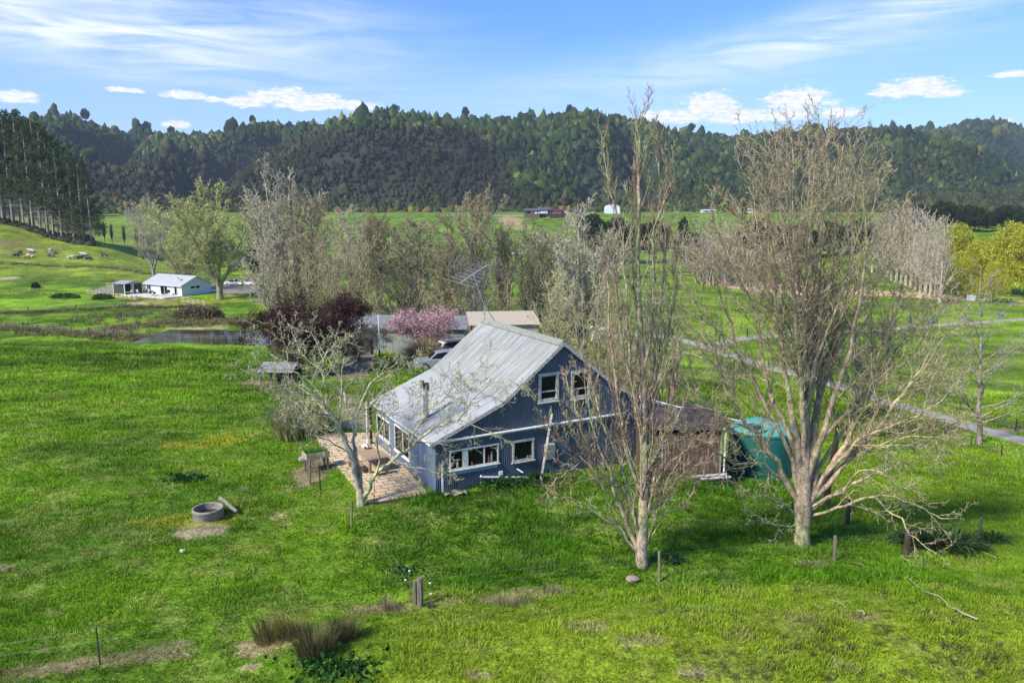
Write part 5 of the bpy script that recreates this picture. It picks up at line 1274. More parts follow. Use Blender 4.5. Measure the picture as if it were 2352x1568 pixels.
def put(pr, name, label, px_, py_, Y, s, rz=0, cat='tree', group=None, dz=0.0):
    """tree base on the ground below pixel column px_ at depth Y"""
    c = at(px_, 600, Y); z = gz_(c.x, Y) if Y < 600 else float(hill_z(c.x, Y))
    r = empty(name, (c.x, Y, z+dz), label, cat, group, rz); r.scale = (s, s, s) if not hasattr(s, '__len__') else s
    for o in pr:
        q = o if o.parent is None else o.copy()
        if q is not o: col.objects.link(q)
        q.parent = r
    return r
def hgt(top_y, Y, px_):   # height needed so that the crown top shows at photo row top_y
    c = at(px_, top_y, Y); return c.z-gz_(c.x, Y)
GREY = ((.40, .35, .28), (.58, .52, .38)); BRN = ((.28, .22, .16), (.40, .34, .20)); YG = ((.34, .32, .20), (.55, .55, .24)); DARK = ((.15, .13, .095), (.25, .23, .16)); RED = ((.22, .17, .13), (.34, .25, .20))
P_fan_g = proto(gen_tree(101, 20, 8, 'fan', .048), GREY, rt=.25); P_fan_g2 = proto(gen_tree(102, 20, 9, 'fan', .045, 1.1), GREY, rt=.25)
P_fan_b = proto(gen_tree(103, 20, 7, 'fan', .042, 1.1), BRN, rt=.2, lich=(.28, .27, .14), lk=.35); P_fan_b2 = proto(gen_tree(104, 20, 8, 'fan', .042, 1.15), ((.3, .25, .18), (.43, .37, .23)), rt=.2)
P_yg = proto(gen_tree(105, 20, 10, 'fan', .048, 1.1), YG, rt=.3, leaves=dict(n=1, size=.22, C=[(.48, .50, .14), (.40, .43, .12), (.54, .54, .22)], seed=4, spread=.12))
P_th_b = proto(gen_tree(106, 16, 7, 'thicket', .028, .85), ((.30, .24, .17), (.44, .36, .22)), rt=.2); P_th_o = proto(gen_tree(107, 16, 7, 'thicket', .028, .85), ((.32, .28, .17), (.54, .48, .26)), rt=.2, leaves=dict(n=1, size=.16, C=[(.22, .26, .05)], seed=5, spread=.1))
P_dark = proto(gen_tree(108, 18, 6, 'fan', .034, .85), DARK, rt=.25, lich=(.16, .17, .08), lk=.4, leaves=dict(n=1, size=.2, C=[(.13, .15, .05), (.09, .12, .04)], seed=6, spread=.15)); P_weep = proto(gen_tree(109, 18, 8, 'weep', .034), ((.16, .14, .11), (.30, .28, .22)), rt=.3)
P_pink = proto(gen_tree(110, 16, 8, 'thicket', .045, 1.0), ((.42, .33, .27), (.52, .42, .33)), rt=.2)
P_pop = proto(gen_tree(111, 20, 4, 'col', .04, 1.0), ((.46, .39, .31), (.54, .47, .36)), rt=.25)
MT = 'bare trees along the stream behind the house'
def big(pr, Hn, name, label, x, Y, top, rz=0, wx=1.0, **k):
    s = hgt(top, Y, x)/Hn; return put(pr, name, label, x, 0, Y, (s*wx, s*wx, s), rz, **k)
big(P_fan_g2, 20, 'bare_tree', 'lone whitish bare tree standing on the hillside among the grazing cattle', 350, 205, 462, .4, .85)
big(P_yg, 20, 'willow_tree', 'broad yellow-green budding willow behind the white farmhouse', 500, 168, 432, .3, 1.2)
big(P_yg, 20, 'willow_tree', 'small yellow-green bush willow at the left foot of the budding willow', 425, 185, 535, 2.3, 1.1)
big(P_fan_g, 20, 'bare_tree', 'tall white-twigged bare tree with a rounded crown against the dark hill', 645, 135, 398, 1.0, .85)
big(P_fan_g2, 20, 'bare_tree', 'lower spreading grey bare tree at the foot of the tall white-twigged one', 622, 128, 560, 2.0, 1.15)
big(P_fan_b2, 20, 'bare_tree', 'brownish fine-twigged bare tree just right of the white-twigged tree', 715, 128, 440, .5, .75)
big(P_th_o, 16, 'bare_tree', 'olive upright bare thicket behind the purple tree, left', 690, 112, 545, 4.5, .95)
big(P_th_b, 16, 'bare_tree', 'reddish brown bare thicket tree above the dark purple tree', 765, 112, 488, 1.5, .95)
big(P_th_o, 16, 'bare_tree', 'olive-tinged upright bare tree behind the slim pole', 820, 118, 470, .2, .8)
big(P_fan_b, 20, 'bare_tree', 'thin bare tree left of the dark lichen tree in the tree belt', 870, 140, 500, .9, 1.0)
big(P_dark, 18, 'dark_tree', 'dark green-grey lichen-covered tree above the pink cherry', 925, 92, 560, 1.2, 1.15)
big(P_th_b, 16, 'bare_tree', 'tan bare thicket tree between the two dark trees', 985, 125, 530, 2.5, 1.2)
big(P_fan_b2, 20, 'bare_tree', 'widest brown bare tree rising above the television aerial', 1085, 122, 436, 3.0, .85)
big(P_weep, 18, 'weeping_tree', 'dark weeping bare tree directly behind the television aerial', 1095, 96, 575, 0, .8)
big(P_fan_b, 20, 'bare_tree', 'small bare tree left of the aerial with a green field behind', 1020, 105, 560, 4.0, .9)
big(P_th_o, 16, 'bare_tree', 'yellowish low thicket between the cherry and the dark lichen tree', 880, 100, 640, 3.7, 1.7)
big(P_dark, 18, 'dark_tree', 'dark twin-stemmed bare tree to the right of the beige carport', 1222, 84, 506, 2.0, .8)
big(P_fan_b, 20, 'bare_tree', 'slender brown bare tree between the aerial and the twin-stemmed tree', 1155, 130, 530, 5.0, .7)
big(P_th_o, 16, 'bare_tree', 'mossy green bare thicket left of the tall poplar', 1345, 62, 590, 1.0, 1.05)
big(P_fan_g, 20, 'bare_tree', 'pale cream-twigged bare tree behind the poplar on its left', 1335, 78, 490, 2.2, .85)
big(P_th_b, 16, 'bare_tree', 'brown bare thicket close behind the poplar on its right', 1530, 60, 590, 2.9, .80)
big(P_th_b, 16, 'bare_tree', 'low brown bare thicket seen over the gable end', 1425, 56, 650, .7, .95)
big(P_fan_b2, 20, 'bare_tree', 'tan wide bare tree at the back of the belt above the cherry', 950, 150, 500, 1.1, 1.35)
big(P_fan_g2, 20, 'bare_tree', 'pale tan bare tree at the back of the belt above the purple tree', 800, 152, 492, 2.7, 1.2)
big(P_th_o, 16, 'bare_tree', 'low olive thicket below the widest brown tree, left of the aerial', 1045, 100, 620, 5.2, 1.7)
big(P_th_b, 16, 'bare_tree', 'low tan thicket between the aerial and the twin-stemmed tree', 1160, 105, 610, 1.2, 1.6)
big(P_fan_b2, 20, 'bare_tree', 'broad tan bare tree behind the twin-stemmed tree', 1235, 150, 530, 3.9, 1.3)
big(P_th_b, 16, 'bare_tree', 'broad tan thicket filling the gap above the gable ridge', 1290, 92, 600, 2.0, 1.5)
big(P_fan_b, 20, 'bare_tree', 'reddish trunked bare tree by the road seen through the largest tree', 1905, 74, 640, 1.9, .6)
big(P_dark, 18, 'dark_tree', 'dense mossy small tree right of the largest tree by the side road', 2005, 66, 690, .9, .7)
for k, (x, Y, top, lab) in enumerate([(1610, 250, 492, 'pinkish grey bare tree at the left end of the grey grove beyond the arena'), (1650, 235, 478, 'tallest pinkish grey bare tree in the grove beyond the arena'), (1700, 250, 500, 'pinkish grey bare tree in the middle of the grove beyond the arena'), (1760, 255, 520, 'bare tree right of the middle in the grove beyond the arena'),
                                (1380, 260, 505, 'greyish bare tree below the white tunnel house'), (1325, 270, 512, 'greyish bare tree left of the tunnel house, below the dark sheds'), (1545, 280, 508, 'pale grey bare tree just right of the tall poplar, far field')]):
    big(P_pink if k < 5 else P_th_o, 16, 'bare_tree', lab, x, Y, top, k*1.3, 1.15, group='bare grove beyond the arena')
rgp = random.Random(9)
for k in range(15):
    x = 2005+k*11.5; Y = 285-k*6.5
    big(P_pop, 20, 'poplar_tree', 'bare grey poplar in the slanting row left of the yellow-green willows' if 0 < k < 14 else ('bare poplar at the far left end of the slanting poplar row' if k == 0 else 'bare poplar at the near right end of the slanting row, beside the willows'), x, Y, 486+abs(k-5)*3.2+rgp.uniform(-9, 9), rgp.uniform(0, 6), rgp.uniform(1.1, 1.5), group='row of bare poplars')
# ---------------------------------------------------------------- leafy trees
def leafy(seed, H, Rr, style, C, size, n, k_shape=1.0):
    """lumpy crown of many leaf clumps spread through several lobes, with trunk and limbs"""
    rg = np.random.default_rng(seed); t = Tree(seed, rmin=.04); lob = []
    nl = 11
    for i in range(nl):
        a = rg.uniform(0, 6.28); e = rg.uniform(.15, .75)*Rr; z = H*rg.uniform(.38, .84)*(1-.18*e/Rr)
        lob.append((math.cos(a)*e, math.sin(a)*e, z, Rr*rg.uniform(.30, .50)))
    lob.append((0, 0, H*.82, Rr*.42))
    t.pl.append(([(0, 0, -.4), (0, 0, H*.2), (.1, 0, H*.4)], [H*.022, H*.018, H*.012], 7, -1))
    for (x, y, z, r) in lob: t.limb([(0, 0, H*.16), (x*.5, y*.5, z*.62), (x, y, z)], H*.010, .03, [], sides=5, wob=.1)
    P_ = []; 
    for (x, y, z, r) in lob:
        m_ = int(n/nl); d = rg.normal(0, 1, (m_, 3)); d /= np.linalg.norm(d, axis=1, keepdims=True); d *= (r*rg.uniform(.45, 1.05, m_)**.6)[:, None]
        d[:, 2] *= k_shape; q = d+np.array([x, y, z])
        if style == 'willow': q[:, 2] -= rg.uniform(0, 1, m_)**2*r*1.5*(np.hypot(q[:, 0], q[:, 1])/Rr)
        P_.append(q)
    P_ = np.concatenate(P_); P_ = P_[P_[:, 2] > H*.06]; N = len(P_)
    d = rg.normal(0, 1, (N, 3)); 
    if style == 'willow': d[:, 2] -= 1.2
    d /= np.linalg.norm(d, axis=1, keepdims=True); e = np.cross(d, rg.normal(0, 1, (N, 3))); e /= np.linalg.norm(e, axis=1, keepdims=True)
    L = (size*rg.uniform(.5, 1.4, N))[:, None]; asp = .28 if style == 'willow' else .8
    V = np.stack([P_-e*L*asp*.5, P_+d*L*.5-e*L*asp*.35, P_+d*L, P_+e*L*asp*.5], 1).reshape(-1, 3); F = np.arange(N*4).reshape(-1, 4)
    base = np.array(C); lump = fbm(P_[:, 0]/1.6+seed, P_[:, 1]/1.6+P_[:, 2]/1.6, seed, 3); cc = base[rg.integers(0, len(base), N)]*(.55+.9*lump[:, None])*rg.uniform(.8, 1.2, (N, 1))
    V2, F2, K = tubes(t.pl); a = npmesh('trunk', V2, F2, M_bark, smooth=True, colr=barkcol(V2, K, (.16, .13, .10), (.16, .13, .10), seed=seed))
    b = npmesh('crown', V, F, M_leaf, colr=np.repeat(cc, 4, axis=0)); return [a, b]
P_wil = leafy(201, 16, 8, 'willow', [(.42, .42, .03), (.36, .37, .03), (.50, .47, .04), (.28, .31, .03)], .62, 15000, 1.0); P_wil2 = leafy(202, 16, 9, 'willow', [(.40, .41, .03), (.33, .35, .03), (.48, .46, .04)], .62, 15000, .9)
for k, (x, Y, top, wx, lab) in enumerate([(2195, 232, 512, .85, 'leftmost yellow-green leafy willow beside the bare poplar row'), (2160, 222, 565, .7, 'low dull green willow bush at the foot of the leftmost willow'), (2262, 222, 545, .75, 'yellow-green willow between the leftmost and the tall right willows'),
                                 (2318, 215, 508, .95, 'tall bright yellow-green willow near the right edge of the picture'), (2365, 205, 516, .9, 'bright yellow-green willow cut by the right picture edge'), (2290, 196, 600, .75, 'lowest dark-shaded willow in front of the tall right willow'), (2225, 205, 590, .75, 'small willow in front of the gap in the willow belt')]):
    big(P_wil if k % 2 else P_wil2, 16, 'willow_tree', lab, x, Y, top, k*1.1, wx*1.15, group='yellow-green willows')
P_ev = leafy(203, 12, 5.5, 'ev', [(.030, .050, .014), (.045, .062, .016), (.020, .034, .012)], .55, 6500, .9); P_ev2 = leafy(204, 12, 4.2, 'ev', [(.022, .038, .014), (.035, .050, .016)], .55, 6000, 1.25)
rge = random.Random(12)
for k in range(34):
    x = 2060+k*9.5; big(P_ev if k % 3 else P_ev2, 12, 'evergreen_tree', 'dark evergreen tree in the belt behind the willows and the road rail', x, 372+rge.uniform(-22, 26), 470+rge.uniform(-8, 10)+(8 if x > 2230 else 0), rge.uniform(0, 6), rge.uniform(.8, 1.25), group='dark evergreens behind the willows')
for k, (x, Y, top, wx, lab) in enumerate([(1575, 300, 528, 1.0, 'dark round evergreen between the tall poplar and the grey grove'), (1568, 302, 500, .6, 'narrow dark evergreen top just above the round one'), (1415, 330, 500, 1.3, 'dark evergreen bush below the white tunnel house'), (1500, 335, 506, 1.4, 'dark evergreen bush behind the tall poplar on the far field'),
                                 (1360, 380, 490, 1.2, 'low dark green bush right of the distant sheds'), (1700, 470, 470, .8, 'dark pointed evergreen on the terrace behind the grey grove'), (1735, 300, 500, 1.2, 'dark evergreen behind the grey grove'), (1820, 330, 515, 1.6, 'dark evergreen seen through the largest tree, left'), (1900, 330, 510, 1.7, 'dark evergreen seen through the largest tree, centre'), (1975, 330, 505, 1.6, 'dark evergreen seen through the largest tree, right'),
                                 (675, 150, 600, .6, 'dark evergreen inside the grey bare trees left of centre'), (600, 200, 560, 1.2, 'dark bushy evergreen behind the white-twigged tree'), (2040, 330, 490, 1.2, 'dark evergreen behind the left end of the poplar row')]):
    big(P_ev2 if k in (1, 5) else P_ev, 12, 'evergreen_tree', lab, x, Y, top, k*.9, wx)
# gorse in flower and scrub at the foot of the hill: one mass nobody could count
def scrub():
    rg = np.random.default_rng(31); n = 1500; x = rg.uniform(150, 2352, n); Y = rg.uniform(585, 640, n); X = (x-1176)/FPX*Y*1.01; Z = np.where(Y < 600, th(X, Y), hill_z(X, Y)); s = rg.uniform(1.6, 4.2, n)
    g = ((x > 900) & (x < 1130)) | ((x > 1285) & (x < 1345)) | (rg.uniform(0, 1, n) < .05)
    C = np.where(g[:, None] & (rg.uniform(0, 1, (n, 1)) < .45), np.array([.19, .145, .025]), np.array([.045, .055, .018])*rg.uniform(.6, 1.7, (n, 1))); C = np.where((rg.uniform(0, 1, n) < .18)[:, None], np.array([.17, .11, .05]), C)
    crowns('scrub', X, Y, Z, s*1.2, s, C, 32, point=rg.uniform(0, .4, n), rings=3, n=7, jit=.35)
scrub()
# emergent trees that stand up on the skyline
for k, (x, dy, s, pr, lab) in enumerate([(335, 279, 1.5, P_ev, 'lone round tree standing above the forest ridge, left'), (392, 290, 1.2, P_ev, 'small flat-topped tree on the ridge right of the lone round one'), (1070, 246, 1.4, P_ev2, 'dark tree standing highest above the middle of the ridge'), (195, 250, 1.7, P_ev2, 'pointed tree on the left summit of the forest ridge'),
                                 (905, 240, 1.7, P_ev, 'broad tree on the central summit of the forest ridge'), (1310, 241, 1.5, P_ev2, 'pointed tree on the ridge summit left of the poplar top'), (1588, 283, 1.4, P_ev, 'tree standing above the ridge right of the poplar top'), (580, 265, 1.2, P_ev2, 'narrow tree above the ridge below the central cloud')]):
    u = (x-1176)/FPX/.985; D, zr = ridge(np.array(u)); Y = float(D)+6; c = at(x, dy, Y); h = 12*s; r = empty('ridge_tree', (c.x, Y, c.z-h*.97), lab, 'tree', 'trees on the skyline'); r.scale = (s, s, s)
    for o in pr: q = o.copy(); col.objects.link(q); q.parent = r
# ---------------------------------------------------------------- pines on the left hill
def pine(seed, H=38, full=False):
    rg = np.random.default_rng(seed); t = Tree(seed, rmin=.05); lean = rg.uniform(-.6, .6)
    t.pl.append(([(0, 0, -3), (lean*.2, 0, H*.3), (lean*.6, .1, H*.65), (lean, 0, H)], [.40, .33, .22, .05], 8, -1))
    lv = [LV(7, .4, 42, 4, .1, .04, .5, .3, 3)]
    zlo = .12 if full else .30; tips = []
    for i in range(62):
        q = rg.uniform(.12, .985) if i < 50 or not full else rg.uniform(.08, .3); z = H*q; a = rg.uniform(0, 6.28); dead = q < zlo+.1*rg.uniform(-1, 1)
        L = (5.2*(1-q)**.55+1.2)*rg.uniform(.7, 1.15)*(.8 if dead else 1)*(1.5 if full and q < .35 else 1); el_ = .05+.55*q
        p = (lean*q, 0, z); P2 = (p[0]+math.cos(a)*L*.6, math.sin(a)*L*.6, z+L*el_*.4); P3 = (p[0]+math.cos(a)*L, math.sin(a)*L, z+L*el_*(.9))
        n0 = len(t.tips); t.limb([p, P2, P3], .09*(1.2-q), .03, lv, sides=4, wob=.08)
        if not dead:
            tips += t.tips[n0:]; tips.append(([P2, P3], None))
    V, F, C = leafcards(tips, 10, .80, [(.050, .085, .022), (.070, .105, .026), (.032, .058, .018), (.10, .12, .035)], seed, frac=.25, spread=.38, aspect=.5)
    a, b, k = [p for p in t.pl if p[3] <= -1], [p for p in t.pl if p[3] > -1], 0
    out = []
    for nm, pl_ in (('trunk', a), ('branches', b)):
        V2, F2, K = tubes(pl_); out.append(npmesh(nm, V2, F2, M_bark, smooth=True, colr=barkcol(V2, K, (.48, .41, .33), (.34, .31, .20), (.42, .42, .28), .35, seed=seed)))
    out.append(npmesh('needles', V, F, M_leaf, colr=C)); return out
PP = [pine(301), pine(302), pine(303), pine(304, full=True)]
rgn = random.Random(5); PL = []
for k in range(46):
    row = k % 3; x = -70+(k/46)*285+rgn.uniform(-6, 6); top = float(np.interp(x, [-80, 0, 60, 120, 150, 180, 212], [250, 262, 272, 300, 325, 345, 385]))+rgn.uniform(-8, 22)+row*2; Y = 296+row*11+rgn.uniform(-4, 4)-(max(x, 0)/212)*22
    PL.append((x, Y, top, 3 if x > 165 else k % 3))
for i, (x, Y, top, v) in enumerate(PL):
    lab = 'tall straight pine in the dark stand on the left hill'
    if i == len(PL)-1: lab = 'pine at the right edge of the stand with low drooping dark branches'
    big(PP[v], 38, 'pine_tree', lab, x, Y, top, rgn.uniform(0, 6), 1.0, group='pine stand on the left hill' if i < len(PL)-1 else None)
def undergrowth():
    rg = np.random.default_rng(41); n = 1100; x = rg.uniform(-60, 225, n); Y = 292+rg.uniform(0, 34, n)-np.clip(x, 0, 212)/212*22; X = (x-1176)/FPX*Y*1.01; s = rg.uniform(.5, 1.7, n)
    crowns('pine_undergrowth', X, Y, th(X, Y), s*1.2, s*1.0, np.array([.030, .032, .018])*rg.uniform(.5, 2.0, (n, 1)), 42, rings=3, n=7, jit=.35)
undergrowth()
for k, x in enumerate((245, 262, 290, 318, 372)):
    big(P_fan_b, 20, 'bare_tree', 'small bare sapling in the valley to the right of the pines' , x, 330+k*4, 512+k*5, k, .5, group='saplings beyond the hill crest')

# ---------------------------------------------------------------- bushes near the house
P_purple = proto(gen_tree(401, 8.5, 6.2, 'round', .014, 1.25), ((.13, .085, .07), (.20, .125, .11)), rt=.1, lich=(.30, .26, .20), lk=.36, leaves=dict(n=5, size=.17, C=[(.060, .022, .020), (.045, .018, .016), (.085, .030, .026), (.03, .016, .012)], seed=7, spread=.20))
big(P_purple, 8.5, 'purple_leaved_tree', 'dense dark purple-brown bushy tree beside the drive', 722, 66, 662, .4, 1.0)
P_vine = proto(gen_tree(402, 4, 3.6, 'round', .013, 1.3), ((.12, .10, .08), (.25, .21, .16)), rt=.08)
big(P_vine, 4, 'twiggy_bush', 'tangled grey-brown leafless bush at the pond end below the purple tree', 655, 72, 755, 1.4, .8)
big(P_vine, 4, 'twiggy_bush', 'tangle of grey drooping twigs over the dark shed opening', 815, 72, 735, 2.4, .9)
P_cherry = proto(gen_tree(403, 6, 3.4, 'round', .014, 1.0), ((.24, .20, .17), (.20, .14, .12)), rt=.08, leaves=dict(n=3, size=.13, C=[(.80, .46, .52), (.72, .36, .43), (.88, .62, .65), (.58, .28, .32), (.76, .50, .46)], seed=8, spread=.16), fol='blossom')
big(P_cherry, 6, 'cherry_tree', 'pink blossoming cherry tree behind the house', 972, 77, 694, .4, 1.22)
def strap_clump(name, label, loc, n, L, w, C, seed, lean=1.0, rad=.4, cat='bush', up=1.0, bend=1.0, part='leaves', sq=1.0):
    rg = np.random.default_rng(seed); V, F, Cc = [], [], []; m_ = 5
    for i in range(n):
        a = rg.uniform(0, 6.28); r = rad*math.sqrt(rg.uniform(0, 1)); x0, y0 = math.cos(a)*r, math.sin(a)*r*sq; l = L*rg.uniform(.55, 1.1); ln = lean*(.25+.75*r/rad)*rg.uniform(.4, 1.3); aa = a+rg.normal(0, .4); ww = w*rg.uniform(.6, 1.2); k = len(V)
        for j in range(m_+1):
            t = j/m_; out = l*ln*.55*(t**(1.4))*1.0; z = l*(up*t-bend*ln*.42*t**2.6); q = ww*(1-t**2.5)/2+.001; px_, py_ = -math.sin(aa)*q, math.cos(aa)*q
            V += [(x0+math.cos(aa)*out+px_, y0+math.sin(aa)*out+py_, z), (x0+math.cos(aa)*out-px_, y0+math.sin(aa)*out-py_, z)]
        for j in range(m_): F.append((k+2*j, k+2*j+1, k+2*j+3, k+2*j+2))
        c = np.array(C[rg.integers(0, len(C))])*rg.uniform(.65, 1.3); Cc += [c]*(2*m_+2)
    r = empty(name, loc, label, cat); npmesh(part, np.array(V), np.array(F), M_leaf, r, colr=np.array(Cc)); return r
g = G(694, 1000); strap_clump('flax_bush', 'large upright flax bush with long stiff leaves left of the patio', (g.x, g.y, g.z-.05), 620, 3.0, .075, [(.30, .34, .11), (.42, .38, .18), (.20, .24, .08), (.50, .42, .24), (.10, .12, .05)], 61, 1.1, 1.5)
c = at(974, 800, 71.5); strap_clump('tussock_bush', 'round weeping straw-brown tussock bush beside the white car', (c.x, 71.5, gz_(c.x, 71.5)-.1), 1900, 3.5, .055, [(.30, .23, .13), (.24, .18, .10), (.36, .28, .16), (.20, .19, .09)], 62, 1.7, .8, bend=1.3)
for k, (a, b, n, L, r_, lab, lx) in enumerate([(722, 1512, 900, 1.05, .42, 'largest dark green-brown rush clump at the bottom left of centre', 1), (790, 1470, 550, .85, .36, 'dark rush clump just right of the largest one', 1), (618, 1470, 420, .85, .42, 'sparse orange-brown rush clump left of the largest one', 0), (668, 1462, 240, .85, .3, 'small ginger rush clump between the two bigger ones', 0),
                                           (890, 1400, 130, .55, .18, 'small pale rush tuft left of the old fence strainer post', 2), (990, 1395, 90, .3, .12, 'tiny dark tuft at the foot of the strainer post', 1), (1165, 1385, 150, .4, .35, 'flattened straw tuft in the middle foreground', 2), (1265, 1362, 130, .4, .25, 'greenish straw tuft right of the flattened one', 2)]):
    g = G(a, b); CC = [[(.22, .15, .06), (.14, .13, .04), (.28, .19, .08), (.10, .12, .03)], [(.10, .11, .035), (.16, .13, .06), (.07, .08, .025), (.22, .17, .09)], [(.36, .30, .16), (.22, .24, .08), (.40, .33, .2)]][lx]
    strap_clump('rush_clump', lab, (g.x, g.y, g.z-.04), n, L, .014, CC, 63+k, .95, r_, cat='rushes', part='stems', bend=.5)
g = G(2170, 1268); strap_clump('lily_clump', 'wide dark green clump of arching strap leaves between two fence posts', (g.x, g.y+.6, g.z-.05), 900, 1.05, .07, [(.030, .075, .018), (.05, .12, .02), (.02, .045, .014), (.09, .16, .04), (.13, .17, .05)], 75, 1.7, 1.45, cat='plant', bend=1.3, sq=.5)
g = G(2285, 1247); strap_clump('lily_clump', 'small dark green strap-leaved clump right of the wide one', (g.x, g.y+.2, g.z-.05), 200, .7, .06, [(.030, .075, .018), (.05, .12, .02), (.10, .17, .04)], 76, 1.7, .55, cat='plant', bend=1.3, sq=.5)
def weeds(name, lab, pxy, n, s, seed, C=((.035, .11, .02), (.05, .14, .025), (.02, .07, .015))):
    g = G(*pxy); rg = np.random.default_rng(seed); P_ = rg.normal(0, 1, (n, 3))*np.array([s, s*.55, .0]); P_[:, 2] = rg.uniform(.02, .28, n); V, F, Cc = leafcards([([p, p+np.array([0, 0, .01])], None) for p in P_], 1, .16, list(C), seed, spread=0, aspect=.9)
    r = empty(name, g, lab, 'weeds'); npmesh('leaves', V, F, M_leaf, r, colr=Cc)
weeds('weed_patch', 'low dark green leafy weeds along the foot of the blue gable', (1170, 1112), 700, 1.1, 81); weeds('weed_patch', 'broad-leaved dock patch in the left paddock', (430, 1102), 260, .55, 82); weeds('weed_patch', 'dark nettles at the foot of the largest rush clump', (775, 1545), 380, .7, 83); weeds('weed_patch', 'dock leaves right of the young fence line below the patio', (925, 1320), 60, .3, 84)
weeds('weed_patch', 'small dark bush at the wall by the drain pipe', (1226, 1102), 90, .12, 85, ((.02, .07, .02),)); weeds('weed_patch', 'dark weed tuft right of the pale post by the poplar', (1545, 1295), 160, .2, 86, ((.02, .07, .02), (.03, .06, .02)))
# round bushes on the left pasture
def dome_bush(label, pxy, r, C, seed, name='round_bush'):
    g = G(*pxy); rg = np.random.default_rng(seed); n = 900; d = rg.normal(0, 1, (n, 3)); d /= np.linalg.norm(d, axis=1, keepdims=True); d[:, 2] = abs(d[:, 2]); P_ = d*rg.uniform(.75, 1.08, (n, 1))*np.array(r)
    V, F, Cc = leafcards([([p, p+np.array([0, 0, .01])], None) for p in P_], 1, .35*r[2]**.3, C, seed, spread=.02, aspect=.9); q = empty(name, g, label, 'bush'); npmesh('foliage', V, F, M_leaf, q, colr=Cc)
DG = [(.025, .055, .015), (.035, .075, .018), (.02, .04, .012)]
dome_bush('small round dark bush alone on the left pasture', (82, 661), (.75, .75, 1.25), DG, 91)
LG = [(.05, .12, .012), (.07, .15, .015), (.035, .08, .012)]
dome_bush('low wide green bush mound left of the post and rail fence', (150, 684), (3.2, 1.4, 1.0), LG, 92); dome_bush('low green bush mound against the post and rail fence', (238, 688), (2.4, 1.3, 1.2), LG, 93)
BR = [(.16, .10, .065), (.12, .08, .05), (.20, .13, .08)]
dome_bush('reddish brown dead scrub heap above the pond', Zf(1450, 645), (4.0, 2.0, 2.0), BR, 94, 'brush_heap'); dome_bush('smaller dark brown brush heap above the pond, right of the larger', Zf(1680, 640), (1.9, 1.2, 1.4), BR, 95, 'brush_heap')
def tussocks():
    rg = np.random.default_rng(44); XS, YS = [], []
    for pl_, n, w in (([(-40, 722), (60, 718), (180, 712), (300, 706), (430, 704), (500, 708)], 420, .7), ([(-40, 750), (0, 752), (100, 762), (230, 770), (350, 776), (420, 780)], 620, 1.4), ([(250, 758), (340, 748), (460, 742), (560, 742), (620, 736)], 520, 1.6), ([(0, 605), (120, 612), (300, 622), (430, 632)], 300, .8), ([(180, 735), (300, 728), (420, 722)], 160, 3.5)):
        P_ = np.array(gpts(pl_)); s = np.r_[0, np.cumsum(np.hypot(*np.diff(P_, axis=0).T))]; t = rg.uniform(0, s[-1], n); XS.append(np.interp(t, s, P_[:, 0])+rg.normal(0, w, n)); YS.append(np.interp(t, s, P_[:, 1])+rg.normal(0, w, n))
    X, Y = np.concatenate(XS), np.concatenate(YS); n = len(X); C = np.where(rg.uniform(0, 1, (n, 1)) < .6, np.array([.30, .25, .13]), np.array([.14, .16, .04]))
    blades('tussock_grass', X, Y, rg.uniform(.35, .85, n), np.full(n, .09), 14, np.full(n, .9), C, 45, lean=.7)
tussocks()
# straw tufts along the foreground fence
def straw():
    rg = np.random.default_rng(46); XS, YS, CS = [], [], []
    for (bx, by, rx, ry, cc, st) in BLOB:
        if by < 36 and cc[0] > cc[1]*1.1 and cc[0] > .2 and rx < 3:
            n = max(2, int(42*rx*ry)); a = rg.uniform(0, 6.28, n); r = np.sqrt(rg.uniform(0, 1, n)); XS.append(bx+np.cos(a)*r*rx); YS.append(by+np.sin(a)*r*ry); CS.append(np.tile(np.array(cc)*1.1, (n, 1)))
    for pts, hw, cc, st, soft in STRIP[:2]:
        P_ = np.array(pts); s = np.r_[0, np.cumsum(np.hypot(*np.diff(P_, axis=0).T))]; n = int(s[-1]*11); t = rg.uniform(0, s[-1], n); XS.append(np.interp(t, s, P_[:, 0])+rg.normal(0, .3, n)); YS.append(np.interp(t, s, P_[:, 1])+rg.normal(0, .3, n)); CS.append(np.tile(np.array([.30, .26, .13]), (n, 1)))
    X, Y, C = np.concatenate(XS), np.concatenate(YS), np.concatenate(CS); n = len(X)
    blades('dry_grass', X, Y, np.full(n, .15), np.full(n, .012), 12, np.full(n, .25), C, 47, lean=1.6, droop=.35)
straw()
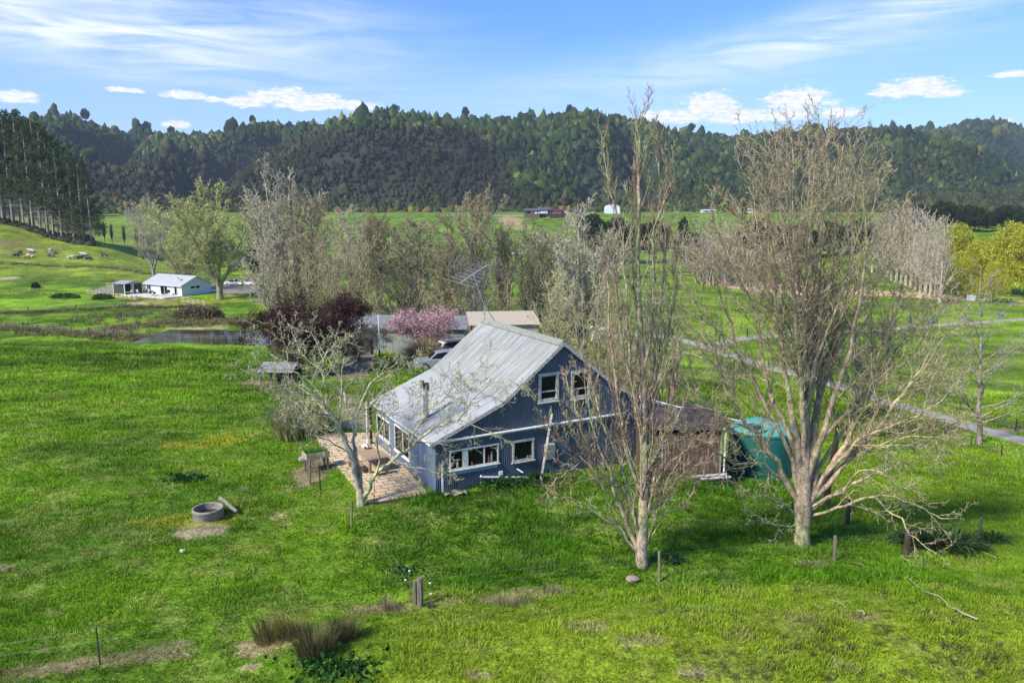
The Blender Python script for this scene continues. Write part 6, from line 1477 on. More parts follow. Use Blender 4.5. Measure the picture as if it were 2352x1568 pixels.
# ---------------------------------------------------------------- white farmhouse across the pond
def far_house():
    A = G(*Zf(1288, 372)); Y = A.y
    # corner nearest the camera is where gable end and patio side meet; gable goes right/back, long side goes left/back
    rz = R(31); L, W = 13.2, 8.0; hw, hr = 2.45, 4.25
    h = empty('farmhouse', (A.x, Y, A.z), 'white bungalow with a pale grey iron roof across the pond', 'house', rz=rz)
    wl = mat('weatherboard', (.62, .67, .75), .6, var=.06, scale=2); rf = mat('pale_roof', (.52, .53, .56), .5, var=.10, scale=2, stretch=(10, .3, 1))
    # local: x along the gable end (0..W), y back along the ridge (0..L) with the long side x=0 facing the patio
    holes = [(1.0, 2.6, .1, 2.05), (4.6, 7.6, .1, 2.05), (8.8, 9.4, .1, 2.05), (11.0, 12.5, .9, 2.05)]
    return h, rz, L, W, hw, hr, wl, rf, holes
def build_far_house():
    h, rz, L, W, hw, hr, wl, rf, holes = far_house()
    rz = R(-58); h.rotation_euler = (0, 0, R(60))
    # local x: along gable end to the right, local y: away; the long side runs along local (-cos, +sin) -> build in local frame with long axis on y
    b = B(); b.box(0, .12, 0, L, -.6, hw); b.box(W-.12, W, 0, L, -.6, hw); b.box(.12, W-.12, L-.12, L, -.6, hw)
    b.box(.12, W-.12, 0, .12, -.6, hw); b.prism([(0, hw+.003), (W, hw+.003), (W/2, hr-.05)], 0, .12); b.prism([(0, hw+.003), (W, hw+.003), (W/2, hr-.05)], L-.12, L); b.build('wall', wl, h)
    for s in (0, 1):
        b = B(); o = .45; sl = (hr-hw)/(W/2); x0, x1 = ((-o, W/2) if s == 0 else (W+o, W/2)); z0 = hw-o*sl
        nn = 60; 
        for i in range(nn):
            y = -.4+(L+.8)*i/nn; y2 = -.4+(L+.8)*(i+1)/nn; k = .03 if i % 2 else 0
            b.add([(x0, y, z0+.10+k), (x1, y, hr+.08+k), (x1, y2, hr+.08+k), (x0, y2, z0+.10+k)], [(0, 1, 2, 3)])
        b.add([(x0, -.4, z0+.07), (x1, -.4, hr+.05), (x1, L+.4, hr+.05), (x0, L+.4, z0+.07)], [(3, 2, 1, 0)])
        b.build('roof', rf, h)
    for y in (-.43, L+.41):
        b = B(); b.beam((-.45, y, hw-.15), (W/2, y, hr+.06), .04, .22); b.beam((W+.45, y, hw-.15), (W/2, y, hr+.06), .04, .22); b.build('bargeboard', plastic_w, h)
    b = B(); b.beam((-.48, -.4, hw-.16), (-.48, L+.4, hw-.16), .12, .13); b.build('gutter', plastic_w, h)
    b = B(); b.tube([(-.05, -.05, 0), (-.05, -.05, hw-.2)], .06, 6); b.build('downpipe', plastic_w, h)
    for (a, c, z0, z1) in holes:
        f = B(); f.box(-.05, -.004, a, a+.08, z0, z1); f.box(-.05, -.004, c-.08, c, z0, z1); f.box(-.05, -.004, a+.08, c-.08, z1-.08, z1); f.box(-.05, -.004, a+.08, c-.08, z0, z0+.08); m = (a+c)/2; f.box(-.045, -.004, m-.04, m+.04, z0+.08, z1-.08)
        fo = f.build('sliding_door' if z0 < .5 else 'window', plastic_w, h); p = B(); p.box(-.02, -.006, a+.081, c-.081, z0+.081, z1-.081); p.build('pane', darkglass, fo)
        if z0 < .5: p = B(); p.box(-.03, -.0205, a+.1, a+.5, z0+.1, z1-.1); p.build('curtain', plastic_w, fo)
    f = B(); f.box(2.3, 4.9, -.05, -.004, 1.45, 1.53); f.box(2.3, 4.9, -.05, -.004, 2.05, 2.13); f.box(2.3, 2.38, -.05, -.004, 1.53, 2.05); f.box(4.82, 4.9, -.05, -.004, 1.53, 2.05); f.box(3.5, 3.7, -.05, -.004, 1.53, 2.05); fo = f.build('window', plastic_w, h)
    p = B(); p.box(2.381, 3.499, -.02, -.006, 1.531, 2.049); p.box(3.701, 4.819, -.02, -.006, 1.531, 2.049); p.build('pane', darkglass, fo)
    # satellite dish on the roof
    b = B(); b.tube([(1.6, 2.9, 3.1), (1.6, 2.9, 3.9)], .03, 6); b.lathe([(0, 0), (.3, .05), (.42, .16)], (1.45, 2.75, 3.85), 12); b.beam((1.1, 2.4, 3.7), (2.1, 3.4, 3.9), .04, .04); b.build('satellite_dish', steel, h)
    M = Matrix.Translation(h.location) @ Matrix.Rotation(R(60), 4, 'Z')
    # terrace slab
    b = B(); b.box(-5.2, -.02, -.3, L+1.5, -.5, .10); o = b.build('far_patio', mat('pale_concrete', (.66, .60, .55), .8, var=.1), None); o.matrix_world = M; o['kind'] = 'structure'
    # pergola shade house at the far end
    e = empty('pergola', M @ Vector((-3.2, L+.6, .1)), 'open white-framed pergola with dark shade cloth at the end of the white bungalow', 'pergola', rz=R(60))
    dk = mat('shade_cloth', (.055, .055, .058), .9, var=.2)
    for (x, y) in ((-1.6, 0), (2.8, 0), (-1.6, 4.2), (2.8, 4.2), (.6, 0)): b = B(); b.box(x-.08, x+.08, y-.08, y+.08, -.4, 2.35); b.build('post', plastic_w, e)
    b = B(); b.box(-1.52, -1.48, .1, 4.1, .1, 2.3); b.box(.7, 2.7, -.03, .01, .1, 2.3); b.box(-1.5, 2.7, 4.16, 4.2, .1, 2.3); b.build('shade_wall', dk, e)
    b = B(); b.prism([(-1.9, 2.36), (3.1, 2.36), (.6, 2.95)], -.3, 4.5); b.build('roof', mat('pergola_roof', (.36, .35, .33), .6), e)
    b = B(); b.box(-4.0, -1.9, 1.5, 1.6, 2.2, 2.3); b.build('beam', plastic_w, e)
    # furniture on the terrace
    def chair(x, y, rzz, lab, c):
        q = empty('patio_chair', M @ Vector((x, y, .10)), lab, 'chair', 'chairs on the bungalow terrace', R(60)+rzz)
        b = B(); b.box(-.28, .28, -.28, .28, .40, .46); b.build('seat', c, q); b = B(); b.box(-.28, .28, .26, .31, .46, 1.0); b.build('backrest', c, q)
        for sx in (-.25, .25):
            for sy in (-.25, .25): b = B(); b.box(sx-.025, sx+.025, sy-.025, sy+.025, 0, .40); b.build('leg', c, q)
    navy = mat('navy_plastic', (.02, .035, .06), .5); wh = plastic_w
    for i, (x, y, r_, lab, c) in enumerate([(-1.0, 9.6, .4, 'dark blue chair nearest the wall of the white bungalow', navy), (-1.1, 10.7, .2, 'dark blue chair second along the bungalow wall', navy), (-1.0, 11.8, .5, 'dark blue chair beside the shade cloth', navy), (-3.6, 5.0, 1.2, 'white framed chair at the front of the bungalow terrace', wh),
                                   (-2.2, 12.9, 2.0, 'white chair near the pergola', wh), (-3.3, 13.4, 2.4, 'white chair at the outer corner of the pergola', wh), (-2.1, 3.7, .7, 'dark chair beside the barbecue', navy)]): chair(x, y, r_, lab, c)
    q = empty('patio_table', M @ Vector((-2.9, 6.5, .1)), 'round dark blue covered table in the middle of the bungalow terrace', 'table', rz=.2); b = B(); b.lathe([(0, .78), (.8, .76), (.82, .5), (.2, .5)], n=16); b.build('table_top', navy, q); b = B(); b.lathe([(0, 1.15), (.25, 1.1), (.3, .78)], n=10); b.build('parasol_cover', navy, q); b = B(); b.tube([(0, 0, 0), (0, 0, .5)], .08, 8); b.build('pedestal', navy, q)
    q = empty('barbecue', M @ Vector((-1.0, 3.4, .1)), 'black kettle barbecue standing by the bungalow door', 'barbecue'); b = B(); b.ell((0, 0, .95), (.45, .4, .38), 12, 8); b.build('kettle', black, q, smooth=True)
    for a in (0, 2.1, 4.2): b = B(); b.tube([(math.cos(a)*.3, math.sin(a)*.3, 0), (math.cos(a)*.15, math.sin(a)*.15, .7)], .03, 5); b.build('leg', black, q)
    q = empty('firewood_pile', M @ Vector((W+.2, -1.6, 0)), 'grey heap of timber offcuts by the gable end of the white bungalow', 'heap'); rg = random.Random(2); b = B()
    for i in range(16): b.beam((rg.uniform(-.9, .9), rg.uniform(-.5, .5), .1+.03*i), (rg.uniform(-.9, .9), rg.uniform(-.5, .5), .2+.03*i), .16, .08)
    b.build('offcuts', mat('offcut', (.30, .31, .33), .8, var=.5, scale=3), q)
    return M
MF = build_far_house()

# ---------------------------------------------------------------- fences
def gx(px_, py_): g = G(px_, py_); return Vector((g.x, g.y, g.z))
def fence(name, label, posts, hp, wp, pm, rails=None, rm=None, wires=(), wr=.012, grp=None, rail_h=.14, rail_t=.04, cat='fence'):
    """posts: list of ground points; parts: post, rail, wire (each run of wire one part)"""
    o0 = posts[0]; r = empty(name, o0, label, cat, grp); P_ = [p-o0 for p in posts]; rg = random.Random(len(posts))
    for i, p in enumerate(P_):
        h = hp[i] if hasattr(hp, '__len__') else hp*rg.uniform(.93, 1.06); w = wp[i] if hasattr(wp, '__len__') else wp; m_ = pm[i] if isinstance(pm, list) else pm
        tl = Vector((rg.uniform(-.05, .05), rg.uniform(-.05, .05), 0))*h
        b = B(); b.tube([p+Vector((0, 0, -.35)), p+Vector((0, 0, h*.5))+tl*.5, p+Vector((0, 0, h))+tl], [w*.5, w*.5, w*.47], 7); b.build('post', m_, r)
    for hh in (rails or ()):
        for a, c in zip(P_[:-1], P_[1:]): b = B(); b.beam(a+Vector((0, 0, hh)), c+Vector((0, 0, hh)), rail_t, rail_h); b.build('rail', rm or pm, r)
    for f in wires:
        b = B(); hs = [(hp[i] if hasattr(hp, '__len__') else hp)*f for i in range(len(P_))]; b.tube([p+Vector((0, 0, hs[i])) for i, p in enumerate(P_)], wr, 4); b.build('wire', wire, r)
    return r
post_pale = mat('pale_rail', (.50, .42, .27), .8, var=.2, scale=3)
def fpx(lst): return [gx(a, b) for a, b in lst]
def between(a, c, n): return [a.lerp(c, i/(n-1)) for i in range(n)]
def onground(L): return [Vector((p.x, p.y, gz_(p.x, p.y))) for p in L]
a, c = gx(*Zf(75, 345)), gx(*Zf(710, 432)); fence('rail_fence', 'pale post and rail fence running in front of the bungalow terrace on the left', onground(between(a, c, 13)), 1.25, .16, wood_old, (.35, .72, 1.08), post_pale)
a2, c2 = gx(*Zf(1270, 455)), gx(*Zf(1592, 515)); fence('rail_fence', 'short pale post and rail fence below the gable end of the white bungalow', onground(between(a2, c2, 6)), 1.35, .16, wood_old, (.35, .75, 1.15), post_pale)
fence('rail_fence', 'post and rail fence curving behind the gravel yard beside the white bungalow', fpx([Zf(75, 335), Zf(90, 300), Zf(140, 275), Zf(220, 262), Zf(320, 255), Zf(430, 262), Zf(520, 268)]), 1.1, .14, wood_old, (.4, .95), post_pale)
fence('wire_gate', 'thin wire mesh gate between the two pale rail fences', fpx([Zf(712, 432), Zf(900, 425), Zf(1080, 432), Zf(1155, 425), Zf(1268, 440)]), 1.1, .07, steel, (), None, (.15, .4, .65, .9, 1.0), .012)
fence('rail_fence', 'grey post and rail fence behind the parked utility trucks', onground(between(gx(*Zf(1640, 205)), gx(*Zf(2380, 200)), 9)), 1.2, .14, wood_old, (.4, .8, 1.1), wood_old)
fence('wire_fence', 'wire fence with dark posts along the near bank of the pond', fpx([(x, np.interp(x, [0, 80, 180, 290, 385, 500, 700], [755, 758, 764, 772, 781, 784, 788])) for x in (-20, 16, 52, 86, 125, 165, 205, 240, 262, 300, 345, 385, 420, 458, 490, 520, 550, 585, 620, 660)]), 1.0, .12, wood_dark, (), None, (.3, .6, .9), .014)
fence('wire_fence', 'wire fence with widely spaced dark posts above the pond', fpx([(-30, 722), (66, 716), (175, 710), (290, 706), (412, 705), (500, 708)]), 1.15, .13, wood_dark, (), None, (.4, .9), .014)
fence('strainer_posts', 'pair of stout dark gate posts above the brown scrub heap', fpx([Zf(1210, 545), Zf(1262, 558), Zf(1290, 552)]), [.9, 1.2, 1.3], [.08, .24, .08], wood_dark)
fence('wire_fence', 'wire fence below the sheltered cattle on the far left slope', fpx([(385, 610), (340, 604), (290, 600), (230, 596), (170, 594), (100, 592)]), .9, .1, wood_dark, (), None, (.9,), .014)
fence('wire_fence', 'dark fence line in the shaded valley right of the pines', fpx([(400, 592), (425, 598), (452, 606), (478, 614)]), 1.2, .16, wood_dark, (), None, (.4, .9), .02)
# foreground wire fence with its odd posts
def fore_fence():
    P_ = fpx([(230, 1526), (966, 1392), (1515, 1334), (1917, 1288), (2082, 1278), (2250, 1236)])
    fence('wire_fence', 'foreground wire fence running past the old strainer post', [P_[0]-Vector((4.5, 1.2, 0)), P_[0], P_[1], P_[2], P_[3], P_[4], P_[5]], [1.0, 1.22, 1.02, 1.12, 1.02, 1.12, .95], [.045, .045, .21, .11, .13, .24, .15], [wood_dark, wood_dark, wood_old, wood_green, wood_old, mat('rotten_post', (.11, .075, .05), .95, var=.5, scale=5, bump=.4), wood_old], (), None, (.62, .92), .0018)
    fence('wire_fence', 'old paddock fence climbing from the strainer post past the bare tree to the raised planter', [P_[1]+Vector((-.2, .15, 0))]+fpx([(808, 1214), (712, 1112), (648, 1000), (643, 940)]), [.8, 1.22, 1.25, 1.3, 1.2], [.14, .09, .11, .14, .12], wood_old, (), None, (.62, .92), .0018)
    g = gx(736, 1128); r = empty('steel_standard', g, 'thin black steel fence standard beside the raised planter', 'post'); b = B(); b.beam((0, 0, -.2), (0, 0, 1.28), .05, .05); b.build('post', black, r)
    # white insulators on the strainer post wires
    s = P_[1]
    for k, (dx, dy, dz, lab) in enumerate([(-.42, .55, .98, 'white ceramic insulator on the wire up and left of the strainer post'), (.32, .05, .80, 'white insulator right of the strainer post, upper wire'), (.34, .05, .42, 'white insulator right of the strainer post, lower wire'), (-.55, .5, .68, 'white insulator left of the strainer post, middle wire')]):
        q = empty('insulator', s+Vector((dx, dy, dz)), lab, 'insulator', 'insulators at the strainer post'); b = B(); b.ell((0, 0, 0), (.04, .028, .028), 8, 5); b.build('insulator', plastic_w, q, smooth=True)
fore_fence()
# roadside fences on the right, with stock-road posts
fence('wire_fence', 'stock fence with stout black posts above the side road', fpx([(1545, 772), (1644, 772), (1716, 768), (1790, 760), (1905, 752), (1985, 748), (2090, 738), (2152, 738), (2216, 734), (2255, 728), (2352, 722)]), 1.35, .22, wood_dark, (), None, (.3, .6, .9), .018)
fence('wire_fence', 'stock fence on the lower side of the side road', fpx([(1652, 788), (1664, 812), (1716, 776), (1800, 768), (1900, 766)]), 1.3, .2, wood_dark, (), None, (.4, .85), .016)
fence('wire_fence', 'wire fence along the upper side of the main gravel road', fpx([(1664, 812), (1702, 824), (1765, 846), (1840, 858), (1905, 872), (2030, 886), (2120, 914), (2205, 944), (2332, 990), (2440, 1030)]), 1.15, .13, wood_dark, (), None, (.3, .6, .9), .012)
fence('wire_fence', 'wire fence along the lower grassy side of the main gravel road', fpx([(2030, 945), (2080, 965), (2135, 985), (2175, 1000), (2230, 1022), (2300, 1048), (2352, 1068), (2420, 1095)]), 1.1, .10, wood_dark, (), None, (.3, .6, .9), .012)
fence('wire_fence', 'thin fence along the far edge of the sand arena', fpx([(1600, 640), (1680, 632), (1760, 634), (1850, 640), (1950, 650), (2060, 662), (2180, 672), (2352, 690)]), 1.2, .12, wood_dark, (), None, (.9,), .02)
for k, (p, lab) in enumerate([((1709, 866), 'white marker post on the grass between the poplar and the main road'), ((1672, 1118), 'thin leaning white stake in front of the green tank'), ((1498, 1145), 'white pipe stub standing right of the poplar trunk base')]):
    g = gx(*p); r = empty('marker_post', g, lab, 'post'); b = B(); h = (1.0, .75, 1.0)[k]; b.tube([(0, 0, -.2), ((0, -.12, .04)[k], 0, h)], (.055, .02, .05)[k], 6); b.build('post', plastic_w, r)
g = gx(1905, 990); r = empty('stump_post', gx(1945, 1205), 'old dark fence post among the low branches right of the largest trunk', 'post'); b = B(); b.tube([(0, 0, -.2), (.03, 0, 1.15)], [.12, .09], 7); b.build('post', wood_dark, r)
r = empty('broken_trunk', gx(1895, 1165), 'broken reddish dead stem standing behind the largest tree', 'dead stem'); b = B(); b.tube([(0, 0, -.3), (.1, 0, 1.6), (.35, .1, 3.2), (.3, .1, 4.6)], [.17, .15, .12, .03], 8); b.build('stem', mat('dead_red', (.14, .075, .045), .95, var=.5, scale=5, stretch=(3, 3, .6), bump=.5), r)
# guard rail of the distant road on the right
def rail_far():
    P_ = [at(x, 535, 318) for x in range(2200, 2400, 22)]; P_ = [Vector((p.x, p.y, gz_(p.x, p.y))) for p in P_]; fence('guard_rail', 'white guard rail of the distant road behind the willows', P_, .8, .14, plastic_w, (.6,), plastic_w, rail_h=.35, rail_t=.1)
rail_far()

# ---------------------------------------------------------------- sheds behind the house
beige = mat('beige_iron', (.44, .38, .29), .6, var=.12, scale=2, stretch=(8, 8, .3)); timber_g = mat('grey_timber', (.24, .22, .18), .85, var=.3, scale=3)
def carport():
    # roof corners from the photo, at depth about 75
    z = None; Y = 72; c = at(1237, 790, Y); gzv = gz_(c.x, Y); r = empty('carport_shed', (c.x, Y, gzv), 'beige corrugated open-fronted farm shed behind the house ridge', 'shed', rz=R(6))
    H = at(1237, 745, Y).z-gzv; W, D_ = 6.4, 5.2; Hf = H+.35
    b = B(); corr = lambda b_, x0, x1, y, z0, z1: [b_.box(x0+i*.2, x0+i*.2+.1, y-.02, y, z0, z1) for i in range(int((x1-x0)/.2))]
    b.box(-W+2.0, 0, 0, .04, -1.2, H); corr(b, -W+2.0, 0, 0, -1.2, H-.01); b.box(-.04, 0, .04, D_, -1.2, H); b.box(-W+2.0, 0, D_-.04, D_, -1.2, H+.3); b.build('wall', beige, r)
    b = B()
    for i in range(26): x0 = -W-.3+(W+.5)*i/26; k = .02*(i % 2); b.add([(x0, -.3, H+.04+k), (x0+(W+.5)/26, -.3, H+.04+k), (x0+(W+.5)/26, D_+.3, Hf+.25+k), (x0, D_+.3, Hf+.25+k)], [(0, 1, 2, 3)])
    b.box(-W-.3, .2, -.3, D_+.3, H-.0, H+.02) if False else None
    b.build('roof', mat('tan_roof', (.50, .42, .31), .6, var=.08, scale=2), r)
    b = B(); b.beam((-W-.3, -.32, H-.04), (-W-.3, D_+.3, Hf+.16), .06, .22); b.build('barge_board', timber_g, r)
    for (x, y) in ((-W, .1), (-W, D_*.5), (-W, D_-.1)): b = B(); b.box(x-.09, x+.09, y-.09, y+.09, -1.2, H+.1); b.build('post', timber_g, r)
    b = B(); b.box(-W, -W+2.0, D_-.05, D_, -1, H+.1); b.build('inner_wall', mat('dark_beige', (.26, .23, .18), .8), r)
carport()
def barn():
    Y = 84; c = at(800, 770, Y); z = gz_(c.x, Y); r = empty('long_barn', (c.x, Y, z), 'long low grey iron barn behind the cherry and the twiggy bush', 'barn', rz=R(-2)); H = 3.0; W = 13
    gi = mat('grey_iron', (.33, .34, .33), .6, var=.25, scale=2, stretch=(6, 6, .3), grime=((.16, .17, .12), .9, .5, .7))
    b = B(); b.box(1.8, W, 0, .06, -1.5, H); 
    for i in range(int((W-1.8)/.25)): b.box(1.8+i*.25, 1.8+i*.25+.1, -.025, -.001, -1.5, H-.01)
    b.box(-1.8, W, 5, 5.06, -1.5, H+.5); b.box(W-.06, W, .06, 5, -1.5, H); b.build('wall', gi, r)
    b = B(); b.add([(-2.2, -.4, H+.05), (W+.3, -.4, H+.05), (W+.3, 5.3, H+.85), (-2.2, 5.3, H+.85)], [(0, 1, 2, 3)]); b.add([(-2.2, -.4, H), (W+.3, -.4, H), (W+.3, 5.3, H+.8), (-2.2, 5.3, H+.8)], [(3, 2, 1, 0)]); b.build('roof', mat('grey_roof', (.24, .245, .25), .6, var=.4, scale=1.5), r)
    b = B(); b.box(2.4, 2.75, -.06, -.03, -.9, 1.9); b.build('door', black, r)
    for x in (-1.9, 0): b = B(); b.box(x-.08, x+.08, 0, .16, -1.5, H); b.build('post', timber_g, r)
    q = empty('timber_stack', (c.x-.2, Y-.6, z-.6), 'leaning poles and planks in the dark opening of the long barn', 'timber stack'); rg = random.Random(4)
    b = B()
    for i in range(14): x = rg.uniform(-1.5, 1.5); b.beam((x, 0, 0), (x+rg.uniform(-.9, .9), .7, rg.uniform(1.6, 2.9)), .09, .05)
    b.build('planks', wood_old, q)
    q = empty('plastic_drum', gx(862/1.0, 783), 'small blue-grey drum by the barn door', 'drum'); b = B(); b.lathe([(0, 0), (.3, 0), (.32, .45), (.3, .9), (0, .92)], n=14); b.build('drum', mat('drum', (.22, .26, .32), .5), q, smooth=True)
    # dark shed roof between barn and carport
    Y2 = 95; c = at(1035, 735, Y2); z2 = gz_(c.x, Y2); r = empty('old_shed', (c.x, Y2, z2), 'old grey gabled shed half hidden behind the cherry tree', 'shed', rz=.4); H = at(1035, 735, Y2).z-z2
    b = B(); b.box(-2.5, 2.5, -2, 2, -1, H*.72); b.build('wall', gi, r)
    for s in (-1, 1): b = B(); b.beam((s*1.35, 0, H*.72+.55), (s*1.35+.001, .001, H*.72+.55), .1, .1) if False else b.add([(s*2.9, -2.3, H*.70), (0, -2.3, H), (0, 2.3, H), (s*2.9, 2.3, H*.70)], [(0, 1, 2, 3)] if s > 0 else [(3, 2, 1, 0)]); b.build('roof', mat('old_grey_roof', (.22, .22, .21), .7, var=.3, scale=1), r)
barn()
def pole():
    Y = 66; c = at(872, 818, Y); z = gz_(c.x, Y); r = empty('lamp_pole', (c.x, Y, z), 'slim pole by the drive, white above and black below', 'pole'); h = at(872, 722, Y).z-z
    b = B(); b.tube([(0, 0, -.2), (0, 0, h*.38)], .07, 8); b.build('base', black, r); b = B(); b.tube([(0, 0, h*.38), (0, 0, h)], .055, 8); b.build('pole', plastic_w, r)
pole()
# small stock shelter with low iron roof
def shelter():
    g = gx(635, 885); r = empty('stock_shelter', g, 'small stock shelter with a low corrugated iron roof beside the purple tree', 'shelter', rz=R(-6)); W, D_, H = 2.7, 2.2, 1.15
    b = B(); n = 36
    for i in range(n):
        t0, t1 = i/n, (i+1)/n; k = lambda t: .035*math.sin(t*math.pi*2*9)
        b.add([(-W/2-.15, -.25+(D_*.62)*t0, H+.62*t0+k(t0)), (W/2+.15, -.25+(D_*.62)*t0, H+.62*t0+k(t0)), (W/2+.15, -.25+(D_*.62)*t1, H+.62*t1+k(t1)), (-W/2-.15, -.25+(D_*.62)*t1, H+.62*t1+k(t1))], [(0, 1, 2, 3)])
    b.build('roof', mat('bright_iron', (.17, .18, .20), .6, .1, var=.25, scale=3), r, smooth=True)
    b = B(); b.add([(-W/2-.1, D_*.62-.25, H+.65), (W/2-.4, D_*.62-.25, H+.65), (W/2-.6, D_, H+.35), (-W/2, D_, H+.35)], [(0, 1, 2, 3)]); b.build('back_roof', mat('rust_roof', (.34, .26, .17), .9, var=.4, scale=4), r)
    for i in range(5): b = B(); b.box(-W/2+.9, W/2-.1, .9, .94, .05+i*.2, .2+i*.2); b.build('slat', wood_dark, r)
    b = B(); b.box(-W/2+.8, W/2, D_-.06, D_, 0, H+.3)
    b.build('wall', wood_dark, r)
    for (x, y) in ((-W/2, 0), (W/2, 0), (-W/2+.7, .5), (-W/2, D_-.1), (W/2, D_-.1)): b = B(); b.box(x-.06, x+.06, y-.06, y+.06, -.3, H+.1); b.build('post', wood_old, r)
    q = empty('feed_tub', g+Vector((.45, .05, 0)), 'black feed tub under the stock shelter roof', 'tub'); b = B(); b.lathe([(0, .05), (.25, .05), (.33, .42), (.36, .42), (.30, 0)], n=14); b.build('tub', black, q, smooth=True)
    g2 = gx(665, 882); q = empty('orange_drum', g2+Vector((.25, .35, .35)), 'orange plastic drum beside the stock shelter', 'drum'); b = B(); b.lathe([(0, 0), (.24, .02), (.28, .2), (.24, .42), (0, .46)], n=14); b.build('drum', mat('orange_plastic', (.62, .13, .03), .5), q, smooth=True)
    q = empty('gate_frame', gx(658, 902), 'dark post with a pale pipe gate right of the stock shelter', 'gate'); b = B(); b.box(-.12, .12, -.06, .06, -.2, 1.5); b.build('post', black, q); b = B(); b.tube([(-.1, 0, 1.4), (.55, .3, .95), (.7, .4, .1)], .03, 6); b.tube([(0, 0, .1), (.7, .4, .1)], .03, 6); b.build('pipe_frame', steel, q)
shelter()
def aerial():
    base = HM @ Vector((HW, HL-.1, H3+.05)); Y = base.y
    r = empty('tv_aerial', base, 'tall leaning television aerial mast with cross rods at the far end of the ridge', 'aerial')
    Z5 = lambda x, y: zz(x, y, 2.138, 1000, 600)
    P5 = lambda x, y, d=0: at(*Z5(x, y), Y+d)-base
    b = B(); b.tube([P5(1830, 1293), P5(1743, 1160)], .032, 8); b.tube([P5(1745, 1165), P5(1680, 985), P5(1660, 915)], .022, 6); b.build('mast', steel, r, smooth=True)
    b = B(); b.tube([P5(1748, 1285), P5(1745, 1165)], .02, 6); b.box(*(lambda p: (p.x-.06, p.x+.06, p.y-.04, p.y+.04, p.z-.08, p.z+.08))(P5(1746, 1230))); b.build('bracket', steel, r)
    b = B(); b.tube([P5(1550, 985, -.6), P5(1770, 840, .8)], .022, 6); b.build('boom', mat('aerial_alloy', (.62, .62, .60), .4, .3, var=.1), r)
    for (x0, y0, x1, y1) in [(1415, 950, 1675, 1022), (1475, 935, 1695, 1003), (1512, 920, 1715, 974), (1548, 902, 1735, 950), (1595, 883, 1745, 926), (1640, 875, 1755, 902), (1690, 850, 1790, 868), (1735, 832, 1782, 842)]:
        f = ((x0+x1)/2-1550)/220; b = B(); b.tube([P5(x0, y0, -.6+1.4*f-.3), P5(x1, y1, -.6+1.4*f+.3)], .012, 5); b.build('rod', MATS['aerial_alloy'], r)
aerial()

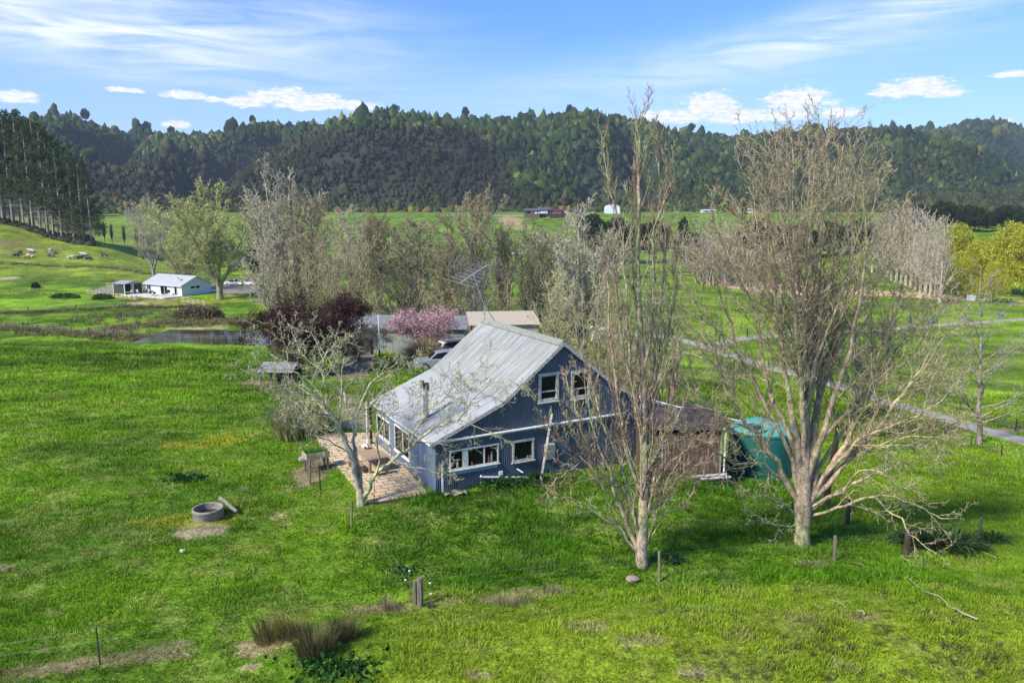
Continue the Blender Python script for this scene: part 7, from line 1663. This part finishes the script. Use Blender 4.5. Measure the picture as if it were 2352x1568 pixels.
# ---------------------------------------------------------------- vehicles
def vehicle(name, label, loc, rz, paint, kind='suv', group=None, s=1.0):
    r = empty(name, loc, label, 'car' if kind != 'ute' else 'pickup', group, rz); r.scale = (s,)*3
    L, W = (4.7, 1.85) if kind != 'ute' else (5.2, 1.85)
    # side profiles in (y, z): body shell then glasshouse, lofted with tumblehome
    def loft(prof_lo, prof_hi, half, inset, name_, m_, bev=.06):
        n = len(prof_lo); V = []; F = []
        secs = [(-half+0.0, inset), (-half*.93, 0), (half*.93, 0), (half, inset)]
        return
    if kind == 'suv':
        body = [(-2.35, .45), (-2.32, .30), (2.3, .28), (2.36, .45), (2.34, .72), (2.15, .88), (1.15, 1.02), (-2.2, 1.05), (-2.36, .85)]; cab = [(1.15, 1.0), (.45, 1.55), (-.2, 1.68), (-1.75, 1.66), (-2.22, 1.05)]
    elif kind == 'ute':
        body = [(-2.6, .5), (-2.55, .35), (2.5, .33), (2.58, .5), (2.55, .8), (2.4, .93), (1.35, 1.05), (-2.58, 1.0)]; cab = [(1.35, 1.03), (.75, 1.55), (.3, 1.63), (-.55, 1.62), (-.72, 1.02)]
    else:
        body = [(-2.3, .4), (2.3, .4), (2.35, .8), (2.0, 1.15), (-2.3, 1.15)]; cab = [(2.0, 1.15), (1.5, 1.9), (-2.2, 1.95), (-2.3, 1.15)]
    def shell(poly, w0, w1, zref):
        n = len(poly); V = []; F = []
        zmx = max(z for _, z in poly); zmn = min(z for _, z in poly)
        for sgn in (-1, 1):
            for k, (wsc, sc_) in enumerate(((1.0, 1.0),)):
                for (y, z) in poly: t = (z-zmn)/(zmx-zmn); V.append((sgn*(w0+(w1-w0)*t), y, z))
        F += [tuple(range(n)), tuple(reversed(range(n, 2*n)))]+[(i, i+n, (i+1) % n+n, (i+1) % n) for i in range(n)]
        b = B(); b.add(V, F); return b
    ob = shell(body, W/2-.02, W/2-.06, 0).build('body', paint, r); bv = ob.modifiers.new('bevel', 'BEVEL'); bv.width = .07; bv.segments = 3
    ob = shell(cab, W/2-.10, W/2-.32, 0).build('cabin', paint, r); bv = ob.modifiers.new('bevel', 'BEVEL'); bv.width = .05; bv.segments = 2
    zt = max(z for _, z in cab); zb = min(z for _, z in cab)
    def inset(poly, f):
        cy = sum(p[0] for p in poly)/len(poly); cz = sum(p[1] for p in poly)/len(poly); return [(cy+(y-cy)*f, cz+(z-cz)*(f-.06)) for y, z in poly]
    for sgn in (-1, 1):
        q = inset(cab, .86); b = B(); V = []
        for (y, z) in q: t = (z-zb)/(zt-zb); V.append((sgn*(W/2-.10+(-.22)*t+.012), y, z))
        b.add(V, [tuple(range(len(V)))]); b.build('side_window', darkglass, r)
    (ya, za), (yb, zb_) = cab[0], cab[1]; b = B(); hw_ = W/2-.22; V = []
    for (sx, t) in ((-1, .12), (1, .12), (1, .9), (-1, .9)): V.append((sx*(hw_-.10*t), ya+(yb-ya)*t+.02, za+(zb_-za)*t+.02))
    b.add(V, [(0, 1, 2, 3)]); b.build('windscreen', darkglass, r)
    (ya, za), (yb, zb_) = cab[-1], cab[-2]; b = B(); V = []
    for (sx, t) in ((1, .2), (-1, .2), (-1, .85), (1, .85)): V.append((sx*(hw_-.10*t), ya+(yb-ya)*t-.025, za+(zb_-za)*t+.02))
    b.add(V, [(0, 1, 2, 3)]); b.build('rear_window', darkglass, r)
    for sx in (-1, 1):
        for y in (1.45, -1.35):
            wl = B(); wl.tube([(sx*(W/2-.20), y, .36), (sx*(W/2+.02), y, .36)], .36, 18); t = wl.build('tyre', black, r); wl = B(); wl.tube([(sx*(W/2), y, .36), (sx*(W/2+.035), y, .36)], .24, 14); wl.build('rim', steel, t)
    for sx in (-1, 1):
        e = 2.36 if kind != 'ute' else 2.57
        b = B(); b.box(sx*.62-.18, sx*.62+.18, e-.06, e+.015, .62, .78); b.build('headlight', mat('lamp_glass', (.6, .62, .64), .2), r)
        b = B(); b.box(sx*.78-.07, sx*.78+.07, -e-.015, -e+.1, .7, .95); b.build('tail_light', mat('red_lens', (.4, .02, .02), .3), r)
    if kind == 'ute':
        b = B(); b.box(-W/2+.15, W/2-.15, -2.45, -.85, 1.0, 1.03); b.build('tray', mat('tray', (.10, .10, .10), .7), r)
    return r
wp = mat('car_white', (.72, .73, .75), .3, var=.03); sp_ = mat('car_silver', (.36, .38, .39), .3, .4, var=.05)
def onG(px_, Y): c = at(px_, 700, Y); return Vector((c.x, Y, gz_(c.x, Y)))
v = vehicle('parked_car', 'white four-wheel drive with a roof rack parked behind the house', onG(1050, 75.5), R(-62), wp, 'suv', s=1.05)
b = B(); b.box(-.7, .7, -1.6, .5, 1.80, 1.84)
for y in (-1.4, -.5, .3): b.box(-.78, .78, y-.04, y+.04, 1.70, 1.78)
for x in (-.74, .74): b.box(x-.03, x+.03, -1.7, .6, 1.72, 1.86)
b.build('roof_rack', steel, v)
vehicle('parked_car', 'silver four-wheel drive half hidden by the house roof beside the tussock bush', onG(1010, 67.6), R(100), sp_, 'suv')
g = G(*Zf(1960, 240)); vehicle('parked_ute', 'white pickup on the left of the two parked beyond the bungalow', g+Vector((-.6, .6, 0)), R(80), wp, 'ute', 'white pickups by the bungalow')
g = G(*Zf(2140, 240)); v = vehicle('parked_ute', 'white pickup with a ladder rack on the right of the two parked beyond the bungalow', g+Vector((-.3, .3, 0)), R(-112), wp, 'ute', 'white pickups by the bungalow')
b = B(); b.box(-.8, .8, -2.2, .9, 1.85, 1.9); b.build('ladder_rack', steel, v)
g = G(*Zw(1268, 665)); vehicle('parked_van', 'small white van on the farm track seen through the poplar branches', g, R(160), wp, 'van')
g = G(*Zw(245, 565)); vehicle('parked_ute', 'tiny pale pickup in the far green field left of the pale bare tree', g, R(70), mat('car_pale', (.5, .53, .56), .4), 'ute', s=1.15)
# ---------------------------------------------------------------- far terrace buildings
def far_building(label, px0, px1, py_base, py_top, Y, m_, roofm, name='farm_shed', gable=True, dep=9):
    a, c = at(px0, 480, Y), at(px1, 480, Y); z = gz_((a.x+c.x)/2, Y); z = at(px0, py_base, Y).z; W = c.x-a.x; H = at(px0, py_top, Y).z-z
    r = empty(name, ((a.x+c.x)/2, Y, z), label, 'building'); eh = H*.66
    b = B(); b.box(-W/2, W/2, 0, dep, -3, eh); b.build('wall', m_, r)
    for s in (0, 1):
        b = B(); y0, y1 = (-.8, dep/2) if s == 0 else (dep+.8, dep/2); b.add([(-W/2-.6, y0, eh-.1), (W/2+.6, y0, eh-.1), (W/2+.6, y1, H), (-W/2-.6, y1, H)], [(0, 1, 2, 3) if s == 0 else (3, 2, 1, 0)]); b.build('roof', roofm, r)
    for x in (-W/2, W/2): b = B(); b.add([(x, 0, eh), (x, dep, eh), (x, dep/2, H-.05)], [(0, 1, 2)]); b.build('gable', m_, r)
    for k in range(max(2, int(W/5))):
        x = -W/2+W*(k+.5)/max(2, int(W/5)); b = B(); b.box(x-.8, x+.8, -.06, -.02, .3, eh*.8); b.build('window', plastic_w if (k % 2 and name == 'farm_cottage') else darkglass, r)
    return r
dkw = mat('dark_stain', (.045, .040, .038), .8); dkr = mat('slate_roof', (.10, .11, .125), .6)
far_building('low brown cottage with a slate grey roof, leftmost on the far terrace', Zw(305, 0)[0], Zw(455, 0)[0], 492, 479, 505, mat('cottage_brown', (.14, .09, .075), .8), dkr, 'farm_cottage')
far_building('dark gabled barn in the middle of the far terrace group', Zw(440, 0)[0], Zw(560, 0)[0], 491, 477, 512, dkw, dkr); far_building('long black flat shed, rightmost of the three on the far terrace', Zw(555, 0)[0], Zw(710, 0)[0], 491, 480, 505, dkw, dkw)
far_building('small grey open shed right of the black sheds on the far terrace', Zw(800, 0)[0], Zw(885, 0)[0], 491, 481, 508, mat('shed_grey', (.25, .25, .24), .8), dkr)
far_building('tiny white roofed buildings by the far road behind the largest tree', 1700, 1730, 486, 479, 560, plastic_w, mat('white_roof', (.6, .6, .62), .5)); far_building('small white house at the far left end of the terrace behind bare trees', 1615, 1645, 488, 481, 560, plastic_w, mat('white_roof', 0))
g0 = at(Zw(620, 0)[0], 491, 496); vehicle('parked_car', 'tiny red car in front of the black shed on the far terrace', (g0.x, 496, g0.z-.2), R(90), mat('car_red', (.45, .06, .03), .4), 'suv', s=1.3)
g0 = at(Zw(485, 0)[0], 491, 496); vehicle('parked_car', 'tiny white car in front of the dark gabled barn on the far terrace', (g0.x, 496, g0.z-.2), R(90), wp, 'suv', s=1.3)
def tunnel():
    Y = 540; a, c = at(1393, 483, Y), at(1424, 483, Y); W = c.x-a.x; r = empty('tunnel_house', ((a.x+c.x)/2, Y, a.z), 'white plastic tunnel house on the far terrace behind the poplar', 'tunnel house'); H = at(1400, 470, Y).z-a.z
    b = B(); poly = [(-W/2, -3), (W/2, -3), (W/2, H*.4)]+[(W/2*math.cos(t), H*.4+H*.6*math.sin(t)) for t in [math.pi*i/10 for i in range(1, 10)]]+[(-W/2, H*.4)]; b.prism(poly, 0, 14); b.build('cover', mat('tunnel_plastic', (.70, .74, .78), .5, var=.1), r)
tunnel()
def low_shed():
    Y = 128; c = at(1388, 755, Y); z = gz_(c.x, Y); r = empty('low_shed', (c.x, Y, z), 'low cream rail fence and hay cover seen through the trees above the gable end', 'shed', rz=.3); H = at(1380, 733, Y).z-z
    b = B(); b.prism([(-1.8, 0), (1.8, 0), (1.8, H*.5), (1.2, H*.6), (0, H*.65), (-1.2, H*.6), (-1.8, H*.5)], -1.0, 3); b.build('cover', mat('cream_cover', (.62, .58, .50), .7, var=.15), r)
low_shed()
# ---------------------------------------------------------------- things round the arena and side road
for k, (p, lab) in enumerate([(Za(1742, 542), 'blue drum by the side road, nearest the largest tree'), (Za(1963, 522), 'blue drum in the middle of the side road fence'), (Za(2195, 502), 'blue drum farthest right by the side road fence')]):
    g = G(*p); r = empty('blue_drum', g, lab, 'drum', 'blue drums by the side road'); b = B(); b.tube([(-.45, 0, .35), (.45, 0, .35)], .34, 14); b.build('drum', mat('blue_plastic', (.03, .13, .42), .5), r, smooth=True)
    for x in (-.25, .25): b = B(); b.box(x-.04, x+.04, -.3, .3, 0, .08); b.build('cradle', wood_dark, r)
g = G(*Za(2003, 400)); r = empty('white_tank', g, 'small pale blue-white box tank at the right end of the sand arena', 'tank'); b = B(); b.box(-.8, .8, -.6, .6, 0, 1.5); b.build('tank', mat('pale_tank', (.62, .70, .74), .5), r); b = B(); b.box(-.8, .8, -.64, -.61, 0, .1); b.build('pallet', wood_old, r)
for k, (p, lab) in enumerate([(Za(548, 240), 'white arena marker post beside the grazing horses, left'), (Za(640, 245), 'white arena marker post beside the grazing horses, right'), (Za(1090, 262), 'white arena marker post seen through the largest tree')]):
    g = G(*p); r = empty('marker_post', g, lab, 'post'); b = B(); b.box(-.13, .13, -.13, .13, 0, 1.5); b.build('post', plastic_w, r)
def logs():
    for k, (p, lab, L, rz) in enumerate([(Za(215, 218), 'heap of pale cut logs at the near left end of the sand arena', 4, .2), (Za(120, 228), 'long grey log lying left of the log heap by the arena', 3, -.1), (Za(730, 292), 'low mound of brown sand and logs in the arena', 4, .1), (Za(450, 205), 'pale felled trunk lying beside the horses', 3, 0)]):
        g = G(*p); r = empty('log_heap', g, lab, 'logs', rz=rz); rg = random.Random(k); b = B()
        for i in range(9 if k in (0, 2) else 3): x = rg.uniform(-1.2, 1.2); b.tube([(x-L/2, rg.uniform(-.8, .8), .2+.12*i*.6), (x+L/2, rg.uniform(-.8, .8), .2+.12*i*.6)], rg.uniform(.12, .24), 7)
        b.build('logs', mat('log_pale' if k != 2 else 'log_brown', (.40, .34, .28) if k != 2 else (.33, .20, .11), .9, var=.4, scale=3), r)
logs()
# fallen branches in the foreground grass
def sticks():
    pale = mat('bleached_branch', (.40, .36, .28), .85, var=.3, scale=6)
    def br(pl, r0, lab):
        P_ = [gx(a, b)+Vector((0, 0, .10)) for a, b in pl]; o = P_[0]; q = empty('fallen_branch', o, lab, 'branch', 'fallen branches on the lower right grass'); rg = random.Random(len(lab)); b = B(); pts = []
        for a, c in zip(P_[:-1], P_[1:]):
            for i in range(3): pts.append(a.lerp(c, i/3)-o+Vector((rg.uniform(-.02, .02), rg.uniform(-.02, .02), rg.uniform(-.01, .03))))
        pts.append(P_[-1]-o); b.tube(pts, [.72*r0*(.45+.55*i/(len(pts)-1)) for i in range(len(pts))], 6); b.build('branch', pale, q, smooth=True)
    z3b = lambda x, y: zz(x, y, 1.7552, 2500, 1900)
    br([z3b(1520, 478), z3b(1560, 475), z3b(1610, 500), z3b(1660, 548)], .03, 'curved pale fallen branch right of the largest tree, upper of the two long ones')
    br([z3b(1700, 578), z3b(1800, 610), z3b(1845, 665), z3b(1940, 715), z3b(2045, 758)], .045, 'longest crooked pale fallen branch on the lower right grass')
    br([z3b(1090, 630), z3b(1140, 655), z3b(1175, 678)], .025, 'short thin fallen branch in the middle of the lower grass'); br([z3b(1250, 700), z3b(1285, 703), z3b(1300, 722)], .035, 'short curved pale bark piece on the lower grass')
    br([z3b(1540, 335), z3b(1610, 338)], .03, 'short straight stick below the rotten dark post'); br([z3b(1535, 345), z3b(1600, 372)], .03, 'short slanting stick below the straight one by the rotten post'); br([z3b(1695, 380), z3b(1712, 402), z3b(1735, 432)], .025, 'forked stick left above the long fallen branches')
    br([z3b(2050, 290), z3b(2100, 320), z3b(2172, 352)], .02, 'thin stick lying below the strap-leaved clump'); br([z3b(1225, 385), z3b(1270, 388), z3b(1300, 405)], .018, 'thin curved stick right of the old grey fence post')
    br([z3b(20, 430), z3b(95, 442)], .02, 'stick lying right of the pale post by the poplar'); br([z3b(970, 655), z3b(1025, 685)], .018, 'thin dark twig left of the curved bark piece'); br([(2175, 1205), (2208, 1205)], .02, 'straight stick under the low drooping branches')
sticks()
# ---------------------------------------------------------------- cattle
coat_b = mat('coat_black', (.018, .016, .015), .6); coat_w = mat('coat_white', (.62, .57, .50), .8, var=.1); coat_t = mat('coat_tan', (.42, .25, .12), .8)
def coat_mix(nm, c1, c2, sc_, lo, hi): return mat(nm, c1, .7, var=.1, grime=(c2, sc_, lo, hi))
coat_bw = coat_mix('coat_pied', (.02, .018, .016), (.62, .58, .52), 1.1, .54, .57); coat_brw = coat_mix('coat_brown_pied', (.10, .05, .03), (.62, .55, .48), 1.2, .56, .6)
def cow_mesh(lying, graze):
    me = bpy.data.meshes.new('cow_body'); zb = .55 if lying else 1.05
    J = {'hip': ((-.75, 0, zb+.12), .30), 'mid': ((-.1, 0, zb), .36), 'sh': ((.55, 0, zb+.05), .31), 'nk': ((.95, 0, zb+(.30 if not graze else -.05)), .18), 'hd': ((1.22, 0, zb+(.48 if not graze else -.48)), .15), 'mz': ((1.52, 0, zb+(.34 if not graze else -.78)), .095), 'tl': ((-1.05, 0, zb+.05), .06), 'tl2': ((-1.12, 0, zb-.4), .03)}
    E_ = [('mid', 'hip'), ('mid', 'sh'), ('sh', 'nk'), ('nk', 'hd'), ('hd', 'mz'), ('hip', 'tl'), ('tl', 'tl2')]
    for s in (-1, 1):
        J['ea%d' % s] = ((1.12, s*.24, zb+(.55 if not graze else -.36)), .04); E_.append(('hd', 'ea%d' % s))
        if lying:
            J['fk%d' % s] = ((.62, s*.26, .22), .12); J['ff%d' % s] = ((.98, s*.30, .10), .06); J['hk%d' % s] = ((-.55, s*.34, .25), .16); J['hf%d' % s] = ((-.15, s*.42, .09), .06); E_ += [('sh', 'fk%d' % s), ('fk%d' % s, 'ff%d' % s), ('hip', 'hk%d' % s), ('hk%d' % s, 'hf%d' % s)]
        else:
            J['fe%d' % s] = ((.58, s*.20, .72), .12); J['fk%d' % s] = ((.62, s*.20, .42), .065); J['ff%d' % s] = ((.60, s*.20, .04), .055); J['hk%d' % s] = ((-.66, s*.22, .78), .16); J['hh%d' % s] = ((-.92, s*.21, .46), .065); J['hf%d' % s] = ((-.84, s*.21, .04), .055)
            E_ += [('sh', 'fe%d' % s), ('fe%d' % s, 'fk%d' % s), ('fk%d' % s, 'ff%d' % s), ('hip', 'hk%d' % s), ('hk%d' % s, 'hh%d' % s), ('hh%d' % s, 'hf%d' % s)]
    ks = ['mid']+[k for k in J if k != 'mid']; ix = {k: i for i, k in enumerate(ks)}
    me.from_pydata([J[k][0] for k in ks], [(ix[a], ix[b_]) for a, b_ in E_], []); me.update()
    return me, [J[k][1] for k in ks]
CM = {k: cow_mesh(*k) for k in ((False, True), (False, False), (True, False))}
def cow(label, px_, py_, rz, m_, lying=False, graze=True, s=1.0, name='cow', cat='cow', group='cattle on the left hillside'):
    me, rad = CM[(lying, graze and not lying)]; me = me.copy(); me.materials.append(m_); o = link(name, me); g = G(px_, py_); o.location = g; o.rotation_euler = (0, 0, rz); o.scale = (s, s, s*.95)
    sk = o.modifiers.new('skin', 'SKIN'); 
    if not me.skin_vertices:
        bpy.context.view_layer.objects.active = o
    for i, r_ in enumerate(rad): me.skin_vertices[0].data[i].radius = (r_, r_)
    me.skin_vertices[0].data[0].use_root = True; sb = o.modifiers.new('sub', 'SUBSURF'); sb.levels = sb.render_levels = 1
    tag(o, label, cat, group)
Z4 = lambda x, y: zz(x, y, 3.92, 0, 900)
for (x, y, rz, m_, ly, gr, lab) in [(235, 238, 0, coat_b, True, False, 'black cow lying down, leftmost of the herd'), (300, 225, 2.6, coat_b, False, True, 'black cow standing at the left of the herd'), (410, 243, .2, coat_brw, True, False, 'brown cow lying down with a white cow face beside it'), (385, 268, 0, coat_t, True, False, 'tan calf lying below the brown cow'), (455, 255, 3.0, coat_w, True, False, 'small white calf right of the lying brown cow'),
                            (468, 176, 3.3, coat_w, True, False, 'white cow lying highest on the hillside, left'), (752, 190, 1.7, coat_w, False, True, 'white cow standing end-on on the hillside'), (750, 245, 0, coat_brw, True, False, 'brown calf lying just below the standing white cow'), (1040, 272, .3, coat_w, True, False, 'white calf lying in the middle of the herd'),
                            (1175, 276, .4, coat_b, True, False, 'black calf lying right of the white calf'), (1238, 226, 3.3, coat_w, True, False, 'white cow stretched out above the black calves'), (1308, 288, 3.2, coat_b, True, False, 'black calf lying farther right, lowest of the herd'), (1540, 262, 3.1, coat_bw, False, False, 'black cow with a white face standing on the slope'),
                            (2140, 296, 3.2, coat_bw, False, True, 'small pied cow left of the lone bare tree'), (2340, 336, 0.1, coat_b, False, True, 'black cow standing right of the lone bare tree trunk')]:
    g_ = cow(lab, *Z4(x, y), rz, m_, ly, gr, 1.12)
for (x, y, rz, lab) in [(460, 215, 3.1, 'dark horse grazing beyond the arena, leftmost'), (500, 220, 2.9, 'dark horse close to the leftmost one beyond the arena'), (570, 222, .2, 'dark horse between the two white marker posts'), (690, 232, .1, 'dark horse right of the white marker posts'), (718, 236, 3.0, 'dark horse farthest right beyond the arena')]:
    cow(lab, *Za(x, y), rz, coat_b, False, True, 1.15, 'horse', 'horse', 'dark horses beyond the arena')
# white fallen branches high on the hill
g = G(*zz(510, 388, 2.138, 0, 700)); r = empty('dead_branch', g, 'white bleached branch sticking up on the open left hillside', 'branch'); b = B(); b.tube([(0, 0, -.2), (-.3, 0, 2.0), (-.4, 0, 2.6)], [.12, .08, .04], 6); b.tube([(-.2, 0, 1.2), (.5, 0, 1.6)], [.06, .03], 6); b.tube([(2.2, 0, .5), (6.2, .3, .25)], [.18, .12], 6); b.build('branch', plastic_w, r)
# ---------------------------------------------------------------- thin air
def haze():
    b = B(); b.box(-2300, 2300, -300, 2600, -13.5, 300); m_ = bpy.data.materials.new('haze_air'); m_.use_nodes = True; t = NT(m_.node_tree); t.n.remove(t.n['Principled BSDF'])
    v = t.new('ShaderNodeVolumePrincipled'); v.inputs['Color'].default_value = (.70, .84, 1, 1); v.inputs['Density'].default_value = .00011; v.inputs['Anisotropy'].default_value = .0
    t.l.new(v.outputs[0], t.n['Material Output'].inputs['Volume']); o = b.build('haze', m_); o['kind'] = 'stuff'
haze()
